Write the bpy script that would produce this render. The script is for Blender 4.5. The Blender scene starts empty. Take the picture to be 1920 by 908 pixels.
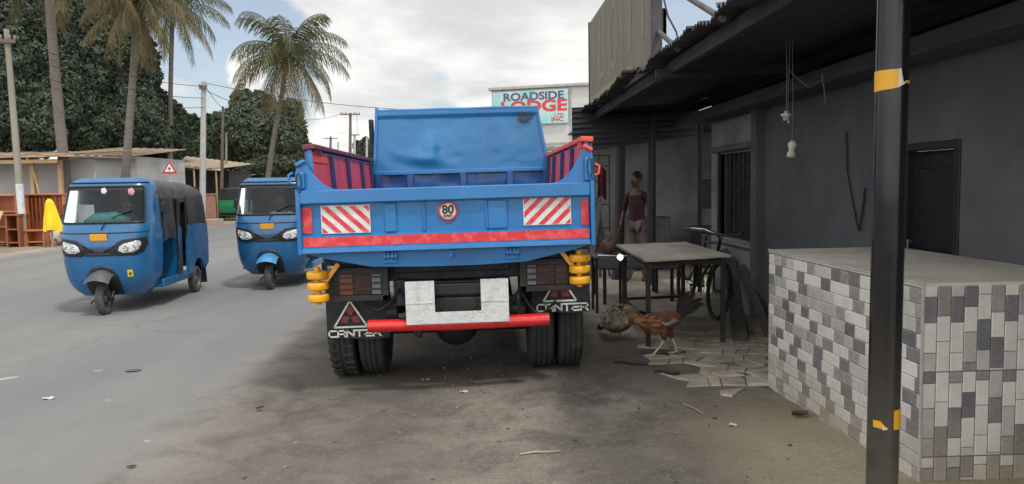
import bpy, bmesh, math, random
import numpy as np
from mathutils import Vector, Matrix, Euler, noise

random.seed(7)
RNG = np.random.default_rng(11)
PI = math.pi
rad = math.radians
S = bpy.context.scene
COL = S.collection

# ------------------------------------------------------------------ camera
F, CX, CY = 1400.0, 960.0, 454.0
EYE = Vector((0, 0, 1.55))
CAMM = (Matrix.Rotation(rad(-2.25), 3, 'Z') @ Matrix.Rotation(rad(90 - 4.33), 3, 'X')
        @ Matrix.Rotation(rad(-1.0), 3, 'Z'))
cam_d = bpy.data.cameras.new('camera')
cam = bpy.data.objects.new('camera', cam_d)
COL.objects.link(cam)
cam.matrix_world = Matrix.Translation(EYE) @ CAMM.to_4x4()
cam_d.sensor_width = 36
cam_d.lens = 36 * F / 1920
cam_d.clip_start = 0.05
cam_d.clip_end = 3000
S.camera = cam


def ray(px, py):
    return CAMM @ Vector(((px - CX) / F, -(py - CY) / F, -1))


def pt(px, py, Y):
    """surveyed point: photo reading at a known distance Y down the road"""
    d = ray(px, py)
    return EYE + d * (Y / d.y)


def gp(px, py, z=0.0):
    d = ray(px, py)
    return EYE + d * ((z - EYE.z) / d.z)


# ------------------------------------------------------------------ materials
def srgb(h):
    h = h.lstrip('#')
    o = []
    for i in (0, 2, 4):
        c = int(h[i:i + 2], 16) / 255
        o.append(c / 12.92 if c <= .04045 else ((c + .055) / 1.055) ** 2.4)
    return tuple(o)


def nd(t, typ, **kw):
    n = t.nodes.new(typ)
    for k, v in kw.items():
        if k in n.inputs:
            n.inputs[k].default_value = v
        else:
            setattr(n, k, v)
    return n


def mixc(t, fac, a, b, blend='MIX'):
    m = t.nodes.new('ShaderNodeMix')
    m.data_type = 'RGBA'
    m.blend_type = blend
    for sock, val in ((m.inputs[0], fac), (m.inputs[6], a), (m.inputs[7], b)):
        if hasattr(val, 'is_output'):
            t.links.new(val, sock)
        elif isinstance(val, (int, float)):
            sock.default_value = val
        else:
            sock.default_value = tuple(val)[:3] + (1,)
    return m.outputs[2]


def ramp(t, src, p0, p1, v0=0.0, v1=1.0):
    m = t.nodes.new('ShaderNodeMapRange')
    m.interpolation_type = 'SMOOTHSTEP'
    m.inputs[1].default_value = p0
    m.inputs[2].default_value = p1
    m.inputs[3].default_value = v0
    m.inputs[4].default_value = v1
    t.links.new(src, m.inputs[0])
    return m.outputs[0]


def noise_tex(t, vec, scale, detail=5, rough=.6, dist=0.0):
    n = nd(t, 'ShaderNodeTexNoise', Scale=scale, Detail=detail, Roughness=rough, Distortion=dist)
    if vec is not None:
        t.links.new(vec, n.inputs['Vector'])
    return n.outputs['Fac']


def math_n(t, op, a, b=None):
    m = t.nodes.new('ShaderNodeMath')
    m.operation = op
    for i, v in enumerate((a, b)):
        if v is None:
            continue
        if hasattr(v, 'is_output'):
            t.links.new(v, m.inputs[i])
        else:
            m.inputs[i].default_value = v
    return m.outputs[0]


MATS = {}


def M(name, col, col2=None, rough=.6, metal=0.0, scale=6.0, lo=.35, hi=.7, bump=0.0, bscale=60.0,
      dirt=None, dscale=1.5, dlo=.5, dhi=.75, spec=.5, coat=0.0, island=0.0, stretch=None, rvar=.12, dustz=None, chips=None):
    if name in MATS:
        return MATS[name]
    m = bpy.data.materials.new(name)
    m.use_nodes = True
    t = m.node_tree
    b = t.nodes['Principled BSDF']
    tc = t.nodes.new('ShaderNodeTexCoord')
    vec = tc.outputs['Object']
    if stretch:
        mp = t.nodes.new('ShaderNodeMapping')
        mp.inputs['Scale'].default_value = stretch
        t.links.new(vec, mp.inputs[0])
        vec = mp.outputs[0]
    if isinstance(col, str):
        col = srgb(col)
    if isinstance(col2, str):
        col2 = srgb(col2)
    if col2 is None:
        col2 = tuple(c * .78 for c in col)
    n1 = noise_tex(t, vec, scale, 6)
    c = mixc(t, ramp(t, n1, lo, hi), col, col2)
    if island:
        g = t.nodes.new('ShaderNodeNewGeometry')
        hv = nd(t, 'ShaderNodeHueSaturation')
        t.links.new(ramp(t, g.outputs['Random Per Island'], 0, 1, 1 - island, 1 + island), hv.inputs['Value'])
        t.links.new(c, hv.inputs['Color'])
        c = hv.outputs[0]
    if dirt is not None:
        if isinstance(dirt, str):
            dirt = srgb(dirt)
        c = mixc(t, ramp(t, noise_tex(t, tc.outputs['Object'], dscale, 8, .7), dlo, dhi), c, dirt)
    if dustz is not None:       # settled dust: (z full, z none, colour, amount)
        sp = t.nodes.new('ShaderNodeSeparateXYZ')
        t.links.new(tc.outputs['Object'], sp.inputs[0])
        k = ramp(t, sp.outputs[2], dustz[0], dustz[1], dustz[3], 0)
        k = math_n(t, 'MULTIPLY', k, ramp(t, noise_tex(t, tc.outputs['Object'], 5, 8, .7), .25, .6, .35, 1))
        c = mixc(t, k, c, srgb(dustz[2]) if isinstance(dustz[2], str) else dustz[2])
    if chips is not None:       # scuffs and chipped paint: (colour, amount)
        ck = math_n(t, 'MULTIPLY', ramp(t, noise_tex(t, tc.outputs['Object'], 34, 7, .78, 1.2), .62, .66), ramp(t, noise_tex(t, tc.outputs['Object'], 1.7, 4), .42, .62))
        c = mixc(t, math_n(t, 'MULTIPLY', ck, chips[1]), c, chips[0])
        mp2 = t.nodes.new('ShaderNodeMapping')
        mp2.inputs['Scale'].default_value = (9, 9, 1.1)
        t.links.new(tc.outputs['Object'], mp2.inputs[0])
        c = mixc(t, ramp(t, noise_tex(t, mp2.outputs[0], 1.6, 7, .72), .52, .78, 0, .5), c, chips[2])
    t.links.new(c, b.inputs['Base Color'])
    n2 = noise_tex(t, vec, scale * 3, 4)
    t.links.new(ramp(t, n2, .3, .7, max(.03, rough - rvar), min(1, rough + rvar)), b.inputs['Roughness'])
    b.inputs['Metallic'].default_value = metal
    b.inputs['Specular IOR Level'].default_value = spec
    b.inputs['Coat Weight'].default_value = coat
    if bump:
        bp = nd(t, 'ShaderNodeBump', Strength=bump, Distance=.02)
        t.links.new(noise_tex(t, vec, bscale, 6, .65), bp.inputs['Height'])
        t.links.new(bp.outputs[0], b.inputs['Normal'])
    MATS[name] = m
    return m


def glass_mat(name, tint, alpha=.35, rough=.06):
    """dark tinted pane: partly see-through, partly mirror"""
    m = bpy.data.materials.new(name)
    m.use_nodes = True
    t = m.node_tree
    t.nodes.clear()
    o = t.nodes.new('ShaderNodeOutputMaterial')
    tr = nd(t, 'ShaderNodeBsdfTransparent')
    tr.inputs[0].default_value = (*tint, 1)
    gl = nd(t, 'ShaderNodeBsdfGlossy', Roughness=rough)
    gl.inputs[0].default_value = (.9, .95, 1, 1)
    lw = nd(t, 'ShaderNodeLayerWeight', Blend=.35)
    mx = t.nodes.new('ShaderNodeMixShader')
    t.links.new(ramp(t, lw.outputs['Fresnel'], 0, 1, alpha, 1), mx.inputs[0])
    t.links.new(tr.outputs[0], mx.inputs[1])
    t.links.new(gl.outputs[0], mx.inputs[2])
    t.links.new(mx.outputs[0], o.inputs[0])
    return m


# ------------------------------------------------------------------ mesh builder
class MB:
    def __init__(s):
        s.v, s.f, s.m, s.s = [], [], [], []

    def add(s, vs, fs, mi=0, smooth=False, mat=None):
        o = len(s.v)
        if mat is not None:
            vs = [mat @ Vector(v) for v in vs]
        s.v += [tuple(v) for v in vs]
        for f in fs:
            s.f.append([i + o for i in f])
            s.m.append(mi)
            s.s.append(smooth)
        return s

    def box(s, c, size, rot=None, mi=0, bevel=.006, seg=2):
        bm = bmesh.new()
        bmesh.ops.create_cube(bm, size=1)
        bmesh.ops.scale(bm, vec=size, verts=bm.verts)
        b = min(bevel, min(size) * .45)
        if b > 0:
            bmesh.ops.bevel(bm, geom=bm.edges[:], offset=b, segments=seg, affect='EDGES', profile=.5)
        mt = Matrix.Translation(c)
        if rot is not None:
            mt = mt @ (rot.to_4x4() if isinstance(rot, Matrix) else Euler(rot).to_matrix().to_4x4())
        bm.verts.index_update()
        s.add([v.co.copy() for v in bm.verts], [[v.index for v in f.verts] for f in bm.faces], mi, False, mt)
        bm.free()
        return s

    def bb(s, x0, x1, y0, y1, z0, z1, mi=0, bevel=.006, seg=2):
        return s.box(((x0 + x1) / 2, (y0 + y1) / 2, (z0 + z1) / 2), (abs(x1 - x0), abs(y1 - y0), abs(z1 - z0)), None, mi, bevel, seg)

    def beam(s, p0, p1, w, h, mi=0, up=(0, 0, 1), bevel=.004):
        p0, p1 = Vector(p0), Vector(p1)
        d = p1 - p0
        L = d.length
        y = d.normalized()
        u = Vector(up)
        if abs(u.dot(y)) > .98:
            u = Vector((1, 0, 0))
        x = y.cross(u).normalized()
        z = x.cross(y)
        R = Matrix((x, y, z)).transposed()
        return s.box((p0 + p1) / 2, (w, L, h), R, mi, bevel)

    def tube(s, pts, r, seg=8, mi=0, closed=False, caps=True, flat=1.0):
        pts = [Vector(p) for p in pts]
        n = len(pts)
        rs = r if isinstance(r, (list, tuple)) else [r] * n
        vs, fs = [], []
        prev = None
        for i, p in enumerate(pts):
            if closed:
                d = pts[(i + 1) % n] - pts[i - 1]
            else:
                d = pts[min(i + 1, n - 1)] - pts[max(i - 1, 0)]
            d = d.normalized()
            if prev is None:
                u = Vector((0, 0, 1)) if abs(d.z) < .9 else Vector((1, 0, 0))
                x = d.cross(u).normalized()
            else:
                x = (prev - d * prev.dot(d)).normalized()
            prev = x
            y = d.cross(x)
            for k in range(seg):
                a = 2 * PI * k / seg
                vs.append(p + (x * math.cos(a) + y * math.sin(a) * flat) * rs[i])
        m = n if closed else n - 1
        for i in range(m):
            for k in range(seg):
                a, b = i * seg + k, i * seg + (k + 1) % seg
                c, d = ((i + 1) % n) * seg + (k + 1) % seg, ((i + 1) % n) * seg + k
                fs.append((a, b, c, d))
        s.add(vs, fs, mi, True)
        if caps and not closed:
            s.add(vs[:seg], [list(range(seg))[::-1]], mi)
            s.add(vs[-seg:], [list(range(seg))], mi)
        return s

    def cyl(s, p0, p1, r0, r1=None, seg=16, mi=0):
        return s.tube([p0, p1], [r0, r0 if r1 is None else r1], seg, mi)

    def lathe(s, prof, mat, seg=24, mi=0, smooth=True):
        """profile (r, z) about local z"""
        vs, fs = [], []
        for r, z in prof:
            for k in range(seg):
                a = 2 * PI * k / seg
                vs.append((r * math.cos(a), r * math.sin(a), z))
        for i in range(len(prof) - 1):
            for k in range(seg):
                fs.append((i * seg + k, i * seg + (k + 1) % seg, (i + 1) * seg + (k + 1) % seg, (i + 1) * seg + k))
        return s.add(vs, fs, mi, smooth, mat)

    def prism(s, poly, a0, a1, plane='xz', mi=0):
        """polygon extruded: plane xz along y, yz along x, xy along z"""
        def P(u, v, a):
            return {'xz': (u, a, v), 'yz': (a, u, v), 'xy': (u, v, a)}[plane]
        n = len(poly)
        vs = [P(u, v, a0) for u, v in poly] + [P(u, v, a1) for u, v in poly]
        fs = [list(range(n)), list(range(n, 2 * n))[::-1]]
        for i in range(n):
            j = (i + 1) % n
            fs.append([i, i + n, j + n, j])
        return s.add(vs, fs, mi)

    def grid(s, fn, us, vs_, mi=0, smooth=True, skip=None):
        vv = [fn(u, v) for v in vs_ for u in us]
        n = len(us)
        fs = []
        for j in range(len(vs_) - 1):
            for i in range(n - 1):
                if skip and skip(i, j):
                    continue
                fs.append((j * n + i, j * n + i + 1, (j + 1) * n + i + 1, (j + 1) * n + i))
        return s.add(vv, fs, mi, smooth)

    def loft(s, path, radii, seg=14, mi=0, up=(0, 0, 1)):
        """ellipse sections (side, up) along a path, closed ends"""
        path = [Vector(p) for p in path]
        vs, fs = [], []
        n = len(path)
        for i, p in enumerate(path):
            d = (path[min(i + 1, n - 1)] - path[max(i - 1, 0)]).normalized()
            x = d.cross(Vector(up)).normalized()
            y = x.cross(d)
            a, b = radii[i]
            for k in range(seg):
                t = 2 * PI * k / seg
                vs.append(p + x * a * math.cos(t) + y * b * math.sin(t))
        for i in range(n - 1):
            for k in range(seg):
                fs.append((i * seg + k, i * seg + (k + 1) % seg, (i + 1) * seg + (k + 1) % seg, (i + 1) * seg + k))
        fs.append(list(range(seg))[::-1])
        fs.append([(n - 1) * seg + k for k in range(seg)])
        return s.add(vs, fs, mi, True)

    def ball(s, c, r, seg=14, rings=9, mi=0, amp=0.0, nscale=3.0, seed=0.0):
        c = Vector(c)
        r = Vector(r) if not isinstance(r, (int, float)) else Vector((r, r, r))
        vs = []
        for j in range(rings + 1):
            th = PI * j / rings
            for k in range(seg):
                a = 2 * PI * k / seg
                d = Vector((math.sin(th) * math.cos(a), math.sin(th) * math.sin(a), math.cos(th)))
                q = 1 + (amp * noise.noise(d * nscale + Vector((seed, seed * 2, 0))) if amp else 0)
                vs.append(c + Vector((d.x * r.x, d.y * r.y, d.z * r.z)) * q)
        fs = []
        for j in range(rings):
            for k in range(seg):
                fs.append((j * seg + k, (j + 1) * seg + k, (j + 1) * seg + (k + 1) % seg, j * seg + (k + 1) % seg))
        return s.add(vs, fs, mi, True)

    def text(s, body, size, mat, mi=0, ext=.001, bold=0.0, sx=1.0, align='CENTER'):
        cu = bpy.data.curves.new('t', 'FONT')
        cu.body, cu.size, cu.extrude, cu.offset = body, size, ext, bold
        cu.align_x, cu.align_y = align, 'CENTER'
        cu.resolution_u = 4
        o = bpy.data.objects.new('t', cu)
        COL.objects.link(o)
        me = o.evaluated_get(bpy.context.evaluated_depsgraph_get()).to_mesh()
        vs = [Vector((v.co.x * sx, v.co.y, v.co.z)) for v in me.vertices]
        s.add(vs, [list(p.vertices) for p in me.polygons], mi, False, mat)
        bpy.data.objects.remove(o)
        bpy.data.curves.remove(cu)
        return s

    def build(s, name, mats, parent=None, org=None, world=False):
        me = bpy.data.meshes.new(name)
        v = s.v
        if org is not None:
            o = Vector(org)
        elif world and parent is not None:
            r = parent
            while r.parent:
                r = r.parent
            o = r.location.copy()
        else:
            o = Vector((0, 0, 0))
        if o.length > 0:
            v = [(a - o.x, b - o.y, c - o.z) for a, b, c in v]
        me.from_pydata(v, [], s.f)
        for m in (mats if isinstance(mats, (list, tuple)) else [mats]):
            me.materials.append(m)
        me.polygons.foreach_set('material_index', s.m)
        me.polygons.foreach_set('use_smooth', s.s)
        me.update()
        ob = bpy.data.objects.new(name, me)
        COL.objects.link(ob)
        if parent is not None:
            ob.parent = parent
        if org is not None:
            ob.location = org
        return ob


def tag(o, label=None, cat=None, group=None, kind=None):
    if label:
        o['label'] = label
    if cat:
        o['category'] = cat
    if group:
        o['group'] = group
    if kind:
        o['kind'] = kind
    return o


def thing(name, label, cat, loc=(0, 0, 0), group=None):
    o = bpy.data.objects.new(name, None)
    o.empty_display_size = .2
    COL.objects.link(o)
    o.location = loc
    return tag(o, label, cat, group)


def copy_tree(o, parent=None):
    c = o.copy()
    COL.objects.link(c)
    c.parent = parent
    for ch in list(o.children):
        copy_tree(ch, c)
    return c


def lerp_tab(tab, z):
    if z <= tab[0][0]:
        return tab[0][1]
    for (a, p), (b, q) in zip(tab, tab[1:]):
        if z <= b:
            k = (z - a) / (b - a)
            return p + (q - p) * k
    return tab[-1][1]


FACE = Matrix.Rotation(PI / 2, 4, 'X')     # text lying in xy -> standing, read from -y


def at(p, rz=0.0, roll=0.0):
    return Matrix.Translation(Vector(p)) @ Matrix.Rotation(rz, 4, 'Z') @ FACE @ Matrix.Rotation(roll, 4, 'Z')


AXX = Matrix.Rotation(PI / 2, 4, 'Y')      # lathe axis z -> x

# ------------------------------------------------------------------ palette
blue_truck = M('truck blue paint', (.012, .170, .44), (.010, .140, .37), rough=.34, scale=2.5, bump=.10, bscale=7, chips=((.10, .07, .055), .8, (.03, .12, .26)),
               dirt=(.06, .24, .46), dscale=5, dlo=.58, dhi=.85, coat=.3)
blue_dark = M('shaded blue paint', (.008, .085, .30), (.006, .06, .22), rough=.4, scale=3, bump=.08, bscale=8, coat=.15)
navy_rib = M('navy rib paint', (.012, .035, .13), rough=.5)
burgundy = M('burgundy paint', (.60, .075, .125), (.48, .058, .10), rough=.5, scale=4, bump=.05, bscale=12)
orange_red = M('orange red paint', (.75, .10, .045), (.55, .06, .05), rough=.5, scale=9)
red_tape = M('red reflective tape', (.62, .03, .045), (.70, .09, .09), chips=((.55, .45, .44), .7, (.45, .03, .04)), rough=.35, scale=14, lo=.45, hi=.6)
white_tape = M('white reflective tape', (.72, .72, .70), (.58, .58, .57), rough=.35, scale=16)
red_bar = M('red bar paint', (.62, .018, .018), (.5, .02, .02), rough=.3, coat=.3)
silver_plate = M('silver plate paint', (.66, .67, .66), (.50, .52, .53), chips=((.2, .17, .15), .7, (.36, .34, .32)), rough=.36, metal=.35, scale=22, lo=.4, hi=.7, bump=.25, bscale=70)
under_black = M('underbody black', (.012, .014, .018), (.02, .02, .022), rough=.7)
chassis_blue = M('chassis dark blue', (.010, .016, .032), (.02, .02, .024), rough=.6)
lamp_box = M('lamp housing grey brown', (.022, .021, .024), (.035, .032, .03), rough=.55)
lens_red = M('red lamp lens', (.05, .008, .010), rough=.2, coat=.5)
lens_amber = M('amber lamp lens', (.22, .06, .012), rough=.2, coat=.5)
lens_white = M('clear lamp lens', (.17, .19, .20), rough=.15, coat=.5)
yellow_pnt = M('yellow bumper paint', (.80, .38, .008), (.68, .30, .01), rough=.38, coat=.2)
rubber = M('tyre rubber', (.022, .023, .025), (.035, .034, .033), rough=.8, scale=9, bump=.1, bscale=90,
           dirt=(.075, .066, .056), dscale=7, dlo=.5, dhi=.8)
flap_rub = M('mud flap rubber', (.014, .016, .019), (.022, .023, .025), rough=.7, scale=4)
white_pnt = M('white lettering', (.75, .75, .75), (.6, .6, .6), rough=.5, scale=25)
dull_red = M('dull red emblem', (.24, .035, .03), (.17, .025, .022), rough=.5)
black_pnt = M('black lettering', (.015, .015, .017), rough=.4)
rim_mat = M('wheel rim grey', (.12, .12, .125), (.07, .065, .06), rough=.5, metal=.4)
steel = M('worn steel', (.25, .25, .25), (.12, .1, .09), rough=.42, metal=.8, scale=18)
chrome = M('chrome', (.6, .6, .62), rough=.16, metal=1)
dark_glass = glass_mat('dark window glass', (.05, .07, .08), .25)

# ------------------------------------------------------------------ dump truck
XC = -.235
TR = Vector((XC, 6.3, 0))
truck = thing('dump_truck', 'blue dump truck with red and white striped tailgate, parked on the dirt roadside', 'truck', TR)


def P(mb, name, mats, parent=truck):
    return mb.build(name, mats, parent, world=True)


# tailgate: one folded profile extruded across, ribs and corner gussets
tg = MB()
prof = [(5.47, 1.552), (5.362, 1.552), (5.352, 1.545), (5.352, 1.462), (5.362, 1.452), (5.402, 1.446), (5.402, 1.232), (5.376, 1.222),
        (5.376, 1.142), (5.352, 1.128), (5.350, 1.106), (5.36, 1.10), (5.47, 1.10)]
tg.prism(prof, -1.275, .795, 'yz')
for x, w in ((-.64, .085), (-.40, .02), (.05, .02), (.13, .14)):
    tg.box((x, 5.397, 1.34), (w, .022, .205), None, 0, .006)
for sx in (-1, 1):
    x0 = XC + sx * 1.035
    tg.bb(x0, x0 + sx * .03, 5.345, 5.475, 1.095, 1.56, bevel=.005)
tailgate = P(tg, 'tailgate', blue_truck)
sk = MB()
sk.prism([(-1.26, 1.097), (-1.17, 1.07), (-.80, .99), (-.40, .978), (.0, .978), (.33, .99), (.70, 1.07), (.79, 1.097)], 5.405, 5.455, 'xz')
P(sk, 'tail_skirt', M('grimy truck blue', (.012, .150, .39), (.010, .115, .31), rough=.42, scale=3, bump=.12, bscale=8, chips=((.10, .07, .055), .8, (.05, .09, .14)), dirt=(.09, .10, .11), dscale=3, dlo=.52, dhi=.8))
for sx in (-1, 1):
    g = MB()
    e, w = XC + sx * 1.065, -sx
    top_ = 1.735 if sx < 0 else 1.785
    cur = [(e + w * (.075 + .22 * t), top_ - (top_ - 1.555) * (1 - (1 - t) ** 2.1)) for t in [i / 9 for i in range(10)]]
    poly = [(e, 1.555), (e, top_ - .025), (e + w * .03, top_ - .005)] + cur + [(e + w * .30, 1.553)]
    g.prism(poly, 5.41, 5.435, 'xz')
    g.bb(e, e + w * .065, 5.365, 5.405, 1.56, top_ - .05, bevel=.012)
    g.bb(e + w * .018, e + w * .047, 5.355, 5.363, 1.58, top_ - .07, bevel=.003)
    post = P(g, 'corner_gusset', blue_truck)
    tp = MB()
    tp.box((e + w * .035, 5.40, top_ + .012), (.075, .05, .03), (0, sx * .5, 0), 0, .01)
    P(tp, 'painted_tip', orange_red if sx > 0 else blue_truck, post)
    lp = MB()
    lp.tube([(e + w * .03 + .018 * math.cos(a), 5.345, top_ - .125 + .07 * math.sin(a)) for a in [2 * PI * i / 14 for i in range(14)]], .0045, 6, closed=True)
    P(lp, 'latch_loop', navy_rib, post)
    hk = MB()
    hk.tube([(e - w * .005, 5.36, 1.60), (e - w * .035, 5.36, 1.61), (e - w * .04, 5.36, 1.665), (e - w * .012, 5.37, 1.68)], .01, 6)
    P(hk, 'hook', orange_red if sx > 0 else blue_truck, post)
# reflective strips, chevrons, speed disc
st = MB()
def strip_z(x):
    return 1.182
st.grid(lambda u, v: (u, 5.3735 + .0012 * math.sin(u * 23), v), [-1.262 + 2.046 * i / 60 for i in range(61)], [1.148, 1.216], smooth=False)
P(st, 'red_strip', red_tape, tailgate)
for x0, x1 in ((-1.267, -1.20), (.735, .79)):
    r = MB()
    r.bb(x0, x1, 5.3935, 5.3975, 1.245, 1.43, bevel=.001)
    tag(P(r, 'red_marker', red_tape, tailgate))


def chevron(x0, x1, z0, z1, sgn):
    b = MB()
    b.bb(x0, x1, 5.392, 5.3985, z0, z1, 0, .001)
    brd = P(b, 'chevron_board', white_tape, tailgate)
    w, h = x1 - x0 - .014, z1 - z0 - .014
    s_ = MB()
    pitch, th = .098, .046
    bm = bmesh.new()
    k = -6
    while k < 12:
        c = k * pitch
        q = [(c, 0), (c + th, 0), (c + th + h * 1.05, h), (c + h * 1.05, h)]
        vs = [bm.verts.new((a, 0, b2)) for a, b2 in q]
        bm.faces.new(vs)
        k += 1
    for co, no in (((0, 0, 0), (-1, 0, 0)), ((w, 0, 0), (1, 0, 0))):
        bmesh.ops.bisect_plane(bm, geom=bm.verts[:] + bm.edges[:] + bm.faces[:], plane_co=co, plane_no=no, clear_outer=True)
    bm.verts.index_update()
    vs = []
    for v in bm.verts:
        xx = v.co.x if sgn > 0 else w - v.co.x
        vs.append((x0 + .007 + xx, 5.389, z0 + .007 + v.co.z))
    s_.add(vs, [[v.index for v in f.verts] for f in bm.faces])
    bm.free()
    P(s_, 'stripes', red_tape, brd)


chevron(-1.135, -.785, 1.238, 1.440, -1)
chevron(.315, .662, 1.252, 1.455, 1)
dc = MB()
Mf = at((-.228, 5.3955, 1.372))
dc.lathe([(.0, .004), (.068, .004), (.070, .0)], Mf, 32)
disc = P(dc, 'speed_disc', white_tape, tailgate)
dr = MB()
dr.lathe([(.057, .0052), (.070, .0052), (.071, .001)], Mf, 32)
P(dr, 'red_ring', red_tape, disc)
dt = MB()
dt.text('80', .085, at((-.228, 5.3905, 1.383)), 0, .0008, .003)
dt.text('KM/H', .026, at((-.228, 5.3905, 1.340)), 0, .0008, .001)
P(dt, 'numerals', black_pnt, disc)
# hinges and bolt on the skirt
for x in (-.655, .225):
    h = MB()
    for dx in (-.038, -.012, .018, .042):
        h.prism([(5.405, 1.10), (5.372, 1.09), (5.372, 1.05), (5.405, 1.025)], x + dx - .006, x + dx + .006, 'yz')
    h.cyl((x - .05, 5.385, 1.062), (x + .05, 5.385, 1.062), .011, seg=10)
    h.box((x, 5.40, 1.035), (.10, .012, .05), None, 0, .008)
    P(h, 'hinge', blue_truck)
bo = MB()
bo.cyl((-.215, 5.38, 1.056), (-.215, 5.41, 1.056), .013, seg=10)
bo.box((-.215, 5.40, 1.065), (.04, .012, .055), None, 0, .006)
P(bo, 'bolt', blue_truck)

# bed floor, sides, headboard
fl = MB()
fl.bb(-1.27, .79, 5.46, 8.50, 1.06, 1.10)
for k in range(6):
    y = 5.7 + k * .5
    fl.bb(-1.2, .72, y, y + .06, .985, 1.06, bevel=.004)
P(fl, 'bed_floor', chassis_blue)
for sx in (-1, 1):
    xo = XC + sx * (1.01 if sx > 0 else .955)
    xi = XC + sx * (.975 if sx > 0 else .92)
    m = MB()
    m.bb(xi, xo, 5.475, 8.46, 1.10, 1.845, bevel=.004)
    for y in (5.55, 6.1, 6.85, 7.6, 8.3):
        m.bb(xo, xo + sx * .035, y, y + .07, 1.10, 1.84, bevel=.004)
    side = P(m, 'side_panel', blue_truck)
    li = MB()
    li.bb(xi - sx * .004, xi - sx * .001, 5.48, 8.39, 1.11, 1.83, bevel=0)
    P(li, 'lining', burgundy, side)
    for y in (6.07, 6.80, 7.58, 8.2):
        rb = MB()
        rb.bb(xi - sx * .035, xi - sx * .005, y - .025, y + .025, 1.11, 1.825, bevel=.004)
        P(rb, 'inner_rib', navy_rib, side)
    rl = MB()
    rl.bb(xi - sx * .03, xo + sx * .03, 5.46, 8.40, 1.846, 1.885, bevel=.008)
    for y in (5.52, 5.6, 5.68):
        rl.cyl((xi - sx * .02, y, 1.80), (xi - sx * .02, y, 1.86), .008, seg=6)
    P(rl, 'top_rail', orange_red if sx > 0 else M('dark burgundy rail', (.16, .022, .05), rough=.5), side)
    if sx < 0:
        sf = MB()
        sf.bb(xi + .006, xi + .010, 5.50, 5.98, 1.755, 1.80, bevel=.001)
        P(sf, 'painted_streak', orange_red, side)
    # boards lean a little outwards
    tl_ = Matrix.Rotation(rad(3.2) * sx, 4, 'Y')
    pv_ = Vector((xo, 6.9, 1.10)) - TR
    side.matrix_local = Matrix.Translation(pv_) @ tl_ @ Matrix.Translation(-pv_)
hb = MB()
hx0, hx1 = XC - .935, XC + 1.035


def hb_pt(u, v):
    k = v ** 1.0
    x0 = hx0 + .045 * k
    x1 = hx1 - .125 * k
    x = x0 + (x1 - x0) * u
    z = 1.735 + .665 * v
    d = Vector((u * 5, v * 3, 1.7))
    dent = .009 * noise.noise(d * .6) + .003 * noise.noise(d * 2.7)
    g = math.exp(-((u - .27) ** 2 / .02 + (v - .18) ** 2 / .02))
    ridge = .03 * g * math.sin(12 * (u + v * .5)) - .03 * math.exp(-((u - .33) ** 2 / .0015)) * math.exp(-((v - .4) ** 2) / .05)
    edge = min(1, 6 * min(u, 1 - u, v, 1 - v) + .05)
    fold = .018 if v > .9 else 0
    return (x, 8.40 + (dent + ridge) * edge - fold, z)


hb.grid(hb_pt, [i / 70 for i in range(71)], [i / 36 for i in range(37)])
P(hb, 'headboard_sheet', M('headboard blue', (.016, .150, .37), (.022, .185, .42), rough=.36, chips=((.10, .07, .055), .6, (.02, .10, .22)), scale=2, bump=.04, bscale=4, coat=.2))
hf = MB()
tl, tr_ = hb_pt(0, 1), hb_pt(1, 1)
tops = [hb_pt(u / 20, 1) for u in range(21)]
hf.tube([(p[0], 8.405, p[2] + .008 + .010 * noise.noise(Vector((p[0] * 2, 0, 3)))) for p in tops], .018, 6)
hf.prism([(hx0 - .01, 1.70), (hx0 + .045, 2.44), (hx0 + .075, 2.44), (hx0 + .02, 1.70)], 8.375, 8.45, 'xz')
hf.prism([(hx1, 1.70), (hx1 - .125, 2.415), (hx1 - .15, 2.415), (hx1 - .03, 1.70)], 8.38, 8.45, 'xz')
hf.bb(hx0, hx1, 8.36, 8.41, 1.695, 1.742, bevel=.008)
P(hf, 'headboard_frame', blue_truck)
hl = MB()
hl.grid(lambda u, v: (hx0 + (hx1 - hx0) * u, 8.40 + .02 * noise.noise(Vector((u * 7, v * 3, 9))), 1.10 + .60 * v), [i / 50 for i in range(51)], [i / 12 for i in range(13)])
for x in (hx0 + .05, -.77, -.18, .34, hx1 - .05):
    hl.bb(x - .035, x + .035, 8.355, 8.395, 1.11, 1.695, bevel=.006)
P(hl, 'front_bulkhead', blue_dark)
em = MB()
for k, hgt in enumerate((.06, .105, .12, .12, .10, .05)):
    em.bb(.455 + k * .024 - .007, .455 + k * .024 + .007, 8.366, 8.371, 2.29 - hgt / 2, 2.29 + hgt / 2, bevel=.001)
em.tube([(.585, 8.368, 2.27), (.615, 8.368, 2.30), (.59, 8.368, 2.33)], .007, 5)
P(em, 'striped_emblem', black_pnt)
pp = MB()
pp.bb(hx0 - .055, hx0 - .005, 8.52, 8.60, 1.5, 2.33, bevel=.01)
pp.bb(hx0 + .2, hx1 - .2, 8.50, 8.56, 1.2, 1.28, bevel=.01)
P(pp, 'exhaust_stack', under_black)

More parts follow.
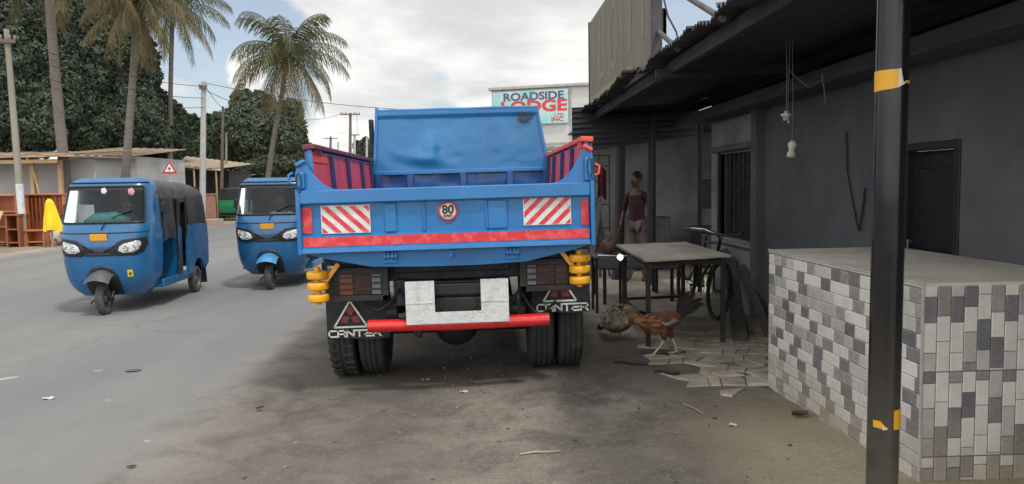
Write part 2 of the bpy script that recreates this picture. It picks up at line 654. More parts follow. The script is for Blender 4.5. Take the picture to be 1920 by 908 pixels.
# chassis
ch = MB()
for x in (XC - .38, XC + .38):
    ch.bb(x - .035, x + .035, 5.62, 10.9, .66, .86, bevel=.008)
for y in (5.62, 6.9, 8.3):
    ch.bb(XC - .36, XC + .36, y, y + .07, .68, .84, bevel=.008)
ch.bb(XC - .45, XC + .45, 5.70, 8.4, .90, .98, bevel=.01)
ch.bb(XC - .88, XC + .88, 5.72, 5.78, .84, 1.05, bevel=.01)  # added plate that keeps the gap under the bed dark
ch.bb(XC - .95, XC + .95, 5.62, 5.70, .985, 1.06, bevel=.008)
ch.cyl((XC, 6.9, .72), (XC, 8.0, .95), .07, seg=14)
P(ch, 'chassis', chassis_blue)
ax = MB()
ax.cyl((XC - .9, 6.3, .385), (XC + .9, 6.3, .385), .065, seg=14)
ax.ball((XC, 6.3, .385), (.19, .17, .18), 16, 10)
ax.cyl((XC, 6.4, .4), (XC, 9.0, .55), .04, seg=10)
P(ax, 'rear_axle', under_black)
for sx in (-1, 1):
    sp = MB()
    x = XC + sx * .46
    for k in range(6):
        L = .66 - k * .09
        sp.tube([(x, 6.3 + L * t, .50 + .012 * (5 - k) + .13 * abs(t) ** 2) for t in (-1, -.6, -.2, .2, .6, 1)], .03, 6, flat=.25)
    sp.bb(x - .04, x + .04, 5.68, 5.76, .50, .70)
    sp.cyl((x - .04, 5.70, .60), (x + .04, 5.70, .60), .05, seg=12)
    P(sp, 'leaf_spring', under_black)
dg = MB()
dg.bb(XC - .30, XC - .24, 5.68, 5.72, .40, .62, bevel=.012)
dg.cyl((XC - .27, 5.70, .40), (XC - .26, 5.72, .47), .028, seg=8)
dg.tube([(XC - .1, 5.75, .6), (XC - .08, 5.75, .47), (XC + .02, 5.76, .45), (XC + .1, 5.78, .6)], .014, 6)
dg.bb(XC - .02, XC + .02, 5.70, 5.74, .43, .6, bevel=.01)
P(dg, 'tow_fitting', under_black)

for x0, x1, z0, z1, sg in ((-.62, -.35, .78, .72, .16), (.05, .30, .74, .80, .14), (-.9, -.62, .70, .80, .10), (.30, .55, .72, .66, .12)):
    hs_ = MB()
    hs_.tube([(x0 + (x1 - x0) * i / 10, 5.60 + .03 * math.sin(i), z0 + (z1 - z0) * i / 10 - sg * math.sin(PI * i / 10)) for i in range(11)], .011, 6)
    P(hs_, 'hose', under_black)
# wheels
RT, WT = .385, .205


def tyre_prof(R, w):
    h = w / 2
    return [(R * .60, -h * .62), (R * .63, -h * .85), (R * .78, -h * 1.0), (R * .90, -h * .98), (R * .965, -h * .86), (R * .985, -h * .74),
            (R * .99, -h * .45), (R * .975, -h * .43), (R * .975, -h * .36), (R, -h * .34), (R, -h * .04), (R * .982, -h * .03), (R * .982, h * .03),
            (R, h * .04), (R, h * .34), (R * .975, h * .36), (R * .975, h * .43), (R * .99, h * .45), (R * .985, h * .74), (R * .965, h * .86),
            (R * .90, h * .98), (R * .78, h * 1.0), (R * .63, h * .85), (R * .60, h * .62)]


def wheel(parent, c, R, w, lugs=0, world=True, face=1, rm=None):
    mt = Matrix.Translation(c) @ AXX
    m = MB()
    h = w / 2 * .62
    m.lathe([(R * .60, -h), (R * .585, -h * .4), (R * .585, h * .4), (R * .60, h)], mt, 28)
    m.lathe([(R * .59, -h * .3 * face), (R * .40, h * .3 * face), (R * .30, h * .55 * face), (R * .16, h * .55 * face), (R * .15, h * 1.1 * face), (.001, h * 1.15 * face)], mt, 28)
    for k in range(6):
        a = 2 * PI * k / 6
        q = Vector((R * .23 * math.cos(a), R * .23 * math.sin(a), h * .5 * face))
        m.cyl(mt @ q, mt @ (q + Vector((0, 0, .03 * face))), .012, seg=6)
    wh = m.build('wheel', rm or rim_mat, parent, world=world)
    t = MB()
    t.lathe(tyre_prof(R, w), mt, 48)
    for k in range(lugs):
        a = 2 * PI * k / lugs
        for sd in (-1, 1):
            aa = a + (PI / lugs if sd > 0 else 0)
            R3 = mt @ Matrix.Rotation(aa, 4, 'Z') @ Matrix.Translation((R * .988, 0, sd * w * .30))
            b = MB().box((0, 0, 0), (R * .06, R * .075, w * .36), (0, 0, 0), 0, .004, 1)
            t.add([R3 @ Vector(v) for v in b.v], b.f)
    t.build('tyre', rubber, wh, world=world)
    return wh


for sx in (-1, 1):
    for off in (.69, .925):
        wheel(truck, (XC + .015 + sx * off, 6.3, RT), RT, WT, 30 if sx < 0 and off > .8 else 0, True, sx if off > .8 else -sx)
    wheel(truck, (XC + sx * .80, 9.75, RT), RT, WT, 0, True, sx)

# mud flaps with lettering
GL = {'C': [((0, 1), (1, 1)), ((0, 0), (0, 1)), ((0, 0), (1, 0))],
      'A': [((0, 0), (0, 1)), ((0, 1), (1, 1)), ((1, 0), (1, 1)), ((.28, .42), (1, .42))],
      'N': [((0, 0), (0, 1)), ((0, 1), (1, 0)), ((1, 0), (1, 1))],
      'T': [((-.05, 1), (1.05, 1)), ((.5, 0), (.5, .8))],
      'E': [((0, 1), (1, 1)), ((0, .5), (.95, .5)), ((0, 0), (1, 0)), ((0, 0), (0, .5))],
      'R': [((0, 0), (0, .6)), ((0, 1), (1, 1)), ((1, .45), (1, 1)), ((0, .45), (1, .45)), ((.55, .45), (1, 0))]}


def block_text(mb, word, x0, z0, w, h, y, th):
    n = len(word)
    cw = w / (n + (n - 1) * .28)
    for i, c in enumerate(word):
        ox = x0 + i * cw * 1.28
        for (a, b), (c_, d) in GL[c]:
            p, q = Vector((ox + a * cw, y, z0 + b * h)), Vector((ox + c_ * cw, y, z0 + d * h))
            dd = (q - p).normalized() * th * .5
            mb.beam(p - dd, q + dd, th, .002, up=(0, 1, 0), bevel=0)


def flap(x0, x1, z0, z1, y, tri, word):
    m = MB()

    def fn(u, v):
        x = x0 + (x1 - x0) * u
        return (x, y + .012 * math.sin(u * 5 + 1) * (1 - v), z0 + (z1 - z0) * v + .006 * math.sin(u * 7) * (1 - v))
    us, vs = [i / 12 for i in range(13)], [i / 8 for i in range(9)]
    m.grid(fn, us, vs)
    m.grid(lambda u, v: Vector(fn(u, v)) + Vector((0, .012, 0)), us, vs)
    f = P(m, 'mud_flap', flap_rub)
    cx, zb, hw, hh = tri
    e = MB()
    yy = y - .016
    A, B, C = Vector((cx - hw, yy, zb)), Vector((cx + hw, yy, zb)), Vector((cx, yy, zb + hh))
    for p, q in ((A, B), (B, C), (C, A)):
        e.beam(p, q, .014, .002, up=(0, 1, 0), bevel=0)
    P(e, 'triangle_outline', white_pnt, f)
    d = MB()
    k = hh * .44
    ce = Vector((cx, yy + .001, zb + hh * .40))
    for a in (90, 210, 330):
        u = Vector((math.cos(rad(a)), 0, math.sin(rad(a))))
        n_ = Vector((-u.z, 0, u.x))
        t3 = math.tan(rad(36))
        q = [ce + u * .004, ce + u * k * .5 + n_ * k * .5 * t3, ce + u * k * 1.0, ce + u * k * .5 - n_ * k * .5 * t3]
        d.add(q, [(0, 1, 2, 3)])
    P(d, 'diamond_emblem', dull_red, f)
    t = MB()
    block_text(t, word[0], word[1], word[2], word[3], word[4], yy, .0125)
    P(t, 'lettering', white_pnt, f)


flap(-1.225, -.735, .385, .86, 5.82, (-1.035, .482, .128, .205), ('CANTER', -1.205, .408, .40, .046))
flap(.385, .845, .535, .88, 5.82, (.605, .628, .130, .205), ('CANTER', .425, .550, .40, .052))

# lamp clusters
for sx, x0, x1, z0, z1 in ((-1, -1.135, -.70, .715, .965), (1, .285, .745, .742, .985)):
    m = MB()
    m.bb(x0, x1, 5.60, 5.66, z0, z1, bevel=.006)
    w = .05
    xi = x1 if sx < 0 else x0
    m.bb(min(xi, xi + sx * w), max(xi, xi + sx * w), 5.575, 5.602, z0, z1, bevel=.005)
    m.bb(x0, x1, 5.575, 5.602, z0, z0 + .045, bevel=.005)
    for k in range(4):
        zz = z0 + .085 + k * .045
        m.bb(x0 + .01, x1 - .01, 5.562, 5.58, zz, zz + .012, bevel=.002)
    box = P(m, 'lamp_cluster', lamp_box)
    a, b = (x1 - .055, x1 - .125) if sx < 0 else (x0 + .055, x0 + .125)
    for nm, mt_, xa, xb in (('reverse_lens', lens_white, a, b), ('brake_lens', lens_red, b + sx * .004, b + sx * .135), ('turn_lens', lens_amber if sx < 0 else lens_red, b + sx * .139, b + sx * .24)):
        l = MB()
        l.bb(min(xa, xb), max(xa, xb), 5.578, 5.602, z0 + .05, z0 + .20, bevel=.004)
        P(l, nm, mt_, box)
    nm = 'side_lens'
# yellow roller bumpers
for sx, x, zs in ((-1, -1.205, (.932, .850, .763)), (1, .727, (.993, .910, .828))):
    m = MB()
    for z in zs:
        m.lathe([(.02, -.029), (.066, -.029), (.0755, -.023), (.078, -.017), (.078, .017), (.0755, .023), (.066, .029), (.02, .029)], Matrix.Translation((x, 5.50, z)), 28)
    m.cyl((x, 5.50, zs[2] - .05), (x, 5.50, zs[0] + .06), .022, seg=12)
    m.beam((x - sx * .03, 5.515, zs[1]), (x - sx * .15, 5.53, zs[0] + .075), .035, .012, up=(0, 1, 0))
    P(m, 'roller_bumper', yellow_pnt)

ub = MB()
ub.tube([(-.855, 5.52, .535), (-.18, 5.52, .528), (.492, 5.52, .538)], .047, 20)
P(ub, 'underrun_bar', red_bar)
pl = MB()
pl.prism([(-.565, .545), (.192, .545), (.192, .865), (-.012, .865), (-.012, .632), (-.352, .632), (-.352, .865), (-.565, .865)], 5.455, 5.463, 'xz')
pl.prism([(-.565, .70), (-.352, .70), (-.352, .705), (-.565, .705)], 5.449, 5.455, 'xz')
pl.prism([(-.012, .70), (.192, .70), (.192, .705), (-.012, .705)], 5.449, 5.455, 'xz')
P(pl, 'number_plate_holder', silver_plate)
ib = MB()
ib.bb(-.36, 0, 5.57, 5.60, .60, .72, bevel=.01)
ib.bb(-.40, .03, 5.55, 5.60, .735, .83, bevel=.015)
for x in (-.31, -.06):
    ib.cyl((x, 5.555, .675), (x, 5.575, .675), .02, seg=10)
    ib.bb(x - .012, x + .012, 5.55, 5.57, .64, .72, bevel=.004)
P(ib, 'tow_crossmember', M('greasy steel', (.03, .035, .04), (.05, .05, .05), rough=.4, metal=.5))

# cab
cb = MB()


def cabsec(y, x_in, z0, z1):
    h = .86 - x_in
    return [(XC - h, y, z0), (XC + h, y, z0), (XC + h, y, z1), (XC - h, y, z1)]


prof = [(8.66, .75), (8.66, 2.20), (8.85, 2.27), (9.85, 2.27), (10.05, 2.20), (10.35, 1.45), (10.42, 1.2), (10.42, .62), (10.15, .58), (10.12, .85), (9.38, .85), (9.35, .75)]
cb.prism(prof, XC - .87, XC + .87, 'yz')
cab = P(cb, 'cab', blue_truck)
wn = MB()
wn.bb(XC - .62, XC + .62, 8.650, 8.657, 1.5, 2.1, bevel=.002)
for sx in (-1, 1):
    wn.prism([(9.05, 1.5), (9.05, 2.12), (9.8, 2.12), (10.15, 1.5)], XC + sx * .872, XC + sx * .877, 'yz')
wn.add([(XC - .78, 10.345, 1.48), (XC + .78, 10.345, 1.48), (XC + .74, 10.075, 2.17), (XC - .74, 10.075, 2.17)], [(0, 1, 2, 3)])
P(wn, 'cab_window', M('cab glass', (.02, .03, .035), rough=.1, coat=.6), cab)
mr = MB()
for sx in (-1, 1):
    mr.tube([(XC + sx * .87, 10.0, 1.95), (XC + sx * 1.02, 10.15, 1.9), (XC + sx * 1.02, 10.15, 1.5)], .012, 6)
    mr.box((XC + sx * 1.02, 10.13, 1.72), (.15, .05, .28), None, 0, .02)
P(mr, 'mirror', under_black, cab)
truck.rotation_euler.y = rad(-.75)

# ------------------------------------------------------------------ people (skinned figures)
skin_mat = M('brown skin', (.10, .052, .035), (.075, .038, .025), rough=.55, scale=12)
hair_mat = M('black hair', (.008, .007, .007), rough=.8)
eye_mat = M('eye white', (.55, .53, .5), rough=.3)


def skinned(name, joints, edges, mat, parent, sub=1, extra=None):
    names = list(joints)
    me = bpy.data.meshes.new(name)
    me.from_pydata([joints[n][0] for n in names], [(names.index(a), names.index(b)) for a, b in edges], [])
    ob = bpy.data.objects.new(name, me)
    COL.objects.link(ob)
    ob.modifiers.new('skin', 'SKIN')
    for i, n in enumerate(names):
        r = joints[n][1]
        me.skin_vertices[0].data[i].radius = r if isinstance(r, tuple) else (r, r)
        me.skin_vertices[0].data[i].use_root = (i == 0)
    if sub:
        sm = ob.modifiers.new('sub', 'SUBSURF')
        sm.levels = sm.render_levels = sub
    ev = ob.evaluated_get(bpy.context.evaluated_depsgraph_get())
    nm = ev.to_mesh()
    mb = MB()
    mb.add([v.co.copy() for v in nm.vertices], [list(p.vertices) for p in nm.polygons], 0, True)
    ev.to_mesh_clear()
    bpy.data.objects.remove(ob)
    if extra:
        extra(mb)
    return mb.build(name, mat, parent)


def hand_fingers(mb, wrist, d, side):
    """palm continues the forearm; five unequal curled fingers and a thumb off the palm's side"""
    d = Vector(d).normalized()
    s_ = Vector(side).normalized()
    n = d.cross(s_)
    w = Vector(wrist)
    mb.loft([w, w + d * .03, w + d * .07, w + d * .085], [(.022, .020), (.036, .016), (.040, .014), (.034, .011)], 10, up=n)
    for k, L in enumerate((.068, .078, .072, .055)):
        b = w + d * .075 + s_ * (.028 - .0185 * k)
        mb.tube([b, b + d * L * .42, b + d * L * .75 + n * L * .18, b + d * L * .92 + n * L * .42], [.0095, .009, .008, .006], 7)
    b = w + d * .025 + s_ * .028
    mb.tube([b, b + d * .022 + s_ * .02, b + d * .05 + s_ * .026 + n * .008, b + d * .07 + s_ * .022 + n * .014], [.012, .0105, .0095, .007], 7)


def head_extra(mb, c, f, h=.23):
    """skull, jaw, nose, ears around centre c facing f"""
    f = Vector(f).normalized()
    up = Vector((0, 0, 1))
    s_ = f.cross(up).normalized()
    R = Matrix((s_, f, up)).transposed().to_4x4()
    T_ = Matrix.Translation(c) @ R
    b = MB()
    b.ball((0, 0, .02), (.074, .094, .105), 20, 14)
    b.loft([(0, .035, -.115), (0, .030, -.085), (0, .022, -.04), (0, .012, 0)], [(.022, .028), (.046, .055), (.060, .068), (.068, .08)], 14, up=(0, 1, 0))
    b.loft([(0, .082, .03), (0, .100, .0), (0, .113, -.022), (0, .095, -.032)], [(.008, .006), (.011, .009), (.016, .012), (.012, .006)], 8, up=(0, 1, 0))
    for sx in (-1, 1):
        b.ball((sx * .076, -.005, .0), (.010, .022, .032), 8, 6)
    b.loft([(-.026, .083, -.062), (0, .094, -.060), (.026, .083, -.062)], [(.004, .004), (.008, .009), (.004, .004)], 8)
    mb.add([T_ @ Vector(v) for v in b.v], b.f, 0, True)
    return T_


def face_bits(T_, body, hair_len=0):
    e = MB()
    for sx in (-1, 1):
        e.ball(T_ @ Vector((sx * .031, .080, .012)), .013, 10, 6)
        e.ball(T_ @ Vector((sx * .031, .090, .012)), .006, 8, 5, mi=1)
    e.build('eyes', [eye_mat, hair_mat], body)
    hm = MB()
    b = MB()
    b.ball((0, -.014, .045), (.083, .098, .098), 18, 12, amp=.04, nscale=6)
    hm.add([T_ @ Vector(v) for v in b.v if True], b.f, 0, True)
    hm.build('hair', hair_mat, body)


def driver(label, loc, shirt):
    """seated at the handlebar, facing -y; origin on the seat"""
    r = thing('person', label, 'person', loc)
    J = {'pelvis': ((0, 0, .10), (.13, .10)), 'waist': ((0, -.01, .24), (.115, .085)), 'chest': ((0, -.03, .42), (.14, .095)), 'neck0': ((0, -.035, .55), .06), 'neck': ((0, -.04, .61), .045), 'head': ((0, -.055, .70), .05)}
    E = [('pelvis', 'waist'), ('waist', 'chest'), ('chest', 'neck0'), ('neck0', 'neck'), ('neck', 'head')]
    for n, sx in (('l', -1), ('r', 1)):
        J.update({n + 'sh': ((sx * .17, -.03, .50), .052), n + 'el': ((sx * .235, -.20, .36), .040), n + 'wr': ((sx * .24, -.43, .50), .026),
                  n + 'hip': ((sx * .09, -.04, .085), .078), n + 'kn': ((sx * .15, -.43, .09), .056), n + 'an': ((sx * .15, -.46, -.30), .038), n + 'to': ((sx * .15, -.62, -.345), .03)})
        E += [('neck0', n + 'sh'), (n + 'sh', n + 'el'), (n + 'el', n + 'wr'), ('pelvis', n + 'hip'), (n + 'hip', n + 'kn'), (n + 'kn', n + 'an'), (n + 'an', n + 'to')]
    TT = []

    def ex(mb):
        TT.append(head_extra(mb, Vector((0, -.06, .74)), (0, -1, -.05)))
        for sx in (-1, 1):
            hand_fingers(mb, (sx * .24, -.42, .50), (-sx * .1, -1, .05), (-sx, 0, .2))
    body = skinned('body', J, E, skin_mat, r, 1, ex)
    face_bits(TT[0], body)
    g = 1.16

    def sub(keys, f=1.0):
        return {k: (J[k][0], tuple(x * g * f for x in J[k][1]) if isinstance(J[k][1], tuple) else J[k][1] * g * f) for k in keys}
    K = ['chest', 'waist', 'neck0', 'lsh', 'rsh', 'lel', 'rel', 'pelvis']
    js = sub(K)
    for n in 'lr':
        a, b = Vector(J[n + 'sh'][0]), Vector(J[n + 'el'][0])
        js[n + 'el'] = (tuple(a.lerp(b, .85)), .058)
    skinned('shirt', js, [('pelvis', 'waist'), ('waist', 'chest'), ('chest', 'neck0'), ('neck0', 'lsh'), ('neck0', 'rsh'), ('lsh', 'lel'), ('rsh', 'rel')], shirt, body)
    kt = ['pelvis', 'lhip', 'rhip', 'lkn', 'rkn', 'lan', 'ran']
    skinned('trousers', sub(kt), [('pelvis', 'lhip'), ('pelvis', 'rhip'), ('lhip', 'lkn'), ('rhip', 'rkn'), ('lkn', 'lan'), ('rkn', 'ran')],
            M('dark trousers', (.02, .022, .03), rough=.85), body)
    return r


# ------------------------------------------------------------------ auto rickshaw
HW = [(.22, .44), (.28, .52), (.36, .58), (.48, .615), (.62, .635), (.85, .645), (1.0, .65), (1.15, .645), (1.35, .625), (1.55, .60), (1.64, .585), (1.68, .565), (1.715, .52), (1.735, .44)]
YF = [(.22, .06), (.30, -.05), (.42, -.13), (.60, -.175), (.85, -.20), (1.02, -.18), (1.10, -.15), (1.16, -.12), (1.35, -.03), (1.55, .055), (1.64, .085), (1.68, .115), (1.715, .17), (1.735, .26)]
YS = .44
NE = 4.0


def smooth_tab(tab, z):
    return (lerp_tab(tab, z - .03) + lerp_tab(tab, z) * 2 + lerp_tab(tab, z + .03)) / 4


def fy(x, z, off=0.0):
    w, yf = smooth_tab(HW, z), smooth_tab(YF, z)
    k = max(0.0, 1 - abs(x / w) ** NE) ** (1 / NE)
    return YS - (YS - yf) * k - off


def patch(mb, poly, off, mi=0, rings=7, center=None, side=1):
    """star-shaped front-view polygon (x, z) laid on the bodyshell"""
    c = center or (sum(p[0] for p in poly) / len(poly), sum(p[1] for p in poly) / len(poly))
    dense = []
    n = len(poly)
    for i in range(n):
        a, b = poly[i], poly[(i + 1) % n]
        for k in range(4):
            dense.append((a[0] + (b[0] - a[0]) * k / 4, a[1] + (b[1] - a[1]) * k / 4))
    m = len(dense)
    vs = [(c[0], fy(c[0], c[1], off), c[1])]
    for r in range(1, rings + 1):
        for x, z in dense:
            xx, zz = c[0] + (x - c[0]) * r / rings, c[1] + (z - c[1]) * r / rings
            vs.append((xx, fy(xx, zz, off), zz))
    # rim back into the shell
    for x, z in dense:
        vs.append((x, fy(x, z, -.004), z))
    fs = [(0, 1 + (k + 1) % m, 1 + k) for k in range(m)]
    for r in range(rings):
        o = 1 + r * m
        for k in range(m):
            fs.append((o + k, o + (k + 1) % m, o + m + (k + 1) % m, o + m + k))
    mb.add(vs, fs, mi, True)


auto_glass = glass_mat('windscreen glass', (.62, .74, .80), .022, .07)
trim_black = M('black trim', (.010, .011, .013), rough=.5)
canopy_mat = M('black canopy vinyl', (.016, .017, .020), (.03, .03, .034), rough=.6, scale=5, bump=.15, bscale=14, dirt=(.07, .07, .072), dscale=3, dlo=.5, dhi=.85)
roof_grey = M('dusty canopy top', (.085, .087, .092), (.05, .05, .055), rough=.75, scale=4, bump=.15, bscale=10)
seat_mat = M('black vinyl seat', (.014, .014, .016), rough=.5)
hl_lens = M('headlamp lens', (.62, .64, .65), (.30, .31, .32), rough=.12, scale=14, lo=.45, hi=.6, coat=.8)
plate_yel = M('yellow number plate', (.78, .36, .02), (.70, .32, .03), rough=.45, scale=20)
dust_rub = M('dusty tyre', (.06, .058, .055), (.10, .095, .088), rough=.9, scale=14)


def make_auto(label, paint, guard, loc, yaw, canopy=canopy_mat, top=roof_grey, group='auto rickshaws on the road', drv=None, curtain=True, inner_teal=False):
    r = thing('auto_rickshaw', label, 'auto rickshaw', loc, group)
    # front shell, lofted; windscreen opening cut
    ang = [PI * i / 40 for i in range(41)]
    zs = [.22, .25, .28, .32, .36, .42, .48, .55, .62, .70, .80, .90, .98, 1.04, 1.10, 1.135, 1.165, 1.22, 1.28, 1.34, 1.40, 1.46, 1.52, 1.58, 1.62, 1.645, 1.665, 1.68, 1.70, 1.715, 1.728, 1.735]

    def sh(u, z, off=0.0):
        w, yf = smooth_tab(HW, z), smooth_tab(YF, z)
        c, s_ = math.cos(u), math.sin(u)
        x = w * math.copysign(abs(c) ** (2 / NE), c)
        k = abs(s_) ** (2 / NE)
        p = Vector((x, YS - (YS - yf) * k, z))
        if off:
            p += Vector((x * .6, -1.0 * k, 0)).normalized() * off
        return p
    i0, i1 = 8, 32        # columns of the opening
    j0, j1 = 16, 24
    b = MB()
    b.grid(sh, ang, zs, skip=lambda i, j: i0 <= i < i1 and j0 <= j < j1)
    b.grid(lambda u, z: sh(u, z) * .985 + Vector((0, .02, .004)), ang, zs, skip=lambda i, j: i0 <= i < i1 and j0 <= j < j1)
    # floor pan, sills, rear lower body, bulkhead
    b.bb(-.60, .60, .45, 2.40, .26, .31, bevel=.01)
    for sx in (-1, 1):
        b.bb(sx * .60, sx * .645, .42, 1.50, .265, .375, bevel=.015)
    b.bb(-.61, .61, 1.18, 1.22, .31, 1.0, bevel=.012)
    for sx in (-1, 1):
        b.bb(sx * .60, sx * .64, 1.16, 1.27, .36, 1.04, bevel=.012)
        # rear quarter with wheel arch cut-out
        arch = [(1.985 + .29 * math.cos(a), .24 + .29 * math.sin(a)) for a in [PI - PI * k / 14 for k in range(15)]]
        poly = [(1.50, .33), (1.69, .33)] + [p for p in arch if p[1] > .33] + [(2.30, .33), (2.50, .42), (2.53, .75), (2.49, 1.05), (1.56, 1.05)]
        b.prism(poly, sx * .60, sx * .655, 'yz')
        b.bb(sx * .652, sx * .66, 1.72, 2.46, .82, .835, bevel=.003)
    b.prism([(2.46, .36), (2.53, .42), (2.56, .75), (2.51, 1.05), (2.47, 1.05)], -.61, .61, 'yz')
    body = b.build('body', paint, r)
    # windscreen glass + rubber surround
    ws = MB()
    ws.grid(lambda u, z: sh(u, z, .006), ang[i0 - 0:i1 + 1], zs[j0:j1 + 1])
    ws.build('windscreen', auto_glass, r)
    rb = MB()
    loop = []
    ua, ub_, za, zb = ang[i0], ang[i1], zs[j0], zs[j1]
    for k in range(24):
        loop.append(sh(ua + (ub_ - ua) * (k + .8) / 24.6, za, .010))
    for k in range(12):
        loop.append(sh(ub_, za + (zb - za) * (k + .6) / 12.2, .010))
    for k in range(24):
        loop.append(sh(ub_ - (ub_ - ua) * (k + .8) / 24.6, zb, .010))
    for k in range(12):
        loop.append(sh(ua, zb - (zb - za) * (k + .6) / 12.2, .010))
    rb.tube(loop, .014, 6, closed=True)
    # corner fillets and the tinted band along the top
    rb.grid(lambda u, z: sh(u, z, .0075), ang[i0:i1 + 1], [1.575, 1.60, 1.62])
    # seam line under the screen
    rb.tube([Vector((x, fy(x, 1.035 + .02 * abs(x) ** 2, .003), 1.035 + .02 * abs(x) ** 2)) for x in [-.62 + 1.24 * k / 30 for k in range(31)]], .007, 5)
    # visor lip
    rb.tube([sh(PI * (.08 + .84 * k / 30), 1.672, .012) for k in range(31)], .009, 6)
    rb.build('rubber_trim', trim_black, r)
    wp = MB()
    q0, q1 = Vector((.03, fy(.03, 1.08, .02), 1.08)), Vector((.08, fy(.08, 1.18, .03), 1.18))
    wp.tube([q0, q1], .008, 6)
    pts = [Vector((x, fy(x, z, .03), z)) for x, z in ((.16, 1.22), (.28, 1.27), (.42, 1.32))]
    wp.tube(pts, .009, 6)
    wp.build('wiper', trim_black, r)
    # black lamp mask, grille, lamps
    mk = MB()
    patch(mk, [(-.34, .94), (-.2, .875), (-.15, .80), (.15, .80), (.2, .875), (.34, .94), (.30, .765), (.17, .75), (0, .747), (-.17, .75), (-.30, .765)], .007, center=(0, .785))
    for sx in (-1, 1):
        patch(mk, [(sx * .20, .82), (sx * .235, .91), (sx * .32, .95), (sx * .45, .965), (sx * .60, .98), (sx * .61, .885), (sx * .565, .785), (sx * .48, .75), (sx * .25, .747)], .009)
    mk.build('lamp_mask', trim_black, r)
    for k in range(3):
        pass
    gr = MB()
    for zz in (.768, .78, .845, .857):
        gr.tube([Vector((x, fy(x, zz, .012), zz)) for x in [-.15 + .3 * i / 8 for i in range(9)]], .003, 4)
    gr.text('TVS', .055, at((0, fy(0, .813, .012), .813)), 0, .002, .0015, 1.5)
    gr.build('grille', M('grille grey', (.09, .09, .095), rough=.4), r)
    for sx in (-1, 1):
        l = MB()
        patch(l, [(sx * .265, .81), (sx * .285, .865), (sx * .34, .90), (sx * .44, .92), (sx * .53, .935), (sx * .55, .895), (sx * .525, .83), (sx * .47, .79), (sx * .33, .783)], .016)
        hl = l.build('headlamp', hl_lens, r)
        for cx, rr in ((.36, .045), (.455, .05)):
            d = MB()
            zc = .848
            y0 = fy(sx * cx, zc, .0165)
            d.lathe([(rr, 0), (rr * .8, .004), (rr * .55, .0), (.001, .004)], Matrix.Translation((sx * cx, y0, zc)) @ FACE, 16)
            d.build('reflector', chrome, hl)
        ind = MB()
        ind.ball((sx * .515, fy(sx * .515, .865, .008), .865), (.022, .014, .03), 8, 6)
        ind.build('indicator', M('amber clear lens', (.55, .25, .08), rough=.2), hl)
    npl = MB()
    npl.box((0, fy(0, .985, .014), .985), (.235, .012, .085), (rad(8), 0, 0), 0, .004)
    pz = npl.build('number_plate', plate_yel, r)
    # black patch painted as the shade of the wheel arch, mudguard, fork, front wheel
    ac = MB()
    patch(ac, [(-.23, .24), (-.245, .36), (-.22, .50), (-.13, .60), (0, .63), (.13, .60), (.22, .50), (.245, .36), (.23, .24)], .005, center=(0, .38))
    ac.build('arch_shade_patch', trim_black, r)
    mg = MB()

    def gpt(u, v):      # u across, v over the wheel
        a = rad(42) + rad(110) * v
        rr = .345 - .075 * abs(u) ** 2.0
        return (u * .175, -math.cos(a) * rr - .04, .215 + math.sin(a) * rr + .015)
    mg.grid(gpt, [-1 + 2 * i / 10 for i in range(11)], [i / 12 for i in range(13)])
    mg.build('mudguard', guard, r)
    fk = MB()
    fk.cyl((-.11, 0, .2), (.11, 0, .2), .022, seg=10)
    for sx in (-1, 1):
        fk.tube([(sx * .10, .0, .2), (sx * .10, .12, .33), (sx * .06, .22, .5)], .024, 8)
    fk.tube([(-.10, -.02, .2), (-.16, -.04, .17), (-.17, -.05, .14)], .012, 6)
    fk.build('fork', trim_black, r)
    for c in ((0, 0, .2), (-.565, 1.985, .2), (.565, 1.985, .2)):
        mt = Matrix.Translation(c) @ AXX
        m = MB()
        m.lathe([(.125, -.05), (.12, -.02), (.05, .0), (.05, .04), (.001, .05)], mt, 20)
        m.lathe([(.125, .05), (.12, .02), (.05, .0), (.05, -.04), (.001, -.05)], mt, 20)
        w = m.build('wheel', M('auto rim', (.16, .16, .165), (.1, .1, .1), rough=.5, metal=.5), r)
        t = MB()
        t.lathe(tyre_prof(.2, .115), mt, 32)
        for k in range(26):
            for sd in (-1, 1):
                R3 = mt @ Matrix.Rotation(2 * PI * (k + .25 * sd) / 26, 4, 'Z') @ Matrix.Translation((.1985, 0, sd * .026))
                bx = MB().box((0, 0, 0), (.007, .026, .03), None, 0, 0)
                t.add([R3 @ Vector(v) for v in bx.v], bx.f)
        t.build('tyre', dust_rub, w)
    for sx in (-1, 1):
        f = MB()
        f.prism([(2.27, .40), (2.31, .40), (2.37, .12), (2.33, .11)], sx * .49, sx * .655, 'yz')
        f.build('rear_flap', trim_black, r)
    # canopy: roof from the screen back, closed rear
    cn = MB()

    def sec(u, y):
        w = .605
        zt = 1.725 - .055 * max(0, (y - .4) / 2) ** 1.5 - .10 * max(0, (y - 1.9) / .6) ** 2
        c, s_ = math.cos(u), math.sin(u)
        return (w * math.copysign(abs(c) ** .55, c), y, 1.45 + (zt - 1.45) * abs(s_) ** .55 + .006 * math.sin(y * 9 + u * 3))
    us = [PI * i / 28 for i in range(29)]
    ys = [.36, .5, .7, .9, 1.1, 1.3, 1.5, 1.7, 1.9, 2.1, 2.3, 2.42]
    cn.grid(sec, us, ys)
    cn.build('canopy_top', top, r)
    cr = MB()
    rear = lambda z: 2.47 - .05 * max(0, (z - .9) / .6)
    for sx in (-1, 1):
        cr.grid(lambda u, v: (sx * (.650 - .042 * v ** 1.5 + .008 * math.sin(u * 9)), 1.56 + (rear(1.04 + .44 * v) - 1.56) * u + .05 * (1 - u) * (v - .2), 1.04 + .44 * v), [i / 10 for i in range(11)], [i / 8 for i in range(9)])
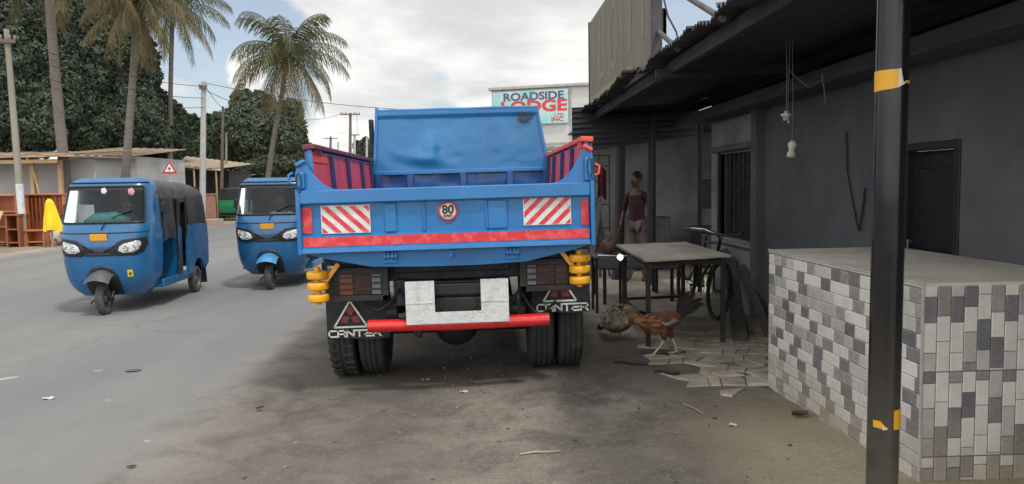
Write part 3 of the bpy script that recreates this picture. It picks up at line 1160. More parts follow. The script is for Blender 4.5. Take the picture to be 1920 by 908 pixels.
    cr.grid(lambda u, v: ((.65 - .045 * v - (.06 * max(0, v - .75) * 4 * abs(2 * u - 1) ** 3)) * (2 * u - 1), rear(1.04 + .56 * v) + .02 * (1 - (2 * u - 1) ** 4), 1.04 + .57 * v), [i / 16 for i in range(17)], [i / 8 for i in range(9)])
    # roof edge valances over the doors
    for sx in (-1, 1):
        cr.grid(lambda u, v: (sx * (.604 + .012 * v + .006 * math.sin(u * 20)), .42 + 1.2 * u, 1.47 - .07 * v - .02 * math.sin(u * PI)), [i / 14 for i in range(15)], [0, .5, 1])
    if curtain:
        cr.grid(lambda u, v: (.632 + .02 * math.sin(u * 11 + v * 2) + .01 * math.sin(v * 7), 1.04 + .20 * u + .03 * math.sin(v * 3), .34 + 1.10 * v), [i / 14 for i in range(15)], [i / 14 for i in range(15)])
        cr.grid(lambda u, v: (.628 + .012 * math.sin(u * 9 + v * 3), .50 + .57 * u, .86 + .60 * v + .05 * math.sin(u * 3) * (1 - v)), [i / 12 for i in range(13)], [i / 8 for i in range(9)])
    cr.grid(lambda u, v: (-.628 + .01 * math.sin(u * 9 + v * 3), 1.05 + .55 * u, .88 + .58 * v), [i / 10 for i in range(11)], [i / 8 for i in range(9)])
    cr.build('canopy_sides', canopy, r)
    fr = MB()
    for sx in (-1, 1):
        fr.tube([(sx * .60, .46, .3), (sx * .605, .46, 1.0), (sx * .58, .44, 1.48)], .018, 6)
        fr.build('door_pillar', trim_black, r)
        fr = MB()
        fr.tube([(sx * .615, 1.56, .3), (sx * .615, 1.56, 1.46)], .018, 6)
        fr.build('rear_pillar', trim_black, r)
        fr = MB()
    fr.tube([(-.59, 1.56, 1.50), (.59, 1.56, 1.50)], .014, 6)
    fr.build('roof_bow', trim_black, r)
    se = MB()
    se.bb(-.36, .36, .74, 1.12, .50, .62, bevel=.04, seg=3)
    se.bb(-.32, .32, 1.09, 1.16, .62, 1.02, bevel=.03, seg=3)
    se.bb(-.56, .56, 1.72, 2.25, .55, .68, bevel=.05, seg=3)
    se.bb(-.56, .56, 2.22, 2.34, .66, 1.25, bevel=.05, seg=3)
    se.build('seat', seat_mat, r)
    db = MB()
    db.prism([(.0, .96), (.20, .96), (.22, 1.09), (.06, 1.14), (-.04, 1.12)], -.50, .50, 'yz')
    if inner_teal:
        db.loft([(-.36, .16, 1.17), (-.2, .16, 1.19), (.1, .17, 1.20), (.30, .16, 1.18)], [(.02, .02), (.10, .09), (.10, .10), (.03, .03)], 12)
    db.tube([(-.33, .40, 1.12), (-.15, .38, 1.14), (0, .34, 1.11), (.15, .38, 1.14), (.33, .40, 1.12)], .016, 6)
    db.cyl((0, .34, 1.11), (0, .2, .4), .03, seg=8)
    db.build('dashboard', M('teal dashboard', (.03, .22, .17), (.02, .13, .11), rough=.5) if inner_teal else M('dark dashboard', (.02, .025, .03), rough=.5), r)
    mi_ = MB()
    for sx in (-1, 1):
        mi_.tube([(sx * .62, .34, 1.17), (sx * .70, .38, 1.20), (sx * .70, .36, 1.27)], .009, 6)
        mi_.box((sx * .70, .36, 1.33), (.085, .03, .14), (0, 0, 0), 0, .018)
    mi_.build('mirror', trim_black, r)
    lt = MB()
    for sx in (-1, 1):
        lt.box((sx * .54, 2.563, .62), (.10, .03, .17), None, 0, .012)
    lt.build('tail_lamp', M('tail lamp red', (.4, .02, .02), rough=.25), r)
    bp = MB()
    bp.tube([(-.55, 2.56, .42), (0, 2.60, .41), (.55, 2.56, .42)], .025, 8)
    bp.build('bumper', trim_black, r)
    # narrow cowl, wheel set well forward
    for ch in list(r.children):
        if not (ch.name.startswith('mudguard') or ch.name.startswith('fork') or (ch.name.startswith('wheel') and max(v.co.y for v in ch.data.vertices) < .5)):
            ch.location.y = .12
    r.scale = (.87, .92, 1)
    r.rotation_euler.z = yaw
    return r


auto_blue = M('auto blue paint', (.014, .120, .29), (.011, .10, .24), rough=.3, scale=2, dirt=(.07, .16, .26), dscale=4, dlo=.6, dhi=.9, coat=.35)
auto_blue2 = M('auto blue paint clean', (.012, .112, .27), (.010, .095, .225), rough=.3, scale=2, coat=.4)
auto_green = M('auto green paint', (.012, .20, .085), (.01, .15, .065), rough=.4, scale=2)
grey_guard = M('grey mudguard', (.055, .06, .066), (.09, .09, .09), rough=.5)
light_guard = M('pale blue mudguard', (.06, .24, .46), (.04, .2, .4), rough=.35)

a1 = gp(198, 590)
auto1 = make_auto('blue auto rickshaw with grey mudguard and black door curtain, nearest on the road', auto_blue, grey_guard, (a1.x, a1.y, .004), rad(3), inner_teal=True)
d1 = MB()
for x, z, rr in ((.0, 1.565, .042), (.38, 1.55, .05)):
    for k in range(5):
        a = 2 * PI * k / 5
        d1.ball((x + rr * .5 * math.cos(a), fy(x, z, .012), z + rr * .5 * math.sin(a)), (rr * .55, .003, rr * .55), 8, 5, mi=1 if x > 0 else 0)
d1.build('flower_sticker', [white_pnt, M('pink sticker', (.7, .3, .33), rough=.5)], auto1).location.y = .12
d2 = MB()
patch(d2, [(.35, .47), (.42, .47), (.42, .56), (.35, .56)], .004)
stk = d2.build('yellow_sticker', M('yellow sticker', (.65, .60, .05), rough=.5), auto1)
stk.location.y = .12
d3 = MB()
d3.box((.385, fy(.385, .515, .008), .515), (.03, .004, .035), None, 0, .008)
d3.build('sticker_symbol', black_pnt, stk)

a2 = gp(508, 543)
auto2 = make_auto('blue auto rickshaw with pale blue mudguard, beside the truck tailgate', auto_blue2, light_guard, (a2.x, a2.y, .004), rad(1), top=M('blue canopy edge', (.015, .10, .24), rough=.4), curtain=False)
drv1 = driver('person in dark shirt driving the nearest blue auto rickshaw', (a1.x - .02, a1.y + .92, .624), M('dark shirt', (.03, .035, .05), rough=.9))
drv2 = driver('person in pale shirt driving the blue auto rickshaw beside the truck', (a2.x - .02, a2.y + .92, .624), M('pale shirt', (.75, .82, .86), (.65, .72, .76), rough=.9))
gs = MB()
gs.ball((a2.x - .06, a2.y + .12, 1.0), (.05, .04, .04), 10, 6, amp=.3)
tag(gs.build('dashboard_ornament', M('green ornament', (.08, .5, .08), rough=.6), None, (a2.x - .06, a2.y + .12, .98)), 'small bright green ornament behind the windscreen of the farther blue rickshaw', 'ornament')

a3 = gp(430, 414)
auto3 = make_auto('green auto rickshaw with black canopy, far down the road', auto_green, trim_black, (a3.x + .1, a3.y + 2.0, .004), rad(180 + 2), top=canopy_mat, group='auto rickshaws on the road')

# ------------------------------------------------------------------ ground, road
def ground_z(x, y):
    """packed dirt lies a little lower under the truck's left wheels"""
    k = max(0.0, 1 - abs(y - 6) / 8)
    near = max(0.0, 1 - max(0, y - 12) / 10)
    z = .013 * max(-1.4, min(1.4, x - XC)) * k
    p = Vector((x * .9, y * .9, 0))
    q = max(0.0, min(1.0, (x + 1.5) / .8))
    z += q * near * (.022 * noise.noise(p) + .012 * noise.noise(p * 3.1) + .006 * noise.noise(p * 8))
    # spilled dirt against the foot of the counter
    z += near * .05 * max(0, min(1, (x - 1.2) / .6)) * max(0, 1 - abs(y - 3.6) / 1.6)
    return z


def dirt_color(t, pos, sp):
    big = noise_tex(t, pos, .55, 6, .62, .3)
    mid = noise_tex(t, pos, 2.6, 8, .7, .4)
    fine = noise_tex(t, pos, 28, 6, .75)
    grit = noise_tex(t, pos, 120, 3, .7)
    c = mixc(t, ramp(t, big, .36, .66), srgb('#706961'), srgb('#878077'))
    c = mixc(t, ramp(t, mid, .40, .68), c, srgb('#5d5751'))
    c = mixc(t, ramp(t, fine, .50, .74, 0, .7), c, srgb('#a09685'))
    c = mixc(t, ramp(t, grit, .60, .75, 0, .5), c, srgb('#aba193'))
    c = mixc(t, ramp(t, grit, .45, .30, 0, .65), c, srgb('#3a3632'))
    # oil and wet dark patches around the parked truck
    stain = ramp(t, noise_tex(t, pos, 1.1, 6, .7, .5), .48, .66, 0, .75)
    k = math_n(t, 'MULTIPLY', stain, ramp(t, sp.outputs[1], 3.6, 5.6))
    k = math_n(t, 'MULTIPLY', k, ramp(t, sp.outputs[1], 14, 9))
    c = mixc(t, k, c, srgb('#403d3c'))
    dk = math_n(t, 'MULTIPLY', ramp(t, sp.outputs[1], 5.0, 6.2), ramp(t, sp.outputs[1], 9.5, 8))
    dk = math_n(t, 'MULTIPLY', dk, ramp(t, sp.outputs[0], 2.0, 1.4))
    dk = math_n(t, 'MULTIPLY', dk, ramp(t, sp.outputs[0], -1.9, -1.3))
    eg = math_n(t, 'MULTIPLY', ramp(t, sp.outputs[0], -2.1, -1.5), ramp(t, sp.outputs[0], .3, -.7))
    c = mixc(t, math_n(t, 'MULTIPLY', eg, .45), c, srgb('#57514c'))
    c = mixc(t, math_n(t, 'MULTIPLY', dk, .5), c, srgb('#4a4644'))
    # warmer trodden soil by the counter
    wk = math_n(t, 'MULTIPLY', ramp(t, sp.outputs[0], .9, 1.7), ramp(t, sp.outputs[1], 5.6, 4.4))
    c = mixc(t, math_n(t, 'MULTIPLY', wk, .55), c, srgb('#9b8e76'))
    pk_ = math_n(t, 'MULTIPLY', ramp(t, sp.outputs[0], .95, 1.5), ramp(t, sp.outputs[1], 6.6, 7.8))  # ground under the verandah painted lighter to make up for missing light
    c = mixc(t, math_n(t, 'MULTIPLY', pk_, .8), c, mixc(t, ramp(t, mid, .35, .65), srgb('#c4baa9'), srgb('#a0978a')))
    wk2 = math_n(t, 'MULTIPLY', ramp(t, sp.outputs[0], 1.1, 1.75), ramp(t, sp.outputs[1], 5.0, 3.9))  # soil at the counter lightened the same way, light put into colour
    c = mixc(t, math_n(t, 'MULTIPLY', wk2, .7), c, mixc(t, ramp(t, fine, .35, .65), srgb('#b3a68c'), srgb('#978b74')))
    return c, mid, fine, grit


def dirt_mat():
    m = bpy.data.materials.new('roadside dirt')
    m.use_nodes = True
    t = m.node_tree
    b = t.nodes['Principled BSDF']
    g = t.nodes.new('ShaderNodeNewGeometry')
    pos = g.outputs['Position']
    sp = t.nodes.new('ShaderNodeSeparateXYZ')
    t.links.new(pos, sp.inputs[0])
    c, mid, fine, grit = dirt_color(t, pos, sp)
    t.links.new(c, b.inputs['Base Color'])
    b.inputs['Roughness'].default_value = .95
    b.inputs['Specular IOR Level'].default_value = .2
    bp = nd(t, 'ShaderNodeBump', Strength=.7, Distance=.015)
    h = math_n(t, 'ADD', math_n(t, 'MULTIPLY', fine, .6), math_n(t, 'MULTIPLY', grit, .35))
    h = math_n(t, 'ADD', h, mid)
    t.links.new(h, bp.inputs['Height'])
    t.links.new(bp.outputs[0], b.inputs['Normal'])
    return m


gm = MB()
# one sheet: dense near the camera, coarse to the horizon
xs = [-900, -300, -100, -50, -25, -14, -8, -5, -3] + [-2 + .08 * i for i in range(75)] + [4.2, 5, 7, 10, 16, 30, 60, 120, 300, 900]
ys = [-60, -10, -2, 0, 1, 1.6] + [2 + .08 * i for i in range(125)] + [12.2, 12.6, 13, 14, 16, 20, 26, 40, 70, 120, 250, 500, 1500]
gm.grid(lambda x, y: (x, y, ground_z(x, y)), xs, ys)
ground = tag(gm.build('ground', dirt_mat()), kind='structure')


def road_mat():
    m = bpy.data.materials.new('dusty asphalt')
    m.use_nodes = True
    t = m.node_tree
    b = t.nodes['Principled BSDF']
    g = t.nodes.new('ShaderNodeNewGeometry')
    pos = g.outputs['Position']
    mp = t.nodes.new('ShaderNodeMapping')
    mp.inputs['Scale'].default_value = (1, .12, 1)
    t.links.new(pos, mp.inputs[0])
    lane = noise_tex(t, mp.outputs[0], .8, 5, .6)
    mid = noise_tex(t, pos, 1.6, 8, .7)
    fine = noise_tex(t, pos, 140, 3, .8)
    c = mixc(t, ramp(t, lane, .35, .65), srgb('#6f6f71'), srgb('#7a7976'))
    c = mixc(t, ramp(t, mid, .42, .75, 0, .35), c, srgb('#676666'))
    c = mixc(t, ramp(t, fine, .55, .75, 0, .5), c, srgb('#93918b'))
    c = mixc(t, ramp(t, fine, .42, .28, 0, .45), c, srgb('#54534f'))
    mot = noise_tex(t, pos, 7, 6, .75, .6)
    c = mixc(t, ramp(t, mot, .56, .72, 0, .25), c, srgb('#5d5c5a'))
    spot = noise_tex(t, pos, 3.1, 2, .5)
    c = mixc(t, ramp(t, spot, .725, .75, 0, .5), c, srgb('#b9b8b2'))
    sp = t.nodes.new('ShaderNodeSeparateXYZ')
    t.links.new(pos, sp.inputs[0])
    e = math_n(t, 'ADD', sp.outputs[0], math_n(t, 'MULTIPLY', math_n(t, 'SUBTRACT', noise_tex(t, pos, 1.3, 8, .75, .3), .5), 1.3))
    vo = nd(t, 'ShaderNodeTexVoronoi', Scale=.42)
    vo.feature = 'DISTANCE_TO_EDGE'
    wv = t.nodes.new('ShaderNodeVectorMath')
    wv.operation = 'ADD'
    nz_ = nd(t, 'ShaderNodeTexNoise', Scale=2.2, Detail=7, Roughness=.7)
    t.links.new(pos, nz_.inputs['Vector'])
    t.links.new(pos, wv.inputs[0])
    t.links.new(nz_.outputs['Color'], wv.inputs[1])
    t.links.new(wv.outputs[0], vo.inputs['Vector'])
    ck = math_n(t, 'MULTIPLY', ramp(t, vo.outputs['Distance'], .010, .002), ramp(t, noise_tex(t, pos, .35, 3), .47, .60))
    c = mixc(t, math_n(t, 'MULTIPLY', ck, .45), c, srgb('#4c4a47'))
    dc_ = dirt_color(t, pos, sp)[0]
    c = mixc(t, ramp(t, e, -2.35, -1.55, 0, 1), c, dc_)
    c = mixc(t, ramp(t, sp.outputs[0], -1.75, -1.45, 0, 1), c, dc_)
    e2 = math_n(t, 'ADD', sp.outputs[0], math_n(t, 'MULTIPLY', math_n(t, 'SUBTRACT', mid, .5), 2))
    c = mixc(t, ramp(t, e2, -11.2, -12.6, 0, .8), c, srgb('#9c8f7c'))
    t.links.new(c, b.inputs['Base Color'])
    b.inputs['Roughness'].default_value = .85
    b.inputs['Specular IOR Level'].default_value = .3
    bp = nd(t, 'ShaderNodeBump', Strength=.35, Distance=.006)
    t.links.new(fine, bp.inputs['Height'])
    t.links.new(bp.outputs[0], b.inputs['Normal'])
    return m


rm = MB()
yy = [-8 + .12 * i for i in range(180)] + [14 + 1.0 * i for i in range(40)] + [56, 70, 100, 160, 300, 700]
vs, fs = [], []
for i, y in enumerate(yy):
    edge = -1.32 + .12 * noise.noise(Vector((y * .5, 0, 1))) + .08 * noise.noise(Vector((y * 2.2, 0, 4))) + .04 * noise.noise(Vector((y * 7, 0, 4)))
    for x in (-12.6 - max(0, (y - 24)) * .03, -8, -4, edge - .6, edge - .12, edge):
        z = .004
        if x > -2.5:
            z = ground_z(x, y) + (.006 if x < edge - .3 else (.003 if x < edge - .05 else -.03))
        vs.append((x, y, max(.004, z) if x < edge - .3 else z))
for i in range(len(yy) - 1):
    for k in range(5):
        a = i * 6 + k
        fs.append((a, a + 1, a + 7, a + 6))
rm.add(vs, fs, 0, True)
tag(rm.build('road', road_mat()), kind='structure')

vg = MB()
dirt_far = M('pale verge dirt', '#8b7f6c', '#6f6656', rough=.95, scale=1.2, bump=.3, bscale=20)
vg.grid(lambda u, v: (-12.5 - max(0, v - 24) * .03 - u * 9 + .2 * noise.noise(Vector((v, 0, 0))) * (1 - u), v, .004 + .05 * u), [0, .1, .4, 1], [-8 + 2 * i for i in range(45)])
tag(vg.build('verge', dirt_far), kind='structure')

# crazy paving beside the counter
pv = MB()
stone_tan = M('tan paving stone', '#aaa08f', '#8f8678', rough=.85, scale=5, bump=.25, bscale=40, island=.18)
r2 = random.Random(5)
cols, rows = 11, 15
gx = [[Vector((1.38 + .14 * i + r2.uniform(-.05, .05) + (.07 if j % 2 else 0), 5.15 + .165 * j + r2.uniform(-.055, .055), 0)) for i in range(cols + 1)] for j in range(rows + 1)]
for j in range(rows):
    for i in range(cols):
        q = [gx[j][i], gx[j][i + 1], gx[j + 1][i + 1], gx[j + 1][i]]
        ce = sum(q, Vector()) / 4
        if ce.x < 1.55 + .22 * math.sin(j * 1.7) + max(0, .25 * (6.0 - ce.y)) or ce.x > 2.88 or r2.random() < .02:
            continue
        if ce.y < 5.50 and ce.x > 1.8:
            continue
        a = r2.uniform(.93, .97)
        zt = ground_z(ce.x, ce.y) + .010 + r2.uniform(0, .008)
        n = 4
        top = [ce + (p - ce) * a for p in q]
        vs = [(p.x, p.y, zt) for p in [ce + (p - ce) * (a - .06) for p in q]] + [(p.x, p.y, zt - .008) for p in top] + [(p.x, p.y, -.03) for p in top]
        fs = [(0, 1, 2, 3)]
        for k in range(4):
            l = (k + 1) % 4
            fs += [(4 + k, 4 + l, l, k), (8 + k, 8 + l, 4 + l, 4 + k)]
        pv.add(vs, fs)
tag(pv.build('paving', stone_tan), kind='structure')

# loose grit
gv = MB()
r3 = random.Random(9)
for k in range(980):
    if k < 850:
        x, y = r3.gauss(-.2, .85), r3.uniform(2.3, 7)
    else:
        x, y = r3.uniform(.9, 1.9), r3.uniform(2.6, 6)
    if x < -1.7 or (x > 1.8 and y < 5.5) or x > 2.7:
        continue
    s_ = r3.choice((.003, .003, .004, .004, .005, .006, .008, .012)) * r3.uniform(.7, 1.2)
    z = ground_z(x, y)
    a = r3.uniform(0, PI)
    b = MB().ball((0, 0, 0), (s_ * 1.3, s_, s_ * .7), 6, 4, amp=.5, nscale=2, seed=k)
    gv.add(b.v, b.f, 0, False, Matrix.Translation((x, y, z + s_ * .25)) @ Matrix.Rotation(a, 4, 'Z'))
gm_ = M('grit stones', '#756d63', '#4d4741', rough=.9, scale=8, island=.45)
tag(gv.build('gravel', gm_), 'scattered small stones and grit on the packed dirt', kind='stuff')

# litter on the ground
leaf_brown = M('dead leaf', (.06, .04, .025), (.035, .025, .02), rough=.8, scale=30)


def litter_leaf(p, size, rz, mat, label, curl=.3, group=None):
    b = MB()
    n = 6
    vs, fs = [], []
    for i in range(n + 1):
        t = i / n
        w = .34 * math.sin(PI * min(1, t * 1.02)) ** .8
        for s_ in (-1, 0, 1):
            vs.append((size * (t - .5), size * w * s_, .004 + size * (curl * .35 * abs(s_) + curl * .5 * (t - .5) ** 2)))
    for i in range(n):
        for k in range(2):
            a = i * 3 + k
            fs.append((a, a + 1, a + 4, a + 3))
    b.add([Matrix.Rotation(rz, 3, 'Z') @ Vector(v) for v in vs], fs, 0, True)
    o = b.build('fallen_leaf', mat)
    o.location = p
    return tag(o, label, 'leaf', group)


def G(px, py, dz=.004):
    p = gp(px, py)
    return Vector((p.x, p.y, max(.004 if p.x < -1.5 else -1, ground_z(p.x, p.y)) + dz))


litter_leaf(G(247, 879), .05, .3, leaf_brown, 'dark dry leaf on the asphalt close to the camera, lower left of the photo')
litter_leaf(G(488, 769), .06, .8, leaf_brown, 'curled dark leaf where the asphalt meets the dirt', .5)
litter_leaf(G(250, 697), .14, .1, M('flattened leaf', (.10, .098, .095), rough=.9), 'flattened dark scrap on the asphalt in front of the nearest rickshaw', .04)
litter_leaf(G(1500, 790), .12, .15, M('red brown leaf', (.09, .04, .028), (.05, .03, .02), rough=.7), 'reddish brown curled leaf at the foot of the tiled counter', .5)
for k, (px, py, s_, lab) in enumerate(((92, 749, .07, 'pale flattened paper scrap on the asphalt, left of the photo'), (1372, 803, .05, 'small white paper scrap on the dirt near the tiled counter'),
                                      (870, 735, .05, 'small white scrap beside the dark hollow in the dirt'))):
    b = MB()
    b.grid(lambda u, v: (s_ * (u - .5) * (1 + .3 * math.sin(v * 5)), s_ * .7 * (v - .5) * (1 + .3 * math.sin(u * 4)), .004 + .006 * math.sin(u * 6 + v * 4)), [0, .25, .5, .75, 1], [0, .33, .66, 1])
    o = b.build('paper_scrap', M('paper scrap', (.55, .54, .5), rough=.8))
    o.location = G(px, py)
    tag(o, lab, 'paper scrap')
sk_ = MB()
p0, p1 = G(975, 858, .008), G(1052, 852, .008)
sk_.tube([p0, p0.lerp(p1, .35) + Vector((0, .012, .003)), p0.lerp(p1, .7), p1], [.006, .007, .006, .004], 6)
tag(sk_.build('stick', M('bleached stick', (.36, .30, .22), rough=.8), None, p0), 'thin pale stick lying on the dirt in the foreground', 'stick')
sk_ = MB()
p0, p1 = G(1283, 765, .01), G(1322, 786, .01)
sk_.tube([p0, p0.lerp(p1, .5) + Vector((.01, .0, .004)), p1], [.010, .009, .006], 6)
tag(sk_.build('stick', M('grey stick', (.26, .22, .17), rough=.8), None, p0), 'short grey stick on the dirt between the rooster and the counter', 'stick')
for k, (px0, py0, px1, py1, lab) in enumerate(((1150, 686, 1215, 690, 'dark charred stick lying in front of the pecking rooster'), (1225, 703, 1275, 708, 'shorter charred stick behind the camera side of the rooster'))):
    b = MB()
    p0, p1 = G(px0, py0, .02), G(px1, py1, .02)
    b.tube([p0, p0.lerp(p1, .3) + Vector((0, .02, .01)), p0.lerp(p1, .65) - Vector((0, .015, 0)), p1], [.022, .026, .02, .012], 7)
    tag(b.build('charred_stick', M('charred wood', (.02, .02, .02), (.06, .055, .05), rough=.9, scale=20), None, p0), lab, 'stick')

# ------------------------------------------------------------------ shop row on the right
shop_dark = M('slate wall paint', (.105, .110, .120), (.078, .082, .092), rough=.8, scale=1.5, bump=.2, bscale=9, dirt=(.080, .078, .078), dscale=1.6, dlo=.42, dhi=.75, chips=((.16, .15, .14), .6, (.085, .08, .078)), dustz=(.0, .5, '#77706a', .6))  # near stretch darker, its colour raised to carry the haze
shop_grey = M('daylit wall plaster', (.26, .27, .275), (.19, .195, .20), rough=.85, scale=1.5, bump=.12, bscale=15, dirt=(.09, .09, .09), dscale=2)  # far stretch lighter: daylight reaching it is put into the colour
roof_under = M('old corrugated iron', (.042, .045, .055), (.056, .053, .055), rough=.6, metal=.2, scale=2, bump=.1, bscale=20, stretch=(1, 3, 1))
beam_mat = M('dark timber beam', (.022, .022, .026), (.017, .017, .020), rough=.8, stretch=(1, .2, 1))
shop = thing('shop_building', 'dark slate painted shop with corrugated iron verandah roof along the right side', 'shop', (2.9, 6, 0))
WX = 3.1


def Q(mb, name, mats, parent=shop):
    return mb.build(name, mats, parent, world=True)


w = MB()
w.bb(WX, WX + .18, .5, 4.77, 0, 2.62, bevel=.004)
w.bb(WX, WX + .18, 4.77, 5.52, 1.79, 2.62, bevel=.004)
w.bb(WX, WX + .18, 5.52, 8.10, 0, 2.62, bevel=.004)
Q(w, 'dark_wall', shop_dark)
w = MB()
w.bb(WX + .002, WX + .18, 8.26, 8.45, 0, 2.6, bevel=.004)
w.bb(WX + .002, WX + .18, 8.45, 9.60, 0, .84, bevel=.004)
w.bb(WX + .002, WX + .18, 8.45, 9.60, 1.90, 2.6, bevel=.004)
w.bb(WX + .002, WX + .18, 9.60, 10.0, 0, 2.6, bevel=.004)
Q(w, 'grey_wall', shop_grey)
pi_ = MB()
pi_.bb(WX - .10, WX + .20, 8.10, 8.26, 0, 2.55, bevel=.012)
Q(pi_, 'pilaster', shop_dark)
dn = MB()
dn.bb(WX - .012, WX + .10, 4.73, 4.79, 0, 1.80, bevel=.006)
dn.bb(WX - .012, WX + .10, 5.50, 5.56, 0, 1.80, bevel=.006)
dn.bb(WX - .012, WX + .10, 4.79, 5.50, 1.745, 1.80, bevel=.006)
door = MB()
door.bb(WX + .10, WX + .14, 4.79, 5.50, .02, 1.745, bevel=.004)
for z0, z1 in ((.15, .85), (.98, 1.62)):
    door.bb(WX + .085, WX + .10, 4.90, 5.39, z0, z1, bevel=.01)
dob = Q(door, 'door', M('near black door', (.006, .0065, .008), rough=.5, bump=.1))  # leaf painted near black to stand for the dark of the opening
dh_ = MB()
dh_.cyl((WX + .05, 5.40, .98), (WX + .05, 5.40, 1.10), .009, seg=8)
dh_.bb(WX + .05, WX + .10, 5.39, 5.41, .99, 1.0, bevel=.002)
dh_.bb(WX + .05, WX + .10, 5.39, 5.41, 1.08, 1.09, bevel=.002)
Q(dh_, 'handle', M('dull handle', (.2, .19, .18), rough=.4, metal=.7), dob)
Q(dn, 'door_frame', M('door frame dark', (.010, .011, .014), rough=.5), dob)
wi = MB()
wi.bb(WX + .09, WX + .12, 8.45, 9.60, .84, 1.90, bevel=.002)
wo = Q(wi, 'window', M('window dark', (.02, .022, .03), rough=.25))
for k in range(7):
    wb = MB()
    wb.cyl((WX + .04, 8.54 + k * .16, .85), (WX + .04, 8.54 + k * .16, 1.89), .012, seg=8)
    Q(wb, 'window_bar', M('maroon shutter', (.030, .022, .028), rough=.6), wo)
for y in (8.39, 9.60):
    wb = MB()
    wb.bb(WX - .03, WX + .06, y, y + .06, .82, 1.92, bevel=.006)
    Q(wb, 'window_frame', M('maroon shutter', (.030, .022, .028)), wo)
sl = MB()
sl.bb(WX - .06, WX + .05, 8.31, 9.70, .775, .815, bevel=.008)
Q(sl, 'window_sill', shop_grey, wo)
sl = MB()
sl.bb(WX - .10, WX + .05, 8.28, 9.75, 1.925, 2.0, bevel=.015)
Q(sl, 'lintel', shop_dark, wo)

# corrugated verandah roof: separate lapped sheets, ragged eave
EX, EZ, RX, RZ = 1.44, 2.61, 3.9, 2.73


def corr(mb, x0, z0, x1, z1, y0, y1, ragged=0, seed=0, amp=.016, pitch=.076, nx=6):
    ncol = int((y1 - y0) / pitch * 6)
    ys_ = [y0 + (y1 - y0) * i / ncol for i in range(ncol + 1)]

    def fn(u, y):
        xx = x0 + (x1 - x0) * u
        zz = z0 + (z1 - z0) * u + amp * math.sin(2 * PI * y / pitch)
        if ragged:
            zz += (.07 * noise.noise(Vector((y * 1.1, seed, 0))) + .04 * noise.noise(Vector((y * 4, seed, 2)))) * (1 - u) ** 2
        return (xx, y, zz)
    mb.grid(fn, [i / nx for i in range(nx + 1)], ys_)


rf = MB()
r4 = random.Random(3)
y = .4
k = 0
while y < 10.5:
    y1 = min(y + .82, 10.7)
    dx, dz = r4.uniform(-.05, .05), r4.uniform(-.012, .022)
    corr(rf, EX + dx, EZ + dz, RX, RZ + .012 * (k % 2), y - .03, y1, 1, k)
    y = y1
    k += 1
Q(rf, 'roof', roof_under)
bm_ = MB()
for x in (1.66, 3.02):
    z = EZ + (RZ - EZ) * (x - EX) / (RX - EX) - .065
    bm_.bb(x - .03, x + .03, .5, 10.65, z - .075, z + .03, bevel=.005)
for y in (2.62, 6.4, 10.55):
    bm_.beam((1.5, y, EZ - .135), (3.09, y, EZ - .085), .05, .07)
Q(bm_, 'roof_beams', beam_mat)
# closed ceiling band against the wall
cl = MB()
cl.bb(2.75, 3.098, .5, 10.6, 2.33, 2.45, bevel=.01)
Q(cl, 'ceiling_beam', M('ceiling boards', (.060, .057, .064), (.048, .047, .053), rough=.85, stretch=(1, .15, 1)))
# corrugated end sheet hung below the roof at the far end
es = MB()


def esf(u, v):
    x = 1.30 + 1.80 * u
    zt = 2.635 + .075 * u
    zb = 1.99 + .23 * u + .02 * noise.noise(Vector((u * 4, 0, 5)))
    z = zb + (zt - zb) * v
    return (x, 10.66 + .016 * math.sin(2 * PI * (zt - z) / .076), z)


es.grid(esf, [i / 20 for i in range(21)], [i / 60 for i in range(61)])
Q(es, 'end_sheet', roof_under)
for x, y, r_, nm in ((3.02, 10.25, .034, 'verandah_post'), (2.42, 10.45, .032, 'verandah_post')):
    b = MB()
    b.cyl((x, y, 0), (x, y, 2.5), r_, seg=12)
    Q(b, nm, M('dark post paint', (.012, .013, .018), rough=.6))

# black support pole with torn yellow tape
pole_m = M('glossy black pole paint', (.006, .007, .009), (.009, .010, .012), rough=.20, spec=.35, scale=3, dirt=(.15, .145, .135), dscale=16, dlo=.66, dhi=.78, coat=.15, rvar=.08,
           dustz=(.4, 1.2, '#6a655c', .5))
pp_ = Vector((1.455, 2.62, 0))
pole = MB()
pole.cyl((pp_.x - .006, pp_.y, -.05), (pp_.x + .006, pp_.y, 2.62), .0545, seg=40)
po = tag(pole.build('support_pole', pole_m, None, pp_), 'glossy black steel pole with torn yellow tape holding up the verandah', 'pole')
tape_m = M('yellow tape', (.72, .36, .01), (.66, .32, .012), rough=.4)
tape_w = M('torn tape backing', (.62, .60, .54), rough=.6)


def band(a0, a1, fz0, fz1, n=16, mi=0, r=.0562, cx=None):
    cx = (fz0(.5) / 2.62 * .012 - .006) if cx is None else cx

    def fn(u, v):
        a = rad(a0 + (a1 - a0) * u)
        z = fz0(u) * (1 - v) + fz1(u) * v
        return (cx + r * math.cos(a), r * math.sin(a), z)
    return fn, [i / n for i in range(n + 1)]


def ztab(*p):
    return lambda u: lerp_tab(p, u)


def zof(px, py):
    return pt(px, py, pp_.y - .05).z


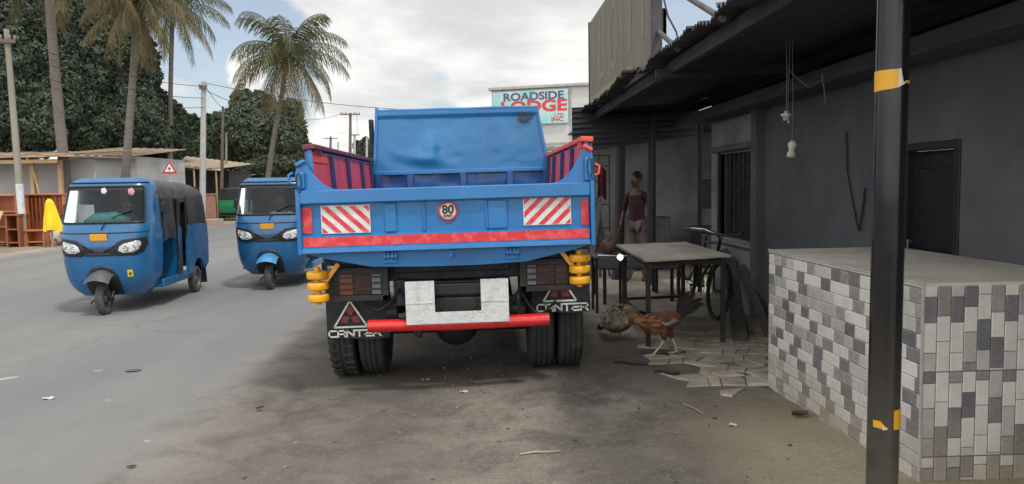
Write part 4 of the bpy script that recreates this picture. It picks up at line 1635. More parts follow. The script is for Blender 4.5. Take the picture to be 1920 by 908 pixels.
# angles: -90 faces the camera, 180 is the road side, 0 the shop side
z0, z1 = zof(1660, 169), zof(1660, 130)
tb = MB()
f_, us = band(180, 262, ztab((0, z0), (.7, z0 + .004), (1, z0 + .008)), ztab((0, z1), (1, z1)))
tb.grid(f_, us, [0, 1])
f_, us = band(290, 365, ztab((0, z0 + .026), (1, z0 + .012)), ztab((0, z0 + .031), (.4, z0 + .036), (.8, z1 - .008), (1, z1)))
tb.grid(f_, us, [0, 1])
f_, us = band(90, 180, ztab((0, z0), (1, z0)), ztab((0, z1), (1, z1)))
tb.grid(f_, us, [0, 1])
tb.grid(*[(lambda f, u: (f, u))(*band(262, 282, ztab((0, z0 + .008), (1, z0 + .018)), ztab((0, z1), (.5, z1 + .002), (.7, z1 - .02), (1, z0 + .025)), 10, 1))][0], [0, 1], mi=1)
tb.grid(*band(282, 295, ztab((0, z0 + .018), (1, z0 + .026)), ztab((0, z0 + .025), (1, z0 + .032)), 6), [0, 1], mi=1)
t_ = tb.build('tape', [tape_w if False else tape_m, tape_w], po)
z0, z1 = zof(1660, 806), zof(1660, 770)
tb = MB()
tb.grid(*band(205, 248, ztab((0, z0 + .004), (1, z0 + .002)), ztab((0, z0 + .030), (.6, z0 + .030), (1, z0 + .012))), [0, 1])
tb.grid(*band(278, 335, ztab((0, z0), (1, z0 - .004)), ztab((0, z1), (1, z1 + .004))), [0, 1])
tb.grid(*band(238, 255, ztab((0, z0 - .002), (1, z0)), ztab((0, z0 + .012), (1, z0 + .008)), 6), [0, 1], mi=1)
tb.build('tape', [tape_m, tape_w], po)
cap = MB()
cap.bb(-.09, .09, -.09, .09, 2.565, 2.575, bevel=.003)
cap.build('cap_plate', pole_m, po)

# tiled counter
cx0, cx1, cy0, cy1, ch_ = 2.125, 3.095, 3.50, 5.44, 1.045
counter = thing('tiled_counter', 'low counter clad in white, grey and slate mosaic tiles with grey top', 'counter', ((cx0 + cx1) / 2, (cy0 + cy1) / 2, 0))
cc = MB()
cc.bb(cx0 + .012, 3.095, cy0 + .012, cy1, -.05, ch_ - .03, bevel=.003)
cc.build('counter_core', M('grout', (.38, .36, .34), rough=.9), counter, world=True)
top = MB()
top.bb(cx0 + .001, WX - .004, cy0 - .000, cy1 + .02, ch_ - .028, ch_ - .002, bevel=.005)
top.build('countertop', M('dusty cement top', '#cdc5b9', '#b3aba0', rough=.75, scale=2.5, bump=.12, bscale=30, dirt='#ddd6ca', dscale=4), counter, world=True)
tri_ = MB()
tri_.bb(cx0 - .006, cx0 + .003, cy0 - .006, cy1 + .02, ch_ - .012, ch_ + .002, bevel=.002)
tri_.bb(cx0 - .007, cx0 + .005, cy0 - .007, cy0 + .005, 0, ch_ - .013, bevel=.002)
tri_.build('edge_trim', M('pale edge trim', (.42, .41, .40), rough=.5), counter, world=True)
dz = (-.05, .50, '#a2967f', .7)
tile_m = [M('tile white', (.68, .655, .62), (.60, .575, .545), rough=.28, scale=6, stretch=(1, 1, 1), dustz=dz, coat=.3, island=.06),
          M('tile light grey', (.50, .475, .45), (.43, .41, .385), rough=.28, scale=10, dustz=dz, coat=.3, island=.10),
          M('tile taupe', (.34, .315, .30), (.27, .25, .242), rough=.28, scale=14, dustz=dz, coat=.3, island=.12),
          M('tile slate', (.20, .195, .205), (.155, .152, .165), rough=.28, scale=10, dustz=dz, coat=.3, island=.15)]
r5 = random.Random(21)


def brick(mb, P, u0, u1, v0, v1, mi):
    """one mosaic brick: sloped border and flat face"""
    g, bv, d = .0012, .005, .0035
    a = [P(u0 + g, v0 + g, 0), P(u1 - g, v0 + g, 0), P(u1 - g, v1 - g, 0), P(u0 + g, v1 - g, 0)]
    b = [P(u0 + bv, v0 + bv, d), P(u1 - bv, v0 + bv, d), P(u1 - bv, v1 - bv, d), P(u0 + bv, v1 - bv, d)]
    mb.add(a + b, [(4, 5, 6, 7), (0, 1, 5, 4), (1, 2, 6, 5), (2, 3, 7, 6), (3, 0, 4, 7)], mi)


def tile_layout(L, H, horiz):
    """printed tiles of running-bond mosaic; dark bricks sit diagonally"""
    out = []
    if horiz:
        rows, rh = 14, .0745
        for j in range(rows):
            u = -r5.uniform(0, .12) - (j % 2) * .13
            k = j
            while u < L:
                q = r5.random()
                if k % 2 == 0:
                    n = r5.uniform(.12, .145)
                    mi = 3 if q < .60 else (2 if q < .86 else 1)
                elif q < .16:
                    n, mi = r5.uniform(.075, .10), 2 if r5.random() < .4 else 1
                else:
                    n, mi = r5.uniform(.16, .24), (0 if r5.random() < .72 else 1)
                out.append((max(0, u), min(L, u + n), ch_ - .032 - (j + 1) * rh, ch_ - .032 - j * rh, mi))
                u += n
                k += 1
    else:
        cw = .0675
        ncol = int(L / cw) + 1
        for c in range(ncol):
            for blk in range(4):
                zt = ch_ - .016 - blk * .425
                off = (.055, .148, .055, .105, .045, .135)[c % 6]
                h = zt
                k = 0
                seq = [off, .125, .150, .15, .15]
                cols = [(0, 3, 0, 1), (2, 0, 0, 0), (1, 3, 0, 0), (3, 0, 1, 2), (0, 0, 3, 1), (2, 0, 3, 0)][(c + blk * (0 if blk % 2 == 0 else 3)) % 6]
                for q in range(5):
                    lo = max(zt - .422, h - seq[q])
                    if h - lo > .006:
                        out.append((c * cw, min(L, (c + 1) * cw), lo, h, cols[q % 4]))
                    h = lo
    return out


t1 = MB()
for u0, u1, v0, v1, mi in tile_layout(cy1 - cy0, ch_, True):
    if u1 - u0 > .015:
        brick(t1, lambda u, v, d: (cx0 - d, cy0 + u, v), u0, u1, v0, v1, mi)
t1.build('side_tiles', tile_m, counter, world=True)
t2 = MB()
for u0, u1, v0, v1, mi in tile_layout(1.5, ch_, False):
    if u1 - u0 > .015:
        brick(t2, lambda u, v, d: (cx0 + .004 + u, cy0 - d, v), u0, u1, v0, v1, mi)
t2.build('front_tiles', tile_m, counter, world=True)

# weathered board on the verandah edge
sb = thing('signboard', 'large weathered grey signboard with ghosted lettering on the verandah edge', 'signboard', (1.6, 8.9, 2.64))
board_m = M('weathered board', (.185, .17, .135), (.145, .135, .105), rough=.85, scale=2, dirt=(.20, .18, .13), dscale=2.5, stretch=(1, 3, .5), bump=.08)
bY0, bY1, bZ0, bZ1, bX = 6.95, 10.95, 2.60, 3.86, 1.60
b = MB()
b.bb(bX, bX + .02, bY0, bY1, bZ0, bZ1, bevel=.002)
b.build('panel', board_m, sb, world=True)
frm = M('board frame dark', (.06, .06, .065), rough=.7)
for nm, q in (('frame_post', (bX - .012, bX + .09, bY0 - .02, bY0 + .02, bZ0 - .02, bZ1 + .02)), ('frame_post', (bX - .012, bX + .09, bY1 - .02, bY1 + .02, bZ0 - .02, bZ1 + .02)),
              ('frame_rail', (bX + .022, bX + .07, bY0 + .022, bY1 - .022, bZ1 - .04, bZ1)), ('frame_rail', (bX + .022, bX + .07, bY0 + .022, bY1 - .022, bZ0, bZ0 + .04)),
              ('bracket', (bX + .092, bX + .13, bY0 - .02, bY0 + .02, 2.9, 3.15))):
    b = MB()
    b.bb(*q, bevel=.004)
    b.build(nm, frm, sb, world=True)
gh = M('ghost yellow lettering', (.205, .19, .14), (.175, .165, .125), rough=.85, scale=5)


def bz(y, z, off=.002):
    return (bX - off, y, z)


def ghost(poly):
    b.prism(poly, bX - .003, bX - .001, 'yz')


b.grid(lambda u, v: bz(7.9 + 2.95 * u, bZ0 + .03 + (.16) * v), [0, .5, 1], [0, 1])
b.build('yellow_stripe', M('faded yellow stripe', (.26, .245, .14), (.22, .205, .125), rough=.85, scale=6), sb, world=True)
# ghosted U, O and bars
for y, w_, kind in ((10.45, .32, 'I'), (9.75, .5, 'U'), (8.95, .55, 'O'), (8.0, .42, 'I'), (7.35, .34, 'I')):
    n = 22
    b = MB()
    if kind == 'O':
        ring = [(y + w_ * .5 * math.cos(2 * PI * i / n), 3.30 + .40 * math.sin(2 * PI * i / n)) for i in range(n)]
        rin = [(y + w_ * .34 * math.cos(2 * PI * i / n), 3.30 + .31 * math.sin(2 * PI * i / n)) for i in range(n)]
        b.add([bz(*p, .003) for p in ring + rin], [(i, (i + 1) % n, n + (i + 1) % n, n + i) for i in range(n)])
    elif kind == 'U':
        for s_ in (-1, 1):
            c = y + s_ * w_ * .4
            b.add([bz(c - .05, 3.05, .003), bz(c + .05, 3.05, .003), bz(c + .05, 3.72, .003), bz(c - .05, 3.72, .003)], [(0, 1, 2, 3)])
        b.add([bz(y - w_ * .5, 2.92, .003), bz(y + w_ * .5, 2.92, .003), bz(y + w_ * .5, 3.04, .003), bz(y - w_ * .5, 3.04, .003)], [(0, 1, 2, 3)])
    else:
        b.add([bz(y - w_ * .22, 2.95, .003), bz(y + w_ * .22, 2.95, .003), bz(y + w_ * .22, 3.75, .003), bz(y - w_ * .22, 3.75, .003)], [(0, 1, 2, 3)])
    b.build('faded_letter', gh, sb, world=True)
for p, q in (((1.66, 6.97, 2.95), pt(1272, 93, 5.85)), ((1.66, 6.97, 3.42), pt(1356, 36, 4.72)), ((1.66, 8.9, 3.3), (2.5, 8.9, 2.68)), ((1.66, 10.9, 3.3), (2.5, 10.9, 2.68))):
    b = MB()
    b.cyl(p, q, .022, seg=8)
    b.build('brace', M('brace rust', (.09, .085, .085), (.06, .05, .045), rough=.7), sb, world=True)


def wire(name, pts, r, mat, label, cat='cable', sag=0.0, n=14, group=None):
    b = MB()
    pts = [Vector(p) for p in pts]
    out = []
    for a, c in zip(pts, pts[1:]):
        for i in range(n):
            t = i / n
            q = a.lerp(c, t)
            q.z -= sag * 4 * t * (1 - t)
            out.append(q)
    out.append(pts[-1])
    b.tube(out, r, 5)
    o = b.build(name, mat, None, pts[0])
    return tag(o, label, cat, group)


cab_m = M('black cable', (.012, .012, .013), rough=.6)
wire('cable', [pt(1238, -30, 6.2), pt(1252, 30, 6.1), pt(1268, 60, 6.0), pt(1275, 95, 5.85)], .008, cab_m, 'thin grey cable rising from the verandah roof beside the signboard')
wire('wall_cable', [(WX - .015, 6.24, 1.95), (WX - .02, 6.20, 1.62), (WX - .02, 6.08, 1.32), (WX - .03, 5.97, 1.13)], .007, cab_m, 'black cable hanging loose down the dark slate wall')
wire('wall_cable', [(WX - .03, 5.97, 1.13), (WX - .02, 5.93, 1.3), (WX - .02, 5.9, 1.48)], .009, cab_m, 'short thick black cable rising from the wall cable end')

# hanging lamp holders
hold_m = M('dusty white plastic', (.42, .39, .36), (.33, .31, .28), rough=.6, scale=30)
cob = M('cobweb cord', (.14, .14, .16), rough=.9)


def holder(px, py, Y, ztop, kind, label):
    p = pt(px, py, Y)
    r = thing('lamp_holder', label, 'lamp holder', p)
    m = MB()
    if kind == 'cup':
        m.lathe([(.001, .03), (.012, .03), (.014, .015), (.034, .012), (.036, -.002), (.022, -.006), (.02, -.03), (.012, -.034), (.001, -.034)], Matrix.Identity(4), 18)
        m.cyl((.012, .0, -.03), (.02, 0, -.05), .007, seg=6)
    else:
        m.lathe([(.001, .055), (.014, .053), (.03, .035), (.031, .02), (.022, .0), (.02, -.02), (.028, -.03), (.029, -.058), (.024, -.06), (.001, -.05)], Matrix.Rotation(.12, 4, 'Y'), 18)
    m.build('socket', hold_m, r)
    c = MB()
    c.tube([(0, 0, .03), (.003, 0, (ztop - p.z) * .5), (-.006, 0, ztop - p.z)], .0025, 5)
    if kind == 'cup':
        c.tube([(.012, 0, .02), (.016, 0, (ztop - p.z) * .6), (.02, 0, ztop - p.z)], .0022, 5)
    c.build('cord', cob, r)


holder(1474, 217, 5.0, 2.50, 'cup', 'small round lamp holder hanging on two cords under the verandah roof')
holder(1485, 279, 5.05, 2.50, 'long', 'longer pale lamp socket hanging lowest under the verandah roof')
wire('loose_cord', [pt(1478, 130, 5.02), pt(1500, 152, 5.02), pt(1518, 165, 5.02), pt(1536, 152, 5.02), pt(1545, 150, 5.02)], .003, cob, 'loose looped cord under the verandah roof beside the lamp holders', n=6)
wire('loose_cord', [pt(1541, 140, 5.02), pt(1545, 165, 5.02), pt(1548, 195, 5.02)], .004, cob, 'frayed cord end hanging right of the lamp holders', n=4)

# ------------------------------------------------------------------ things under the verandah
top_m = M('dusty board top', '#c3b9aa', '#a0978b', rough=.85, scale=3, bump=.15, bscale=25, stretch=(1, .3, 1))
leg_m = M('dark steel leg', (.022, .021, .022), (.035, .03, .028), rough=.6)
tb0 = Vector((1.9, 7.6, 0))
table = thing('work_table', 'dusty board table on thin steel legs behind the rooster', 'table', tb0)
b = MB()
A = [Vector((1.47, 6.72, .855)), Vector((2.32, 6.88, .865)), Vector((2.36, 8.62, .86)), Vector((1.52, 8.45, .855))]


def tq(u, v):
    p = (A[0] * (1 - u) + A[1] * u) * (1 - v) + (A[3] * (1 - u) + A[2] * u) * v
    return p + Vector((0, 0, .006 * noise.noise(Vector((u * 3, v * 4, 7)))))


b.grid(tq, [i / 16 for i in range(17)], [i / 20 for i in range(21)])
b.grid(lambda u, v: tq(u, v) - Vector((0, 0, .022)), [i / 16 for i in range(17)], [i / 20 for i in range(21)])
for a, c in ((0, 1), (1, 2), (2, 3), (3, 0)):
    d = (A[c] - A[a])
    n_ = 16
    for i in range(n_):
        pass
us = [i / 20 for i in range(21)]
b.grid(lambda u, v: tq(u, 0) - Vector((0, .0, .022 * v)), us, [0, 1])
b.grid(lambda u, v: tq(1, u) - Vector((0, 0, .022 * v)), us, [0, 1])
b.grid(lambda u, v: tq(0, u) - Vector((0, 0, .022 * v)), us, [0, 1])
b.grid(lambda u, v: tq(u, 1) - Vector((0, 0, .022 * v)), us, [0, 1])
b.build('tabletop', top_m, table, world=True)
fx = [(1.53, 6.85), (2.27, 6.95), (2.28, 8.40), (1.58, 8.30)]
for x, y in fx:
    b = MB()
    b.bb(x - .02, x + .02, y - .02, y + .02, 0, .835, bevel=.003)
    b.build('leg', leg_m, table, world=True)
b = MB()
for i in range(4):
    p, q = fx[i], fx[(i + 1) % 4]
    b.beam((p[0], p[1], .80), (q[0], q[1], .80), .03, .04)
for i, j in ((2, 3), (3, 0)):
    p, q = fx[i], fx[j]
    b.beam((p[0], p[1], .25), (q[0], q[1], .25), .025, .03)
b.beam((fx[0][0] + .04, fx[0][1] + .6, .25), (fx[2][0] - .25, fx[2][1], .01), .025, .025)
b.build('stretcher', leg_m, table, world=True)

# slatted bench beyond
bn = thing('slatted_bench', 'low slatted bench in shade beyond the work table', 'bench', (1.95, 9.9, 0))
b = MB()
for k in range(9):
    y = 9.45 + k * .11
    b.bb(1.48, 2.50, y - .03, y + .03, .455, .48, bevel=.004)
b.build('slats', M('bench slats', (.075, .07, .066), (.05, .047, .045), rough=.8, island=.3), bn, world=True)
for x in (1.55, 2.42):
    for y in (9.45, 10.3):
        b = MB()
        b.bb(x - .02, x + .02, y - .02, y + .02, 0, .455, bevel=.003)
        b.build('leg', leg_m, bn, world=True)

# sack on the bench, glowing ball added for a sun glint on metal
sk_p = pt(1141, 462, 8.9)
b = MB()
b.ball(sk_p, (.10, .09, .10), 16, 10, amp=.28, nscale=2.4, seed=3)
b.loft([sk_p + Vector((0, 0, .06)), sk_p + Vector((.01, 0, .12)), sk_p + Vector((-.01, 0, .16))], [(.06, .05), (.035, .03), (.05, .02)], 10, up=(0, 1, 0))
st_p = Vector((sk_p.x, sk_p.y, 0))
stool = thing('crate_stand', 'dark metal stand under the small brown sack beside the truck', 'stand', st_p)
c = MB()
c.bb(st_p.x - .2, st_p.x + .2, st_p.y - .2, st_p.y + .2, sk_p.z - .125, sk_p.z - .095, bevel=.004)
c.build('stand_top', steel, stool, world=True)
for sx in (-.17, .17):
    for sy in (-.17, .17):
        c = MB()
        c.bb(st_p.x + sx - .015, st_p.x + sx + .015, st_p.y + sy - .015, st_p.y + sy + .015, 0, sk_p.z - .125, bevel=.003)
        c.build('leg', leg_m, stool, world=True)
tag(b.build('sack', M('brown sacking', (.22, .145, .11), (.15, .10, .08), rough=.9, scale=20, bump=.2), None, sk_p - Vector((0, 0, .1))), 'small lumpy brown sack between the truck and the table', 'sack')
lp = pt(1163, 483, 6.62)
wl = thing('table_glint', 'small glowing white ball standing for a sun glint on a metal rod at the table corner', 'glint', lp)
b = MB()
b.cyl((-.20, .02, .02), (.06, .02, .012), .010, seg=8)
b.lathe([(.014, .055), (.03, .05), (.036, .0), (.032, -.004)], Matrix.Rotation(PI / 2, 4, 'X') @ Matrix.Rotation(PI, 4, 'X'), 18)
b.build('glint_rod', chrome, wl)
em = bpy.data.materials.new('glint glow')
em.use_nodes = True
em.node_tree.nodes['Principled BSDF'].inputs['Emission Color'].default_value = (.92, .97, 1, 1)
em.node_tree.nodes['Principled BSDF'].inputs['Emission Strength'].default_value = 9  # emission stands for sunlight glinting off metal
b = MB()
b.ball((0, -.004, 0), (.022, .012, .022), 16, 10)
b.build('glint_ball', em, wl)

# bicycle, seen nearly end-on, leaning by the wall
bk = thing('bicycle', 'old black bicycle with bright handlebar parked behind the table', 'bicycle', (2.57, 8.75, 0))
bk_m = M('bicycle black', (.012, .012, .014), rough=.35)


def bwheel(y, name='wheel'):
    mt = Matrix.Translation((0, y, .33)) @ AXX
    m = MB()
    m.lathe([(.295, -.012), (.285, 0), (.295, .012)], mt, 40)
    for k in range(28):
        a = 2 * PI * k / 28
        m.cyl(mt @ Vector((.02 * math.cos(a + .5), .02 * math.sin(a + .5), .02 * (-1) ** k)), mt @ Vector((.288 * math.cos(a), .288 * math.sin(a), 0)), .0018, seg=4)
    m.cyl(mt @ Vector((0, 0, -.05)), mt @ Vector((0, 0, .05)), .02, seg=10)
    w = m.build(name, steel, bk)
    t = MB()
    t.tube([mt @ Vector((.312 * math.cos(2 * PI * k / 40), .312 * math.sin(2 * PI * k / 40), 0)) for k in range(40)], .026, 8, closed=True)
    t.build('tyre', rubber, w)
    f = MB()
    f.grid(lambda u, v: mt @ Vector((.345 * math.cos(PI / 2 + PI * u), .345 * math.sin(PI / 2 + PI * u), (v - .5) * .05)), [i / 16 for i in range(17)], [0, .5, 1])
    f.build('mudguard', bk_m, bk)


bwheel(-.52)
bwheel(.58)
b = MB()
for p, q, r_ in (((0, -.36, .80), (0, .18, .30), .017), ((0, -.38, .86), (0, .08, .84), .017), ((0, .18, .30), (0, .06, .90), .016), ((0, .18, .30), (.04, .58, .33), .011),
                 ((0, .07, .82), (.04, .58, .33), .010), ((0, -.345, .75), (0, -.40, .93), .021)):
    b.cyl(p, q, r_, seg=10)
for sx in (-1, 1):
    b.tube([(sx * .02, -.37, .74), (sx * .05, -.40, .66), (sx * .05, -.52, .33)], .012, 8)
b.build('frame', bk_m, bk)
b = MB()
hb_ = [(-.315, -.24, .985), (-.30, -.30, .995), (-.20, -.40, 1.0), (-.06, -.43, .96), (.06, -.43, .96), (.20, -.40, 1.0), (.30, -.30, 1.0), (.315, -.22, .99)]
b.tube(hb_, .017, 10)
b.cyl((0, -.40, .90), (0, -.43, .965), .014, seg=10)
b.build('handlebar', chrome, bk)
b = MB()
for sx in (-1, 1):
    b.cyl((sx * .315, -.245, .987), (sx * .32, -.13, .975), .019, seg=10)
b.build('grip', bk_m, bk)
b = MB()
b.loft([(0, -.14, .95), (0, -.06, .955), (0, .08, .96), (0, .17, .965), (0, .2, .96)], [(.02, .012), (.03, .02), (.07, .03), (.10, .03), (.08, .015)], 12)
b.build('saddle', bk_m, bk)
b = MB()
b.cyl((-.09, .18, .30), (.09, .18, .30), .016, seg=8)
b.beam((-.08, .18, .30), (-.08, .10, .15), .016, .02)
b.beam((.08, .18, .30), (.08, .26, .45), .016, .02)
b.bb(-.18, -.09, .05, .15, .14, .165)
b.bb(.09, .18, .21, .31, .44, .465)
b.lathe([(.09, -.004), (.095, 0), (.09, .004)], Matrix.Translation((.06, .18, .30)) @ AXX, 24)
b.build('crank', steel, bk)
b = MB()
b.bb(-.07, .07, .38, .78, .70, .715, bevel=.004)
for sx in (-1, 1):
    b.cyl((sx * .06, .75, .70), (sx * .05, .58, .34), .006, seg=6)
b.build('carrier', bk_m, bk)
bk.rotation_euler = (0, rad(7), rad(3))

# planks leaning behind
pk = M('weathered dark plank', (.095, .080, .070), (.06, .052, .047), rough=.85, scale=4, stretch=(1, 1, .2), bump=.1)
for k, (p, q, w_, lab) in enumerate((((2.44, 6.95, .0), (3.05, 9.1, .60), .15, 'widest dark plank leaning on the shop wall behind the table leg'),
                                    ((2.60, 7.30, .0), (3.05, 9.35, .68), .11, 'middle dark plank leaning on the shop wall by the bicycle'),
                                    ((2.80, 7.15, .0), (3.06, 8.7, .55), .09, 'narrow dark plank nearest the tiled counter'))):
    b = MB()
    b.beam(Vector(p) + Vector((0, 0, .03)), q, w_, .03, up=(-.5, -.6, 1))
    o = b.build('plank', pk, None, p)
    tag(o, lab, 'plank', 'planks leaning by the bicycle')

# ------------------------------------------------------------------ hen, hunched and pecking, seen from behind
rp = G(1157, 640, 0)
hen = thing('hen', 'cream speckled hen with dark underside hunched over the dirt, in front of the rooster', 'hen', (rp.x, rp.y + .12, rp.z))
hen_c = M('hen cream feathers', (.78, .70, .56), (.45, .36, .26), rough=.85, scale=22, lo=.46, hi=.62, island=.3)
hen_d = M('hen dark feathers', (.035, .034, .036), (.06, .05, .045), rough=.8, scale=20)
hr = random.Random(12)
b = MB()
# facing +y (away) and a little to the left; rump towards the camera
b.loft([(.01, -.165, .20), (.01, -.14, .20), (.005, -.09, .185), (0, -.02, .165), (0, .05, .155), (-.005, .10, .145), (-.01, .14, .115), (-.015, .175, .085), (-.02, .205, .062), (-.02, .225, .05)],
       [(.02, .025), (.075, .07), (.118, .105), (.128, .115), (.112, .10), (.078, .075), (.045, .045), (.03, .032), (.026, .028), (.012, .014)], 22)
hb2 = b.build('body', M('hen tan body', (.60, .51, .39), (.36, .28, .20), rough=.85, scale=24, bump=.3, dustz=(.10, .155, '#2b2a2a', 1.0)), hen)
b = MB()
for k in range(1100):
    th, a = hr.uniform(-.2, PI + .2), hr.uniform(0, 1)
    y = -.16 + .28 * a
    rx_, rz_ = lerp_tab([(-.165, .03), (-.14, .078), (-.09, .12), (-.02, .13), (.05, .114), (.12, .07)], y), lerp_tab([(-.165, .03), (-.14, .072), (-.09, .108), (-.02, .117), (.05, .102), (.12, .065)], y)
    zc = lerp_tab([(-.165, .20), (-.09, .185), (-.02, .165), (.12, .135)], y)
    n_ = Vector((math.cos(th), -.25, math.sin(th))).normalized()
    p = Vector((rx_ * math.cos(th), y, zc + rz_ * math.sin(th)))
    d = Vector((hr.uniform(-.3, .3), -1, -.25 + .35 * math.sin(th))).normalized()
    s_ = d.cross(n_).normalized()
    L, w_ = hr.uniform(.035, .06), hr.uniform(.010, .016)
    q = p + d * L + n_ * hr.uniform(.006, .02)
    m_ = p.lerp(q, .6) + n_ * .004
    b.add([p - s_ * w_ * .5, p + s_ * w_ * .5, m_ + s_ * w_, q, m_ - s_ * w_], [(0, 1, 2, 3, 4)], 0, True)
b.build('feathers', hen_c, hb2)
b = MB()
for k in range(9):
    a = rad(60 + 60 * (k / 8)) 
    p = Vector((.02 * (k - 4) / 4, -.14, .235))
    d = Vector((math.cos(a) * .6, -.55, math.sin(a))).normalized()
    s_ = d.cross(Vector((0, 1, 0))).normalized()
    b.add([p - s_ * .010, p + s_ * .010, p + d * .06 + s_ * .018, p + d * .095, p + d * .06 - s_ * .018], [(0, 1, 2, 3, 4)], 0, True)
b.build('tail', hen_c, hen)
b = MB()
b.ball((-.02, .222, .06), (.022, .026, .024), 12, 8)
b.loft([(-.02, .243, .056), (-.02, .262, .042), (-.02, .272, .028)], [(.008, .008), (.006, .006), (.001, .001)], 8)
b.build('head', M('hen head', (.30, .10, .06), (.2, .07, .05), rough=.7), hb2)
for sx in (-1, 1):
    b = MB()
    b.tube([(sx * .045, .0, .09), (sx * .048, -.005, .05), (sx * .046, .01, .012)], [.016, .008, .007], 8)
    for a in (-30, 0, 30):
        d = Vector((math.sin(rad(a)), math.cos(rad(a)), 0))
        b.tube([Vector((sx * .046, .01, .010)), Vector((sx * .046, .01, .008)) + d * .05], [.006, .002], 6)
    b.build('leg', M('hen shank', (.34, .28, .18), rough=.6), hen)
hen.rotation_euler.z = rad(22)
hen.scale = (1.2,) * 3

# ------------------------------------------------------------------ rooster
rt = G(1240, 670, 0)
ro = thing('rooster', 'brown rooster with dark tail walking on the dirt, head lowered', 'rooster', rt)
f_body = M('rooster chestnut', (.17, .060, .030), (.09, .036, .024), rough=.7, scale=26, lo=.4, hi=.6, bump=.4, bscale=60)
f_hackle = M('rooster hackle', (.36, .17, .055), (.22, .085, .035), rough=.65, scale=40, stretch=(.3, 1, 1), bump=.3)
f_dark = M('rooster black green', (.012, .013, .018), (.03, .02, .02), rough=.45)
f_wht = M('rooster white', (.5, .46, .4), rough=.8)
f_leg = M('rooster shank', (.50, .42, .30), (.42, .36, .26), rough=.6)
comb_m = M('rooster comb', (.30, .02, .02), rough=.5)
# x along the bird, -x is the head
b = MB()
b.loft([(.155, 0, .275), (.12, 0, .27), (.06, 0, .255), (-.01, 0, .235), (-.07, 0, .225), (-.11, 0, .228), (-.145, 0, .242), (-.175, 0, .252), (-.20, 0, .256), (-.222, 0, .254), (-.238, 0, .248)],
       [(.012, .016), (.04, .044), (.062, .066), (.070, .076), (.062, .068), (.052, .056), (.033, .036), (.024, .027), (.024, .027), (.020, .022), (.008, .008)], 20)
body = b.build('body', f_body, ro)
b = MB()
rr = random.Random(4)
for k in range(70):
    t = rr.random()
    a = rr.uniform(0, 2 * PI)
    x = -.205 + .14 * t
    R_ = lerp_tab([(-.205, .026), (-.175, .028), (-.145, .04), (-.11, .054), (-.065, .068)], x)
    zc = lerp_tab([(-.205, .256), (-.145, .243), (-.065, .226)], x)
    p = Vector((x, R_ * math.cos(a), zc + R_ * math.sin(a)))
    n_ = Vector((0, math.cos(a), math.sin(a)))
    tn = Vector((0, -math.sin(a), math.cos(a)))
    L = .05
    q = p + Vector((L, 0, 0)) + n_ * (L * .5) - Vector((0, 0, .006))
    b.add([p - tn * .006, p + tn * .006, p.lerp(q, .6) + tn * .007 + n_ * .003, q, p.lerp(q, .6) - tn * .007 + n_ * .003], [(0, 1, 2, 3, 4)])
b.build('hackle', f_hackle, body)
b = MB()
b.loft([(-.236, 0, .262), (-.22, 0, .268), (-.19, 0, .268)], [(.003, .006), (.004, .008), (.003, .005)], 8)
for k in range(6):
    b.prism([(-.228 + k * .008 - .006, .264), (-.226 + k * .008, .285 + .006 * math.sin(k)), (-.222 + k * .008 + .004, .266)], -.003, .003, 'xz')
b.build('comb', comb_m, body)
b = MB()
b.ball((-.228, .0, .228), (.009, .006, .016), 8, 6)
b.build('wattle', comb_m, body)
b = MB()
b.loft([(-.234, 0, .249), (-.248, 0, .245), (-.262, 0, .237)], [(.008, .008), (.006, .006), (.001, .001)], 8)
b.build('beak', f_leg, body)
b = MB()
for sy in (-1, 1):
    b.ball((-.217, sy * .019, .26), .0045, 8, 5)
b.build('eyes', black_pnt, body)
for sy in (-1, 1):
    b = MB()
    b.grid(lambda u, v: (-.06 + .17 * u, sy * (.066 + .014 * math.sin(u * PI) * math.sin(v * PI) - .03 * u * u), .30 - .095 * v * (1 - .55 * u) - .02 * u), [i / 10 for i in range(11)], [i / 6 for i in range(7)])
    wg = b.build('wing', f_body, ro)
    b = MB()
    for k in range(3):
        p = Vector((-.02 + k * .014, sy * .078, .245 - k * .008))
        q = p + Vector((.10, -sy * .022, .028))
        b.add([p - Vector((0, 0, .004)), p + Vector((0, 0, .004)), q + Vector((0, 0, .002)), q - Vector((0, 0, .002))], [(0, 1, 2, 3)])
    b.build('wing_bar', f_wht if True else f_dark, wg)
b = MB()
for k in range(22):
    s_ = (k % 4 - 1.5) * .012
    el = rad(100 - (k // 4) * 12 + rr.uniform(-5, 5))
    L = rr.uniform(.15, .24)
    pts = []
    for i in range(6):
        t = i / 5
        e2 = el - rad(75) * t * t
        pts.append(Vector((.12 + L * t * math.cos(el * .8), s_ * (1 + t * 2), .275 + L * (math.sin(el) * t - .26 * t * t))))
    vs = []
    for i, p in enumerate(pts):
        w_ = .022 * math.sin(PI * (i + .8) / 6.2)
        vs += [p + Vector((-w_ * .7, 0, w_)), p + Vector((w_ * .7, .003, -w_))]
    b.add(vs, [(2 * i, 2 * i + 1, 2 * i + 3, 2 * i + 2) for i in range(5)], 0, True)
b.build('tail_feathers', f_dark, ro)
